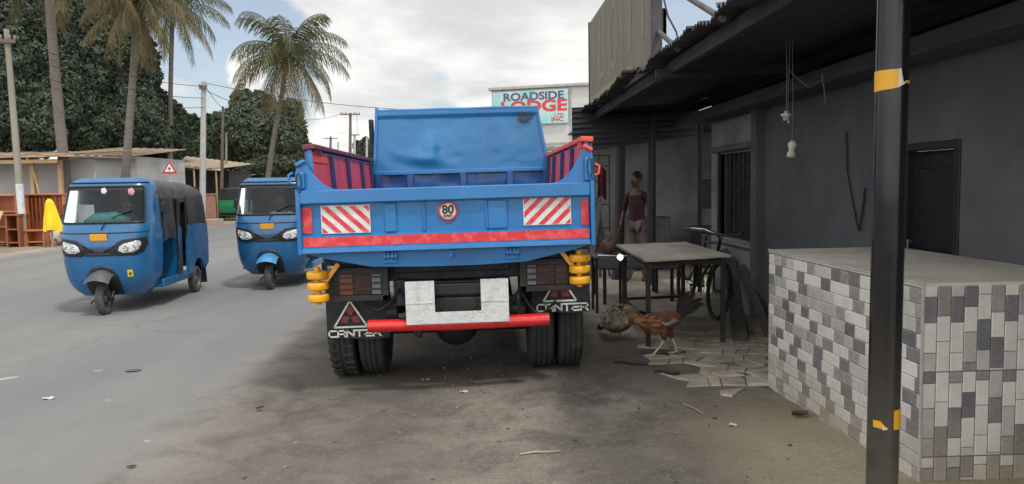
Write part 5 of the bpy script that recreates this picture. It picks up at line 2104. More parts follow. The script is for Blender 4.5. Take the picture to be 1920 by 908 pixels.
for (hx, hy, kx, fx_) in ((.01, -.035, -.01, -.085), (.06, .035, .085, .10)):
    b = MB()
    b.loft([(hx, hy, .20), (hx + .002, hy, .16), ((hx + kx) / 2 + .012, hy, .115)], [(.036, .04), (.028, .03), (.012, .012)], 10, up=(1, 0, 0))
    b.build('thigh', f_body, ro)
    b = MB()
    k0 = Vector(((hx + kx) / 2 + .012, hy, .12))
    an = Vector((fx_ + .02, hy, .014))
    b.tube([k0, k0.lerp(an, .5) + Vector((.006, 0, 0)), an], [.0085, .0075, .0085], 8)
    for a in (-32, 0, 32):
        d = Vector((-math.cos(rad(a)), math.sin(rad(a)), 0))
        b.tube([an, an + d * .03 - Vector((0, 0, .007)), an + d * .06 - Vector((0, 0, .010))], [.006, .005, .002], 6)
    b.tube([an, an + Vector((.025, 0, -.009))], [.005, .002], 6)
    b.build('leg', f_leg, ro)
ro.scale = (1.24,) * 3

# ------------------------------------------------------------------ person in the shade
pp0 = pt(1194, 400, 11.6)
pr = thing('person', 'person in burgundy shirt and pale pink trousers standing in the verandah shade', 'person', (pp0.x, pp0.y, 0.0))
J = {'pelvis': ((0, 0, .93), (.125, .095)), 'waist': ((0, .0, 1.06), (.115, .085)), 'chest': ((0, .005, 1.25), (.14, .10)), 'neck0': ((0, .01, 1.40), .06), 'neck': ((0, .0, 1.47), .045), 'head': ((0, -.01, 1.55), .05)}
E = [('pelvis', 'waist'), ('waist', 'chest'), ('chest', 'neck0'), ('neck0', 'neck'), ('neck', 'head')]
for n, sx, st_ in (('l', -1, -.06), ('r', 1, .06)):
    J.update({n + 'sh': ((sx * .165, .01, 1.355), .05), n + 'el': ((sx * .225, .03 + st_ * .4, 1.09), .039), n + 'wr': ((sx * .23, -.05 + st_, .87), .027),
              n + 'hip': ((sx * .085, 0, .90), .08), n + 'kn': ((sx * .095, -.02 + st_, .49), .056), n + 'an': ((sx * .10, .03 + st_ * 1.3, .08), .038), n + 'to': ((sx * .115, -.12 + st_ * 1.3, .035), .034)})
    E += [('neck0', n + 'sh'), (n + 'sh', n + 'el'), (n + 'el', n + 'wr'), ('pelvis', n + 'hip'), (n + 'hip', n + 'kn'), (n + 'kn', n + 'an'), (n + 'an', n + 'to')]
TT = []


def ex(mb):
    TT.append(head_extra(mb, Vector((0, -.02, 1.60)), (-.4, -1, -.05)))
    for n, sx in (('l', -1), ('r', 1)):
        hand_fingers(mb, J[n + 'wr'][0], (0, -.25, -1), (0, -1, .25))


bd = skinned('body', J, E, skin_mat, pr, 1, ex)
face_bits(TT[0], bd)
g = 1.18
K = {k: (v[0], tuple(x * g for x in v[1]) if isinstance(v[1], tuple) else v[1] * g) for k, v in J.items()}
js = {k: K[k] for k in ('pelvis', 'waist', 'chest', 'neck0', 'lsh', 'rsh', 'lel', 'rel')}
for n_ in 'lr':
    K[n_ + 'hip'] = (K[n_ + 'hip'][0], .088)
    K[n_ + 'kn'] = (K[n_ + 'kn'][0], .076)
    K[n_ + 'an'] = (K[n_ + 'an'][0], .066)
js['hem'] = ((0, 0, .80), (.168, .138))
skinned('shirt', js, [('hem', 'pelvis'), ('pelvis', 'waist'), ('waist', 'chest'), ('chest', 'neck0'), ('neck0', 'lsh'), ('neck0', 'rsh'), ('lsh', 'lel'), ('rsh', 'rel')], M('burgundy shirt', (.05, .011, .018), (.036, .008, .013), rough=.9), bd)
K['pelvis'] = (J['pelvis'][0], (.128, .10))
jt = {k: K[k] for k in ('pelvis', 'lhip', 'rhip', 'lkn', 'rkn', 'lan', 'ran')}
skinned('trousers', jt, [('pelvis', 'lhip'), ('pelvis', 'rhip'), ('lhip', 'lkn'), ('rhip', 'rkn'), ('lkn', 'lan'), ('rkn', 'ran')], M('pale pink trousers', (.17, .12, .12), (.13, .095, .095), rough=.9, scale=5), bd)
pr.rotation_euler.z = rad(-35)

# ------------------------------------------------------------------ workshop beyond the verandah
wk = thing('workshop_wall', 'pale grey block wall seen between dark posts beyond the verandah', 'wall', (3.5, 14.2, 0))
b = MB()
b.bb(1.75, 6.0, 14.2, 14.35, 0, 2.75, bevel=.004)
b.bb(5.9, 6.05, 10.8, 14.2, 0, 2.75, bevel=.004)
b.build('wall', M('pale block wall', (.20, .20, .205), (.11, .11, .115), rough=.9, scale=1.4, bump=.1, dirt=(.08, .08, .085), dscale=.9, dlo=.5, dhi=.8), wk, world=True)
b = MB()
b.bb(4.15, 4.75, 14.14, 14.19, 1.05, 1.6, bevel=.01)
b.build('dark_board', M('dark board', (.02, .022, .03), rough=.6), wk, world=True)
b = MB()
b.bb(1.7, 6.1, 10.75, 14.6, 2.5, 2.53, bevel=.003)
b.build('roof', roof_under, wk, world=True)
ltc = thing('metal_grille', 'rusty metal grille panel standing left of the person in burgundy', 'grille', (1.95, 12.6, 0))
b = MB()
for x in (1.62, 1.80, 1.98, 2.16):
    b.cyl((x, 12.6, 0), (x, 12.6, 2.05), .014, seg=6)
for z in (.35, .8, 1.2, 1.6, 1.85, 2.03):
    b.cyl((1.6, 12.6, z), (2.18, 12.6, z), .010, seg=6)
b.build('bars', M('grille rust', (.05, .04, .036), rough=.8), ltc, world=True)
r6 = random.Random(8)
for px, Y, r_, lean, lab in ((1163, 11.9, .085, .06, 'thicker dark timber post left of the person in burgundy'), (1221, 11.2, .06, .03, 'dark timber post right of the person in burgundy')):
    p = pt(px, 400, Y)
    b = MB()
    b.tube([(p.x - lean, Y, 0), (p.x - lean * .3, Y, .8), (p.x, Y, 1.5), (p.x + .02, Y, 2.5)], [r_ * 1.1, r_, r_ * .95, r_ * .9], 10)
    tag(b.build('timber_post', M('dark bark post', (.035, .032, .032), (.06, .052, .048), rough=.9, bump=.3, bscale=20), None, (p.x, Y, 0)), lab, 'post')
# clutter in shade: barrel, cabinet, bundle of laths
for x, y, w_, d_, h_, nm, lab in ((2.95, 13.2, .7, .5, .95, 'metal_cabinet', 'dark metal cabinet in the shade right of the timber posts'), (4.3, 13.4, .9, .6, .75, 'tool_chest', 'low dark tool chest against the pale block wall')):
    r = thing(nm, lab, 'cabinet', (x, y, 0))
    b = MB()
    b.bb(-w_ / 2, w_ / 2, -d_ / 2, d_ / 2, .06, h_, bevel=.01)
    for sx in (-1, 1):
        for sy in (-1, 1):
            b.bb(sx * (w_ / 2 - .06), sx * (w_ / 2 - .02), sy * (d_ / 2 - .06), sy * (d_ / 2 - .02), 0, .06, bevel=0)
    bd_ = b.build('carcass', M('cabinet dark grey', (.03, .033, .04), (.045, .045, .05), rough=.6), r)
    for sx in (-1, 1):
        b = MB()
        b.bb(sx * .01, sx * (w_ / 2 - .02), -d_ / 2 - .012, -d_ / 2, .10, h_ - .03, bevel=.004)
        dr_ = b.build('door', M('cabinet door', (.035, .04, .05), rough=.55), r)
        b = MB()
        b.cyl((sx * .05, -d_ / 2 - .03, h_ * .5), (sx * .05, -d_ / 2 - .03, h_ * .65), .008, seg=8)
        b.build('handle', steel, dr_)
for k in range(5):
    p0 = Vector((1.75 + k * .09, 12.1 + .05 * k, 0.01))
    p1 = p0 + Vector((.25 - .1 * k, .45, 1.2 + .12 * (k % 3)))
    b = MB()
    b.beam(p0, p1, .05, .022)
    tag(b.build('lath', M('grey lath', (.10, .09, .085), (.07, .065, .06), rough=.9), None, p0), 'rough grey lath leaning on the metal grille in the shade', 'lath', 'laths leaning on the grille')
# red cloth hung at the truck's right
b = MB()
q0 = pt(1128, 345, 10.4)
b.grid(lambda u, v: (q0.x - .05 + .12 * u, 10.4 + .03 * math.sin(u * 9), q0.z + .22 - .42 * v + .03 * math.sin(u * 5)), [i / 8 for i in range(9)], [i / 6 for i in range(7)])
tag(b.build('red_cloth', M('red cloth', (.085, .010, .016), (.06, .008, .012), rough=.9), None, q0), 'dark red cloth hanging behind the truck corner on the shop side', 'cloth')

# ------------------------------------------------------------------ roadside stalls on the left
wood_o = M('varnished orange timber', (.46, .155, .055), (.36, .11, .04), rough=.45, scale=5, stretch=(1, 1, .2), coat=.2)
wood_d = M('dark varnished timber', (.26, .08, .035), (.19, .06, .028), rough=.45, scale=5, coat=.2)
wood_raw = M('raw timber', (.48, .34, .19), (.38, .26, .15), rough=.8, scale=4, stretch=(1, .3, 1))
tarp_g = M('grey tarpaulin', (.50, .50, .52), (.38, .38, .39), rough=.8, scale=1.2, bump=.4, bscale=4, dirt=(.26, .25, .24), dscale=1)
rust_roof = M('rusty iron roof', (.27, .20, .14), (.17, .12, .085), rough=.8, scale=1.5, stretch=(1, 3, 1), dirt=(.34, .30, .25), dscale=1.5)
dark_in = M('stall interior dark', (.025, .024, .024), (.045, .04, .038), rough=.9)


def px_box(mb, px0, px1, py0, py1, Y, depth, bevel=.01, mi=0):
    a, c = pt(px0, (py0 + py1) / 2, Y), pt(px1, (py0 + py1) / 2, Y)
    zt, zb = pt((px0 + px1) / 2, py0, Y).z, pt((px0 + px1) / 2, py1, Y).z
    mb.bb(a.x, c.x, Y, Y + depth, max(zb, -.2), zt, mi, bevel)
    return a.x, c.x, zb, zt


# furniture stall shelter
YS_ = 24.5
c0 = pt(60, 460, YS_)
stall = thing('timber_stall', 'open timber stall with plank roof edge and grey tarpaulin walls behind the furniture', 'stall', (c0.x, YS_, 0))
b = MB()
zr = pt(50, 292, YS_).z
b.grid(lambda u, v: (-20.5 + 7.9 * u, YS_ - .5 + 4.2 * v, zr + .30 * v + .03 * math.sin(u * 40)), [i / 60 for i in range(61)], [0, .5, 1])
b.build('roof', rust_roof, stall, world=True)
b = MB()
b.beam((-20.3, YS_ - .45, zr - .06), (-12.7, YS_ - .45, zr - .02), .06, .10)
b.beam((-20.3, YS_ - .35, zr - .22), (-13.3, YS_ - .35, zr - .20), .06, .12)
b.build('beam', wood_raw, stall, world=True)
for px, lean in ((66, .22), (-30, 0), (118, -.1)):
    p = pt(px, 400, YS_)
    b = MB()
    b.beam((p.x, YS_, 0), (p.x, YS_, zr - .15), .12, .12)
    if px == 66:
        b.beam((p.x + .35, YS_ - .1, .9), (p.x + .05, YS_ - .1, zr - .2), .07, .05)
    b.build('post', wood_raw, stall, world=True)
b = MB()
b.grid(lambda u, v: (-20.5 + 7.7 * u, YS_ + 1.0 + .1 * noise.noise(Vector((u * 9, v * 3, 0))), .2 + (zr - .3) * v), [i / 30 for i in range(31)], [i / 8 for i in range(9)])
b.build('tarpaulin', tarp_g, stall, world=True)


def cabinet(name, label, px0, px1, py0, py1, Y, d, shelves, mat, legs=True, slats=0):
    p0, p1 = pt(px0, py1, Y), pt(px1, py1, Y)
    zt = pt((px0 + px1) / 2, py0, Y).z
    x0, x1 = p0.x, p1.x
    r = thing(name, label, 'furniture', ((x0 + x1) / 2, Y, 0))
    b = MB()
    t = .05
    b.bb(x0, x0 + t, Y, Y + d, 0, zt)
    b.bb(x1 - t, x1, Y, Y + d, 0, zt)
    b.bb(x0 - .03, x1 + .03, Y - .03, Y + d, zt, zt + .05)
    b.bb(x0 + t, x1 - t, Y + d - .03, Y + d, .05, zt)
    b.build('carcass', mat, r, world=True)
    n = shelves
    for k in range(n):
        z = .12 + (zt - .15) * k / max(1, n)
        b = MB()
        b.bb(x0 + t + .002, x1 - t - .002, Y + .01, Y + d - .035, z, z + .04)
        b.build('shelf', mat, r, world=True)
    if slats:
        b = MB()
        for k in range(slats):
            x = x0 + t + (x1 - x0 - 2 * t) * (k + .5) / slats
            b.bb(x - .02, x + .02, Y - .01, Y + .02, .45, zt - .08)
        b.bb(x0 + t, x1 - t, Y - .012, Y + .02, .05, .42)
        b.build('slats', wood_d, r, world=True)
    return r


cabinet('wooden_cabinet', 'orange varnished wooden cabinet with dark open front at the left edge of the stall', -40, 36, 368, 458, 22.6, .6, 3, wood_o)
cabinet('wooden_drawer_unit', 'low brown timber unit with dark opening just left of the leaning wooden pole', 12, 38, 405, 456, 22.2, .5, 2, wood_d)
cabinet('wooden_headboard', 'tall red brown slatted bed headboard behind the yellow cloth', 50, 124, 366, 455, 23.2, .35, 1, wood_o, slats=9)
cabinet('wooden_bench', 'small orange timber bench at the kerb in front of the slatted headboard', 48, 84, 434, 458, 22.4, .4, 1, wood_o)
for k, (pxa, pxb, lab) in enumerate(((-4, 8, 'pale plank leaning on the orange cabinet at the left edge'), (6, -6, 'second pale plank leaning the other way on the orange cabinet'))):
    p, q = gp(pxa + 3, 464), pt(pxb, 396, 22.5)
    b = MB()
    b.beam((p.x, 21.9, 0.01), (q.x, 22.4, q.z), .10, .04, up=(0, 1, 0))
    tag(b.build('plank', wood_raw, None, (p.x, 21.9, 0)), lab, 'plank')
# yellow cloth over a stand
yc = pt(90, 373, 21.8)
yb = pt(98, 433, 21.8)
r = thing('draped_stand', 'thin wooden stand under the bright yellow cloth', 'stand', (yb.x, 21.9, 0))
for dx in (-.1, .25):
    b = MB()
    b.beam((yb.x + dx, 21.95, 0), (yc.x + dx * .1, 21.9, yc.z - .05), .04, .04)
    b.build('leg', wood_raw, r, world=True)
b = MB()


def ycf(u, v):
    a = 2 * PI * u
    w_ = lerp_tab([(0, .03), (.08, .11), (.3, .15), (.6, .20), (1, .25)], v)
    cx = yc.x + (yb.x - yc.x) * v * 1.1
    f_ = 1 + .22 * math.sin(a * 4 + v * 2) * v
    return (cx + w_ * f_ * math.cos(a), 21.85 + w_ * .6 * f_ * math.sin(a), yc.z + (yb.z - yc.z) * v + .03 * math.sin(a * 3) * v)


b.grid(ycf, [i / 40 for i in range(41)], [i / 16 for i in range(17)])
tag(b.build('yellow_cloth', M('bright yellow cloth', (.80, .58, .01), (.66, .45, .01), rough=.8, scale=3), None, (yb.x, 21.85, yb.z)), 'bright yellow cloth draped over a stand by the furniture stall', 'cloth')
sp_ = gp(110, 460)
b = MB()
b.ball((sp_.x, sp_.y, .27), (.30, .2, .30), 20, 14, amp=.25, nscale=2.2, seed=6)
tag(b.build('printed_sack', M('printed white sack', (.60, .58, .56), (.30, .05, .05), rough=.8, scale=9, lo=.55, hi=.6, dirt=(.03, .04, .12), dscale=6, dlo=.6, dhi=.66), None, (sp_.x, sp_.y, 0)), 'white plastic sack with red and blue print below the yellow cloth', 'sack')
sp2 = gp(92, 457)
b = MB()
b.ball((sp2.x, sp2.y + .3, .26), (.2, .2, .34), 14, 10, amp=.2, seed=2)
tag(b.build('red_bundle', M('dark red bundle', (.22, .02, .025), (.12, .015, .02), rough=.85), None, (sp2.x, sp2.y + .3, 0)), 'dark red cloth bundle left of the printed white sack', 'bundle')


# ------------------------------------------------------------------ foliage
def leaf_material(name, c1, c2, c3, island=.45, trans=.25):
    m = bpy.data.materials.new(name)
    m.use_nodes = True
    t = m.node_tree
    b = t.nodes['Principled BSDF']
    g = t.nodes.new('ShaderNodeNewGeometry')
    c = mixc(t, ramp(t, g.outputs['Random Per Island'], .1, .9), c1, c2)
    n = noise_tex(t, g.outputs['Position'], .55, 4)
    c = mixc(t, ramp(t, n, .5, .72, 0, .7), c, c3)
    t.links.new(c, b.inputs['Base Color'])
    b.inputs['Roughness'].default_value = .55
    b.inputs['Specular IOR Level'].default_value = .35
    tr = nd(t, 'ShaderNodeBsdfTranslucent')
    t.links.new(c, tr.inputs[0])
    mx = t.nodes.new('ShaderNodeMixShader')
    mx.inputs[0].default_value = trans
    o = t.nodes['Material Output']
    t.links.new(b.outputs[0], mx.inputs[1])
    t.links.new(tr.outputs[0], mx.inputs[2])
    t.links.new(mx.outputs[0], o.inputs[0])
    return m


mango = leaf_material('mango leaves', (.088, .115, .080), (.062, .090, .058), (.135, .165, .090))
mango2 = leaf_material('pale green leaves', (.070, .105, .045), (.035, .06, .028), (.095, .12, .055))
mango3 = leaf_material('olive round tree leaves', (.098, .122, .076), (.070, .094, .056), (.145, .170, .085))
bark = M('grey bark', (.12, .10, .085), (.08, .068, .058), rough=.9, scale=6, bump=.5, bscale=12)
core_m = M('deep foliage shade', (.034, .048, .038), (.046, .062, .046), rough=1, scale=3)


def mesh_np(name, V, Fq, mat, parent, org):
    me = bpy.data.meshes.new(name)
    V = (V - np.array(org)).astype(np.float32)
    me.vertices.add(len(V))
    me.vertices.foreach_set('co', V.ravel())
    n = len(Fq)
    me.loops.add(n * 4)
    me.loops.foreach_set('vertex_index', Fq.ravel().astype(np.int32))
    me.polygons.add(n)
    me.polygons.foreach_set('loop_start', np.arange(0, n * 4, 4, dtype=np.int32))
    me.polygons.foreach_set('loop_total', np.full(n, 4, dtype=np.int32))
    me.materials.append(mat)
    me.update(calc_edges=True)
    o = bpy.data.objects.new(name, me)
    COL.objects.link(o)
    o.parent = parent
    return o


def leaves(P_, N_, size, rng):
    """one folded leaf spray per point: a quad roughly facing outward, randomly turned"""
    n = len(P_)
    N2 = N_ + rng.normal(0, .55, (n, 3))
    N2 /= np.linalg.norm(N2, axis=1)[:, None] + 1e-9
    A_ = rng.normal(0, 1, (n, 3)) + np.array([0, 0, -.8])
    A_ -= N2 * (A_ * N2).sum(1)[:, None]
    A_ /= np.linalg.norm(A_, axis=1)[:, None] + 1e-9
    B_ = np.cross(N2, A_)
    L = size * rng.uniform(.6, 1.35, n)[:, None]
    W = L * rng.uniform(.28, .5, n)[:, None]
    q = np.stack([P_ - A_ * L, P_ + B_ * W - N2 * L * .12, P_ + A_ * L - N2 * L * .25, P_ - B_ * W - N2 * L * .12], 1)
    return q.reshape(-1, 3), np.arange(n * 4).reshape(-1, 4)


def tree(name, label, base, lobes, n_leaves, size, mat, trunk_r, group, seed, trunk_h=None, skirt=0.0, vis=None):
    """lobes: list of (centre, radii). every lobe carries many leaf clumps over a shaded core"""
    rng = np.random.default_rng(seed)
    r = thing(name, label, 'tree', base, group)
    bx = Vector(base)
    # trunk and limbs
    tb_ = MB()
    ctr = sum((Vector(c) for c, _ in lobes), Vector()) / len(lobes)
    zf = trunk_h or max(.8, min(c[2] - rr_[2] * .7 for c, rr_ in lobes))
    fork = Vector((bx.x + (ctr.x - bx.x) * .3, bx.y + (ctr.y - bx.y) * .3, zf))
    tb_.tube([bx, bx.lerp(fork, .5) + Vector((.06, 0, 0)), fork], [trunk_r * 1.25, trunk_r, trunk_r * .85], 10)
    for c, rr_ in lobes:
        c = Vector(c)
        mid = fork.lerp(c, .5) + Vector((0, 0, -.15 * rr_[2]))
        tb_.tube([fork, mid, c], [trunk_r * .6, trunk_r * .4, trunk_r * .15], 7)
    tb_.build('trunk', bark, r, world=True)
    # billows: smaller lobes swelling out of each main one
    full = []
    for c, a in lobes:
        full.append((tuple(c), tuple(x * .84 for x in a)))
        for k in range(11 if n_leaves > 5000 else 3):
            d = rng.normal(0, 1, 3)
            d[1] -= .5
            d[2] += .15
            d /= np.linalg.norm(d)
            f = rng.uniform(.30, .46)
            full.append((tuple(np.array(c) + d * np.array(a) * (1.02 - f * .8)), tuple(np.array(a) * f)))
    lobes = full
    # leaf clumps
    tot = sum(a[0] * a[1] + a[0] * a[2] for _, a in lobes)
    PP, NN = [], []
    core = MB()
    for li, (c, a) in enumerate(lobes):
        c, a = np.array(c), np.array(a)
        k = int(n_leaves * (a[0] * a[1] + a[0] * a[2]) / tot)
        ncl = max(30, int(k / 40))
        d = rng.normal(0, 1, (ncl, 3))
        d /= np.linalg.norm(d, axis=1)[:, None]
        bump = np.array([1 + .16 * noise.noise(Vector(tuple(v * 2.1 + li))) + .10 * noise.noise(Vector(tuple(v * 5 + li))) for v in d])
        rr2 = (1.03 - .36 * rng.random(ncl) ** 1.6) * bump
        cl = c + d * a * rr2[:, None]
        cs = rng.uniform(.07, .17, ncl) * a.mean()
        per = rng.integers(24, 58, ncl)
        idx = np.repeat(np.arange(ncl), per)
        dd = rng.normal(0, 1, (len(idx), 3))
        dd /= np.linalg.norm(dd, axis=1)[:, None]
        p = cl[idx] + dd * (cs[idx] * rng.uniform(.5, 1.0, len(idx)))[:, None] * np.array([1, 1, .75])
        PP.append(p)
        NN.append(dd * .7 + d[idx] * .6 + np.array([0, 0, .35]))
        ns = int(k * .75)
        d3 = rng.normal(0, 1, (ns, 3))
        d3 /= np.linalg.norm(d3, axis=1)[:, None]
        PP.append(c + d3 * a * (rng.uniform(.80, 1.0, ns) * (1 + .10 * np.sin(d3[:, 0] * 7 + li) * np.cos(d3[:, 2] * 6)))[:, None])
        NN.append(d3 + np.array([0, 0, .3]))
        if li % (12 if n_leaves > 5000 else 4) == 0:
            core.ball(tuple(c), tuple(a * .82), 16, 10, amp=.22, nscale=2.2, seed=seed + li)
    P_, N_ = np.concatenate(PP), np.concatenate(NN)
    N_ /= np.linalg.norm(N_, axis=1)[:, None] + 1e-9
    V, Fq = leaves(P_, N_, size, rng)
    cr = mesh_np('crown', V, Fq, mat, r, base)
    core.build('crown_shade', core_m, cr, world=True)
    return r


def lobe(px, py, Y, rx, rz, ry=None):
    c = pt(px, py, Y)
    k = Y / F
    return (tuple(c), (rx * k, (ry or (rx + rz) / 2) * k, rz * k))


def base_at(px, Y):
    p = pt(px, 420, Y)
    return (p.x, Y, 0)


GT = 'mango trees behind the stalls'
tree('mango_tree', 'huge dark mango tree filling the upper left corner behind the leaning pole', base_at(30, 36),
     [lobe(20, 140, 36, 95, 120), lobe(95, 60, 37, 90, 120), lobe(-60, 40, 36, 100, 150), lobe(60, 235, 35, 75, 60), lobe(-30, 230, 35, 80, 70), lobe(140, 190, 37, 60, 85), lobe(40, -70, 37, 120, 90)],
     130000, .125, mango, .45, GT, 1)
tree('mango_tree', 'dark mango tree behind the brown crowned palm', base_at(210, 39),
     [lobe(200, 130, 39, 85, 105), lobe(175, 235, 38, 70, 62), lobe(255, 225, 39, 62, 70), lobe(150, 40, 40, 80, 90), lobe(235, 60, 41, 45, 60)],
     80000, .13, mango, .4, GT, 2)
tree('mango_tree', 'smaller dark mango tree right of the brown crowned palm, sloping down to the pale pole', base_at(305, 43),
     [lobe(295, 225, 43, 46, 58), lobe(318, 265, 42, 36, 50), lobe(275, 270, 42, 40, 45)], 34000, .135, mango, .3, GT, 3)
tree('bushy_tree', 'mid green loose tree between the pale pole and the dark mango tree', base_at(372, 62),
     [lobe(352, 245, 62, 30, 36), lobe(385, 275, 60, 28, 42), lobe(352, 300, 60, 30, 34), lobe(400, 240, 63, 22, 26)], 9000, .20, mango2, .3, 'trees down the road', 4)
tree('round_tree', 'large round olive green tree behind the leaning coconut palm', base_at(495, 52),
     [lobe(485, 250, 52, 78, 80), lobe(530, 265, 52, 54, 70), lobe(440, 268, 52, 48, 60), lobe(470, 212, 53, 48, 42), lobe(545, 225, 53, 30, 36), lobe(500, 310, 51, 70, 36)],
     80000, .16, mango3, .4, 'trees down the road', 5)
tree('distant_tree', 'small dark distant tree left of the truck headboard', base_at(682, 95),
     [lobe(676, 282, 95, 14, 20), lobe(690, 285, 95, 16, 22), lobe(684, 270, 96, 9, 10)], 2600, .28, mango, .3, 'trees down the road', 6)
tree('distant_tree', 'faint distant tree low on the horizon behind the left side panel of the truck', base_at(610, 130),
     [lobe(600, 312, 130, 24, 16), lobe(640, 316, 130, 26, 14)], 1800, .4, mango, .3, 'trees down the road', 7)
tree('garden_shrub', 'green potted bush beside the yellow cloth', tuple(Vector(base_at(117, 22.4))), [lobe(117, 415, 22.4, 11, 13), lobe(122, 425, 22.4, 9, 10), lobe(113, 424, 22.4, 8, 10)], 700, .05, leaf_material('bright shrub leaves', (.09, .19, .05), (.05, .12, .03), (.12, .22, .07)), .03, None, 8, .3)

# ------------------------------------------------------------------ coconut palms
palm_green = leaf_material('palm leaflets', (.125, .130, .060), (.070, .085, .040), (.15, .135, .07), trans=.3)
palm_brown = leaf_material('dry palm leaflets', (.21, .16, .075), (.13, .105, .05), (.12, .11, .05), trans=.3)
palm_mix = leaf_material('fading palm leaflets', (.15, .135, .065), (.085, .09, .045), (.17, .14, .07), trans=.3)
palm_bark = M('palm trunk', (.175, .155, .14), (.115, .10, .09), rough=.9, scale=6, stretch=(.4, .4, 5), bump=.6, bscale=8)


def palm(label, trunk_pts, r0, r1, crown_r, n_fr, seed, mat, dry=.25, top_extra=.0, leafw=1.0):
    rng = random.Random(seed)
    base = Vector(trunk_pts[0])
    r = thing('coconut_palm', label, 'palm', base, 'coconut palms')
    pts = [Vector(p) for p in trunk_pts]
    # smooth the trunk line
    fine = []
    for i in range(len(pts) - 1):
        p0, p1, p2, p3 = pts[max(0, i - 1)], pts[i], pts[i + 1], pts[min(len(pts) - 1, i + 2)]
        for k in range(10):
            t = k / 10
            fine.append(.5 * ((2 * p1) + (p2 - p0) * t + (2 * p0 - 5 * p1 + 4 * p2 - p3) * t * t + (3 * p1 - p0 - 3 * p2 + p3) * t ** 3))
    fine.append(pts[-1])
    m = len(fine)
    b = MB()
    b.tube(fine, [(r0 * 1.25 if i == 0 else r0 + (r1 - r0) * i / m) * (1 + .05 * (i % 2)) for i in range(m)], 12)
    b.build('trunk', palm_bark, r, world=True)
    top = fine[-1]
    V, V2 = [], []
    rach = MB()
    for k in range(n_fr):
        old = k / (n_fr - 1)                       # 0 young and upright, 1 old and hanging
        az = k * 2.39996 + rng.uniform(-.25, .25)
        el0 = rad(78 - 136 * old + rng.uniform(-8, 8))
        L = crown_r * rng.uniform(1.0, 1.18) * (.85 if old < .15 else 1)
        droop = rad(55 + 35 * rng.random() + 20 * (1 - old)) * (1 if old < .75 else .6)
        p = top + Vector((0, 0, .1))
        e = el0
        path, n = [p.copy()], 16
        hd = Vector((math.cos(az), math.sin(az), 0))
        for i in range(n):
            p = p + (hd * math.cos(e) + Vector((0, 0, math.sin(e)))) * (L / n)
            e -= droop / n * (.5 + 1.1 * i / n)
            e = max(e, rad(-88))
            path.append(p.copy())
        rach.tube(path, [.035 * leafw * (1 - .8 * i / n) for i in range(n + 1)], 5)
        nl = 46
        side = hd.cross(Vector((0, 0, 1)))
        isdry = old > 1 - dry and rng.random() < .85
        for i in range(3, nl):
            t = i / nl
            f = t * n
            j = min(n - 1, int(f))
            q = path[j].lerp(path[j + 1], f - j)
            tan = (path[j + 1] - path[j]).normalized()
            ll = crown_r * .29 * math.sin(PI * (.12 + .80 * t)) ** .7 * rng.uniform(.8, 1.1)
            for s_ in (-1, 1):
                d = (side * s_ * rng.uniform(.55, .8) + tan * rng.uniform(.45, .75) + Vector((0, 0, -.35 - .5 * old - rng.uniform(0, .25)))).normalized()
                w_ = .023 * leafw * crown_r / 3.2
                wv = tan * w_
                a = q
                mid = q + d * ll * .5
                end = q + d * ll + Vector((0, 0, -ll * (.22 + rng.uniform(0, .15))))
                tgt = V2 if isdry else V
                tgt += [tuple(a - wv * .6), tuple(a + wv * .6), tuple(mid + wv), tuple(mid - wv)]
                tgt += [tuple(mid - wv), tuple(mid + wv), tuple(end + wv * .25), tuple(end - wv * .25)]
    cr = None
    for vv, mt_, nm in ((V, mat, 'crown'), (V2, palm_brown, 'dry_fronds')):
        if vv:
            A_ = np.array(vv)
            o = mesh_np(nm, A_, np.arange(len(A_)).reshape(-1, 4), mt_, cr if cr else r, base)
            cr = cr or o
    rach.build('frond_stems', M('frond stem', (.16, .14, .06), rough=.7), cr, world=True)
    nuts = MB()
    for k in range(7):
        a = k * .9
        nuts.ball(top + Vector((.22 * math.cos(a), .22 * math.sin(a), -.15 - .1 * (k % 2))), .11, 8, 6)
    nuts.build('coconuts', M('coconut husk', (.13, .10, .04), (.1, .09, .04), rough=.7), r, world=True)
    return r


def tp(Y, *pp):
    out = [pt(*p, Y) for p in pp]
    out[0].z = 0
    return out


palm('tall leaning coconut palm trunk nearest the left edge, crown out of view', tp(25, (134, 452), (123, 340), (112, 230), (101, 110), (93, 0), (86, -150)), .18, .11, 3.4, 20, 1, palm_green)
palm('coconut palm with drooping brown crown, left of centre above the nearest rickshaw', tp(30, (228, 440), (236, 320), (242, 240), (250, 130), (256, 8)), .17, .11, 2.35, 34, 2, palm_mix, .45, leafw=1.0)
palm('slim farther coconut palm half hidden right of the brown crowned palm', tp(40, (318, 430), (319, 300), (320, 160), (324, 12)), .13, .10, 2.9, 26, 3, palm_green, .45)
palm('coconut palm with full crown standing against the clouds left of the truck', tp(38, (488, 415), (502, 335), (514, 255), (527, 186), (541, 104)), .15, .10, 3.2, 34, 4, palm_green, .35)

# ------------------------------------------------------------------ poles and wires
conc = M('pale concrete pole', (.42, .42, .40), (.34, .34, .33), rough=.85)
wpole = M('weathered wood pole', (.27, .26, .205), (.20, .19, .15), rough=.85, scale=4, stretch=(1, 1, .1))
dpole = M('brown wood pole', (.17, .13, .10), (.12, .10, .08), rough=.85)


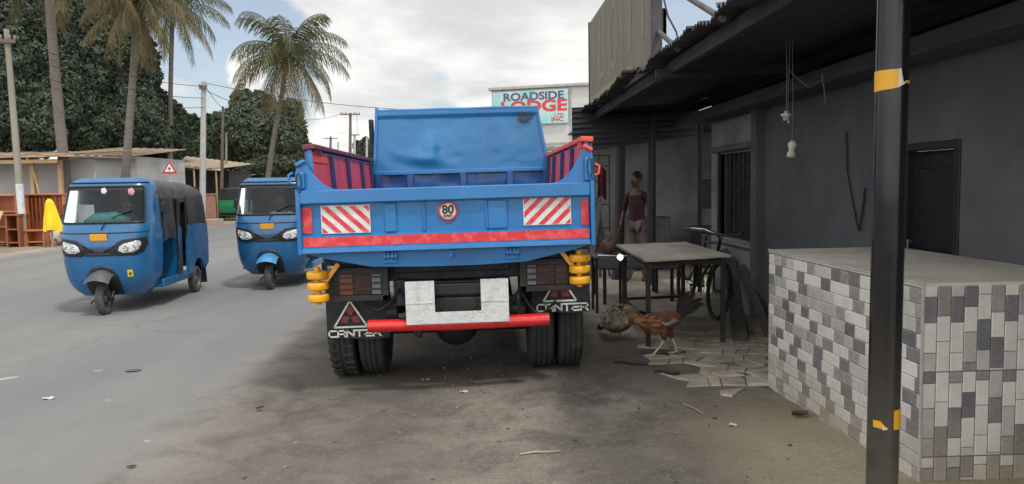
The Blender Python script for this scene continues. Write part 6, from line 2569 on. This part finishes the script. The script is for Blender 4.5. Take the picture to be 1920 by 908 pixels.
def pole_thing(label, px0, py1, px1, Y, r_, mat, arms=(), cap=None, group='utility poles', base_px=None):
    b0 = pt(base_px if base_px is not None else px0, 420, Y)
    t0 = pt(px1, py1, Y)
    base = Vector((b0.x, Y, 0))
    r = thing('utility_pole', label, 'pole', base, group)
    b = MB()
    b.tube([base, base.lerp(t0, .5), t0], [r_ * 1.15, r_, r_ * .8], 12)
    b.build('shaft', mat, r, world=True)
    for dz_, w_, an in arms:
        c = MB()
        d = Vector((math.cos(an), math.sin(an), 0)) * w_ / 2
        ce = t0 - Vector((0, 0, dz_)) - Vector((0, r_, 0))
        c.beam(ce - d, ce + d, .10, .10)
        a_ = c.build('crossarm', dpole, r, world=True)
        for s_ in (-.95, -.45, .45, .95):
            c = MB()
            q = ce + d * s_ + Vector((0, 0, .05))
            c.lathe([(.02, 0), (.045, .02), (.03, .05), (.045, .08), (.02, .12), (.001, .13)], Matrix.Translation(q), 10)
            c.build('insulator', M('insulator', (.25, .2, .17), rough=.3), a_, world=True)
    return r, t0


YP = gp(42, 463).y
plr, plt_ = pole_thing('grey green leaning wooden pole with white painted band at the furniture stall', 43, 55, 12, YP, .09, wpole, ((.35, .5, .3),), base_px=43)
b = MB()
ba = Vector((pt(43, 420, YP).x, YP, 0))
f0, f1 = (pt(38, 405, YP).z) / plt_.z, (pt(38, 345, YP).z) / plt_.z
b.tube([ba.lerp(plt_, f0), ba.lerp(plt_, f1)], [.104, .100], 14)
b.build('white_band', M('white painted band', (.6, .62, .64), (.42, .45, .48), rough=.7, scale=7), plr, world=True)
pA, tA = pole_thing('pale concrete pole rising left of the round tree', 379, 153, 382, 33, .125, conc, ((.30, .3, .2),))
pB, tB = pole_thing('brown wooden pole just right of the pale concrete pole', 415, 200, 418, 40, .085, dpole)
pC, tC = pole_thing('thin shorter wooden pole right of the brown wooden pole', 425, 248, 424, 44, .07, wpole)
pD, tD = pole_thing('distant T shaped pole with wide crossarm above the truck side panel', 657, 212, 657, 60, .13, dpole, ((.12, 1.5, .1),))
pE, tE = pole_thing('farther T shaped pole just right of the wide crossarm pole', 665, 252, 665, 85, .16, conc, ((.1, 1.1, .1),))
pF, tF = pole_thing('distant plain pale pole left of the truck headboard', 688, 258, 688, 75, .12, conc)
pG, tG = pole_thing('distant dark pole with small crossarm above the truck left side panel', 620, 256, 620, 100, .18, dpole, ((.3, 1.8, .1),))
pH, tH = pole_thing('distant short pale pole between the two crossarm poles', 634, 266, 634, 110, .15, conc)
wm = M('overhead wire', (.03, .03, .032), rough=.7)
GW = 'overhead wires'
top_off = Vector((0, 0, -.15))
wire('power_line', [plt_ + Vector((.1, 0, -.25)), tA + Vector((0, 0, -.2))], .012, wm, 'overhead wire from the leaning pole to the pale concrete pole, upper strand', 'wire', .3, group=GW)
wire('power_line', [plt_ + Vector((.1, 0, -.6)), tA + Vector((0, 0, -.7))], .012, wm, 'overhead wire from the leaning pole to the pale concrete pole, middle strand', 'wire', .35, group=GW)
wire('power_line', [plt_ + Vector((.1, 0, -1.0)), tA + Vector((0, 0, -1.1))], .012, wm, 'overhead wire from the leaning pole to the pale concrete pole, lowest strand', 'wire', .4, group=GW)
wire('power_line', [tA + Vector((0, 0, -.1)), tB + Vector((0, 0, -.1))], .012, wm, 'short wire between the pale concrete pole and the brown wooden pole', 'wire', .1, group=GW)
wire('power_line', [tA + Vector((0, 0, -.05)), pt(1012, 207, 29.6)], .012, wm, 'long wire crossing the sky from the pale concrete pole to the lodge', 'wire', .45, n=30, group=GW)
wire('power_line', [tA + Vector((0, 0, -.35)), tD + Vector((-.5, 0, .05))], .014, wm, 'wire from the pale concrete pole to the left end of the wide crossarm', 'wire', .9, n=24, group=GW)
wire('power_line', [tD + Vector((.5, 0, .05)), tE + Vector((.3, 0, .05))], .016, wm, 'wire between the two distant T shaped poles', 'wire', .4, group=GW)
wire('power_line', [pt(-160, 60, 23), plt_ + Vector((0, 0, -.3))], .012, wm, 'overhead wire entering from the left edge to the leaning pole', 'wire', .1, group=GW)
wire('power_line', [tB + Vector((0, 0, -.2)), tC + Vector((0, 0, -.1))], .012, wm, 'short wire between the brown pole and the thin shorter pole', 'wire', .1, group=GW)

# warning sign
ws_ = pt(318, 400, 27)
sg = thing('warning_sign', 'red bordered triangular road warning sign behind the nearest rickshaw', 'road sign', (ws_.x, 27, 0))
sc_ = pt(318, 316, 27)
k = 14.5 * 27 / F
b = MB()
b.cyl((sc_.x, 27.04, 0), (sc_.x, 27.04, sc_.z + .1), .03, seg=10)
b.build('post', conc, sg, world=True)
tri = lambda s_, dy=0: [(sc_.x - s_ * k, sc_.z - s_ * k * .68), (sc_.x + s_ * k, sc_.z - s_ * k * .68), (sc_.x, sc_.z + s_ * k * .98)]
b = MB()
b.prism(tri(1.0), 26.985, 27.0, 'xz')
pn = b.build('plate', M('sign red', (.5, .03, .03), rough=.4), sg, world=True)
b = MB()
b.prism(tri(.62), 26.980, 26.984, 'xz')
b.build('white_field', white_pnt, pn, world=True)
b = MB()
b.prism([(sc_.x - .05 * k, sc_.z - .28 * k), (sc_.x + .05 * k, sc_.z - .28 * k), (sc_.x + .06 * k, sc_.z + .2 * k), (sc_.x - .06 * k, sc_.z + .2 * k)], 26.975, 26.979, 'xz')
b.prism([(sc_.x - .2 * k, sc_.z - .10 * k), (sc_.x + .2 * k, sc_.z - .10 * k), (sc_.x + .2 * k, sc_.z + .0 * k), (sc_.x - .2 * k, sc_.z + .0 * k)], 26.974, 26.978, 'xz')
b.build('symbol', black_pnt, pn, world=True)

# ------------------------------------------------------------------ low buildings on the left
def shack(label, px0, px1, pyr, Y, depth, wallm, roofm, rise=.35, over=.5, doors=(), slope_px=0, wall_top=None, posts=0, cat='shack'):
    a, c = pt(px0, 400, Y).x, pt(px1, 400, Y).x
    zr0, zr1 = pt(px0, pyr, Y).z, pt(px1, pyr + slope_px, Y).z
    r = thing('roadside_shack', label, cat, ((a + c) / 2, Y, 0))
    h = min(zr0, zr1) - .12
    b = MB()
    yb_ = Y + over
    b.bb(a + .2, c - .2, yb_, yb_ + depth, 0, h + rise * .3, bevel=.01)
    b.build('wall', wallm, r, world=True)
    b = MB()
    nx = int((c - a) / .12)
    for off in (0, .02):
        b.grid(lambda u, v: (a + (c - a) * u, Y - .1 + (depth + over + .3) * v, zr0 + (zr1 - zr0) * u + rise * v + off + .02 * math.sin(u * nx * 2.1) + .02 * noise.noise(Vector((u * 9, v * 4, Y)))), [i / nx for i in range(nx + 1)], [0, .25, .5, .75, 1])
    b.beam((a, Y - .08, zr0 - .05), (c, Y - .08, zr1 - .05), .04, .08)
    b.build('roof', roofm, r, world=True)
    for (d0, d1, z1, m_) in doors:
        b = MB()
        b.bb(pt(d0, 400, yb_).x, pt(d1, 400, yb_).x, yb_ - .04, yb_ - .003, .02, z1, bevel=.004)
        b.build('doorway', m_, r, world=True)
    for k_ in range(posts):
        x = a + .15 + (c - a - .3) * k_ / max(1, posts - 1)
        b = MB()
        b.cyl((x, Y, 0), (x, Y, zr0 + (zr1 - zr0) * k_ / max(1, posts - 1) - .05), .05, seg=8)
        b.build('post', wood_raw, r, world=True)
    return r


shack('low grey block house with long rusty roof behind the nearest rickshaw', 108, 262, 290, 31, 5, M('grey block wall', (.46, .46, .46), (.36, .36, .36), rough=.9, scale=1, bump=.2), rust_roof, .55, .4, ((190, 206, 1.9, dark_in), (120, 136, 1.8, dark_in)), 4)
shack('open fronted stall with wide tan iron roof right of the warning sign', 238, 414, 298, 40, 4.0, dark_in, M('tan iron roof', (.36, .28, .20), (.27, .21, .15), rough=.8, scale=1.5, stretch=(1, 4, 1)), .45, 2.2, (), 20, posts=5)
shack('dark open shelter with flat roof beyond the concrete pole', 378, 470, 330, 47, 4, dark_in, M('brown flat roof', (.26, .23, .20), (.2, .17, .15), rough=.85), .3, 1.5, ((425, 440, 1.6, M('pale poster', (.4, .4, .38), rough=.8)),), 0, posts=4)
shack('pale roofed shed under the round tree beyond the second rickshaw', 455, 600, 322, 61, 5, M('shed wall shade', (.16, .15, .14), (.10, .1, .1), rough=.9), M('pale grey roof', (.38, .37, .35), (.28, .27, .26), rough=.8, scale=1), .35, .8, ((500, 520, 1.8, dark_in), (540, 556, 1.8, dark_in)), 0)
# pink boundary wall and step
b = MB()
x0, x1, Yw = pt(366, 400, 34.5).x, pt(402, 400, 34.5).x, 34.5
b.bb(x0, x1, Yw, Yw + .25, 0, pt(385, 366, Yw).z, bevel=.01)
b.bb(x0 - .05, x1 + .05, Yw - .03, Yw + .28, pt(385, 366, Yw).z, pt(385, 366, Yw).z + .06, bevel=.01)
tag(b.build('boundary_wall', M('salmon wall', (.36, .19, .14), (.28, .15, .11), rough=.85), None, (x0, Yw, 0)), 'short salmon pink wall at the road edge left of the green rickshaw', 'wall')
b = MB()
b.bb(x0 - .1, pt(406, 400, 33.5).x, 33.2, 34.4, -.05, .28, bevel=.02)
tag(b.build('concrete_step', M('pink step', (.42, .30, .25), (.34, .25, .21), rough=.85), None, (x0, 33.8, 0)), 'low pale pink concrete step in front of the salmon wall', 'step')
hs = thing('white_house', 'small white house seen between the round tree and the truck side panel', 'house', (pt(575, 400, 58).x, 58, 0))
b = MB()
b.bb(pt(562, 400, 58).x, pt(640, 400, 58).x, 58, 63, 0, pt(575, 287, 58).z, bevel=.02)
b.build('wall', M('white wash', (.66, .66, .64), (.55, .55, .53), rough=.8), hs, world=True)
b = MB()
b.bb(pt(560, 400, 58).x, pt(642, 400, 58).x, 57.8, 63.2, pt(575, 287, 58).z, pt(575, 283, 58).z, bevel=.02)
b.build('roof', M('grey slab', (.35, .35, .35), rough=.8), hs, world=True)
b = MB()
b.bb(pt(572, 400, 58).x, pt(582, 400, 58).x, 57.94, 57.99, 1.2, 2.4, bevel=.01)
b.build('window', M('house window', (.04, .05, .06), rough=.2), hs, world=True)
hs2 = thing('red_roofed_house', 'distant house with low dull red roof near the T shaped poles', 'house', (pt(650, 400, 90).x, 90, 0))
b = MB()
xa, xb = pt(630, 400, 90).x, pt(668, 400, 90).x
b.bb(xa, xb, 90, 96, 0, 4.0, bevel=.02)
b.build('wall', M('distant wall', (.45, .42, .38), rough=.9), hs2, world=True)
b = MB()
b.prism([(90 - .4, 4.0), (96.4, 4.0), (93, 5.4)], xa - .3, xb + .3, 'yz')
b.build('roof', M('dull red roof', (.20, .09, .07), (.15, .08, .06), rough=.9), hs2, world=True)

# ------------------------------------------------------------------ lodge behind the truck
lo = thing('lodge_building', 'tall white lodge building with turquoise sign above the truck', 'building', (2.6, 29, 0))
lodge_w = M('lodge off white', (.52, .52, .50), (.45, .45, .43), rough=.8, scale=1, dirt=(.34, .33, .31), dscale=.8)
pL, pR = pt(923, 240, 30.2), pt(1110, 240, 28.9)
ax_ = (Vector((pR.x, pR.y, 0)) - Vector((pL.x, pL.y, 0)))
Lw = ax_.length
ax_.normalize()
ang_l = math.atan2(ax_.y, ax_.x)
LM = Matrix.Translation((pL.x, pL.y, 0)) @ Matrix.Rotation(ang_l, 4, 'Z')
zt = pt(923, 165, 30.2).z
LI = Matrix.Translation(-lo.location)


def lbuild(mb, name, mat, parent=lo):
    mb.v = [tuple(LI @ (LM @ Vector(v))) for v in mb.v]
    return mb.build(name, mat, parent)


def lpt(px, py):
    """photo reading on the facade plane (u along it, z)"""
    d = ray(px, py)
    n_ = Vector((-ax_.y, ax_.x, 0))
    p = EYE + d * ((pL - EYE).dot(n_) / d.dot(n_))
    return (p - Vector((pL.x, pL.y, 0))).dot(ax_), p.z


b = MB()
b.bb(0, 5.6, 0, 7, 0, zt - .12, bevel=.02)
wallo = lbuild(b, 'wall', lodge_w)
b = MB()
b.bb(-.1, 5.7, -.14, 7.1, zt - .12, zt, bevel=.02)
u_, z_ = lpt(1030, 268)
b.bb(-.02, 5.62, -.05, 0, z_ - .05, z_ + .03, bevel=.01)
uj, _ = lpt(1068, 200)
b.bb(uj + .03, uj + .09, -.05, 0, 0, zt - .12, bevel=.01)
lbuild(b, 'cornice', M('lodge grey trim', (.40, .40, .385), rough=.8))
for (u0, u1, z0, z1) in ((.6, 1.5, 1.0, 2.2), (2.0, 2.9, .1, 2.2), (3.9, 4.7, 1.0, 2.2)):
    b = MB()
    b.bb(u0, u1, -.03, -.002, z0, z1, bevel=.01)
    lbuild(b, 'window', M('house window', (.04, .05, .06)))
b = MB()
u0, z1 = lpt(925, 172)
u1, z1b = lpt(1066, 170)
u2, z0 = lpt(1040, 232)
b.bb(u0, u1, -.12, -.06, z0, (z1 + z1b) / 2, bevel=.008)
sgn = thing('lodge_sign', 'turquoise sign reading ROADSIDE LODGE on the white lodge', 'sign', tuple((LM @ Vector((u0, -.1, z0)))))
LI2 = Matrix.Translation(-sgn.location)


def sbuild(mb, name, mat, parent=sgn):
    mb.v = [tuple(LI2 @ (LM @ Vector(v))) for v in mb.v]
    return mb.build(name, mat, parent)


sbuild(b, 'panel', M('turquoise sign panel', (.20, .52, .50), (.42, .56, .56), rough=.5, scale=.9, lo=.4, hi=.6))
zt_ = (z1 + z1b) / 2
W_ = u1 - u0
H_ = zt_ - z0


def stext(s_, uc, zc, size, sx, mat, bold, name):
    m = MB()
    m.text(s_, size, Matrix.Translation((uc, -.125, zc)) @ FACE, 0, .002, bold, sx)
    sbuild(m, name, mat)


stext('ROADSIDE', u0 + W_ * .545, zt_ - H_ * .175, H_ * .32, 1.23, M('sign purple ink', (.10, .075, .16), rough=.5), .014, 'upper_lettering')
stext('LODGE', u0 + W_ * .545, zt_ - H_ * .48, H_ * .46, 1.36, M('sign red ink', (.60, .04, .05), rough=.5), .022, 'main_lettering')
stext('LTD', u0 + W_ * .885, zt_ - H_ * .76, H_ * .14, 1.1, M('sign red ink', (.60, .04, .05)), .004, 'small_lettering')
stext('INC', u0 + W_ * .86, zt_ - H_ * .885, H_ * .17, 1.3, M('sign red ink', (.60, .04, .05)), .006, 'small_lettering')
# dim roofs between lodge and truck
shack('brown iron roofed shack low in front of the lodge', 1026, 1110, 284, 21, 3, M('brown shed wall', (.22, .2, .18), rough=.9), M('brown mixed roof', (.12, .10, .085), (.08, .07, .06), rough=.85), .3, .3)

# ------------------------------------------------------------------ sun and sky
sun_el, sun_az = rad(60), rad(140)          # azimuth measured from +Y towards +X (shop side)
sd_ = Vector((math.sin(sun_az) * math.cos(sun_el), math.cos(sun_az) * math.cos(sun_el), math.sin(sun_el)))
sun_d = bpy.data.lights.new('sun', 'SUN')
sun_d.energy = 2.3
sun_d.angle = rad(6)
sun_d.color = (1, .955, .89)
sun = bpy.data.objects.new('sun', sun_d)
COL.objects.link(sun)
sun.location = (10, -10, 30)
sun.rotation_euler = sd_.to_track_quat('Z', 'Y').to_euler()

wld = bpy.data.worlds.new('World')
S.world = wld
wld.use_nodes = True
t = wld.node_tree
t.nodes.clear()
out = t.nodes.new('ShaderNodeOutputWorld')
sky = t.nodes.new('ShaderNodeTexSky')
sky.sky_type = 'NISHITA'
sky.sun_disc = False
sky.sun_elevation = sun_el
sky.sun_rotation = sun_az
sky.dust_density = 2.0
bg1 = nd(t, 'ShaderNodeBackground', Strength=.15)
t.links.new(sky.outputs[0], bg1.inputs[0])
tc = t.nodes.new('ShaderNodeTexCoord')
sp = t.nodes.new('ShaderNodeSeparateXYZ')
t.links.new(tc.outputs['Generated'], sp.inputs[0])
zz = math_n(t, 'ADD', math_n(t, 'MAXIMUM', sp.outputs[2], 0.0), .22)
cb_ = t.nodes.new('ShaderNodeCombineXYZ')
t.links.new(math_n(t, 'DIVIDE', sp.outputs[0], zz), cb_.inputs[0])
t.links.new(math_n(t, 'DIVIDE', sp.outputs[1], zz), cb_.inputs[1])
cv = cb_.outputs[0]
big = noise_tex(t, cv, 1.35, 9, .55, .25)
fine = noise_tex(t, cv, 3.2, 8, .6, .2)


def toward(px, py, w0, w1):
    d = ray(px, py).normalized()
    v = t.nodes.new('ShaderNodeVectorMath')
    v.operation = 'DOT_PRODUCT'
    nv = t.nodes.new('ShaderNodeVectorMath')
    nv.operation = 'NORMALIZE'
    t.links.new(tc.outputs['Generated'], nv.inputs[0])
    t.links.new(nv.outputs[0], v.inputs[0])
    v.inputs[1].default_value = d
    return ramp(t, v.outputs['Value'], math.cos(rad(w0)), math.cos(rad(w1)))


# a broken window of blue on the left, a thin one over the shop roof, elsewhere closed cloud
gap = math_n(t, 'ADD', math_n(t, 'MULTIPLY', toward(405, 125, 9.0, 1.5), .42), math_n(t, 'MULTIPLY', toward(1275, 60, 5, .5), .34))
gap = math_n(t, 'ADD', gap, math_n(t, 'MULTIPLY', toward(800, 185, 3.4, .3), .16))
gap = math_n(t, 'SUBTRACT', gap, math_n(t, 'MULTIPLY', toward(462, 132, 2.2, .8), .35))
gap = math_n(t, 'SUBTRACT', gap, math_n(t, 'MULTIPLY', toward(340, 210, 4.0, 1.0), .22))
cov = math_n(t, 'SUBTRACT', math_n(t, 'ADD', math_n(t, 'MULTIPLY', big, .55), math_n(t, 'ADD', math_n(t, 'MULTIPLY', fine, .35), .22)), gap)
mask = ramp(t, cov, .47, .58, .26, 1)
# grey undersides, bright edges
shade = math_n(t, 'ADD', math_n(t, 'MULTIPLY', big, .9), math_n(t, 'MULTIPLY', fine, .35))
low = ramp(t, sp.outputs[2], .42, .08, 0, .20)
shade = math_n(t, 'SUBTRACT', shade, low)
shade = math_n(t, 'ADD', shade, math_n(t, 'MULTIPLY', toward(830, 120, 9, 2), .06))
cc_ = mixc(t, ramp(t, shade, .36, .68), (.97, .96, .935), (.64, .648, .655))
bg2 = nd(t, 'ShaderNodeBackground', Strength=.92)
t.links.new(cc_, bg2.inputs[0])
# cloud glow added behind the camera, off the sun's direction, to fill facing surfaces
nv = t.nodes.new('ShaderNodeVectorMath')
nv.operation = 'NORMALIZE'
t.links.new(tc.outputs['Generated'], nv.inputs[0])
dv = t.nodes.new('ShaderNodeVectorMath')
dv.operation = 'DOT_PRODUCT'
t.links.new(nv.outputs[0], dv.inputs[0])
ga, ge = rad(200), rad(48)
dv.inputs[1].default_value = (math.sin(ga) * math.cos(ge), math.cos(ga) * math.cos(ge), math.sin(ge))
t.links.new(ramp(t, dv.outputs['Value'], math.cos(rad(88)), math.cos(rad(25)), 1.08, 2.4), bg2.inputs['Strength'])
mx = t.nodes.new('ShaderNodeMixShader')
t.links.new(mask, mx.inputs[0])
t.links.new(bg1.outputs[0], mx.inputs[1])
t.links.new(bg2.outputs[0], mx.inputs[2])
t.links.new(mx.outputs[0], out.inputs[0])

S.view_settings.view_transform = 'Standard'
S.view_settings.look = 'None'
S.view_settings.exposure = 0
S.view_settings.gamma = 1
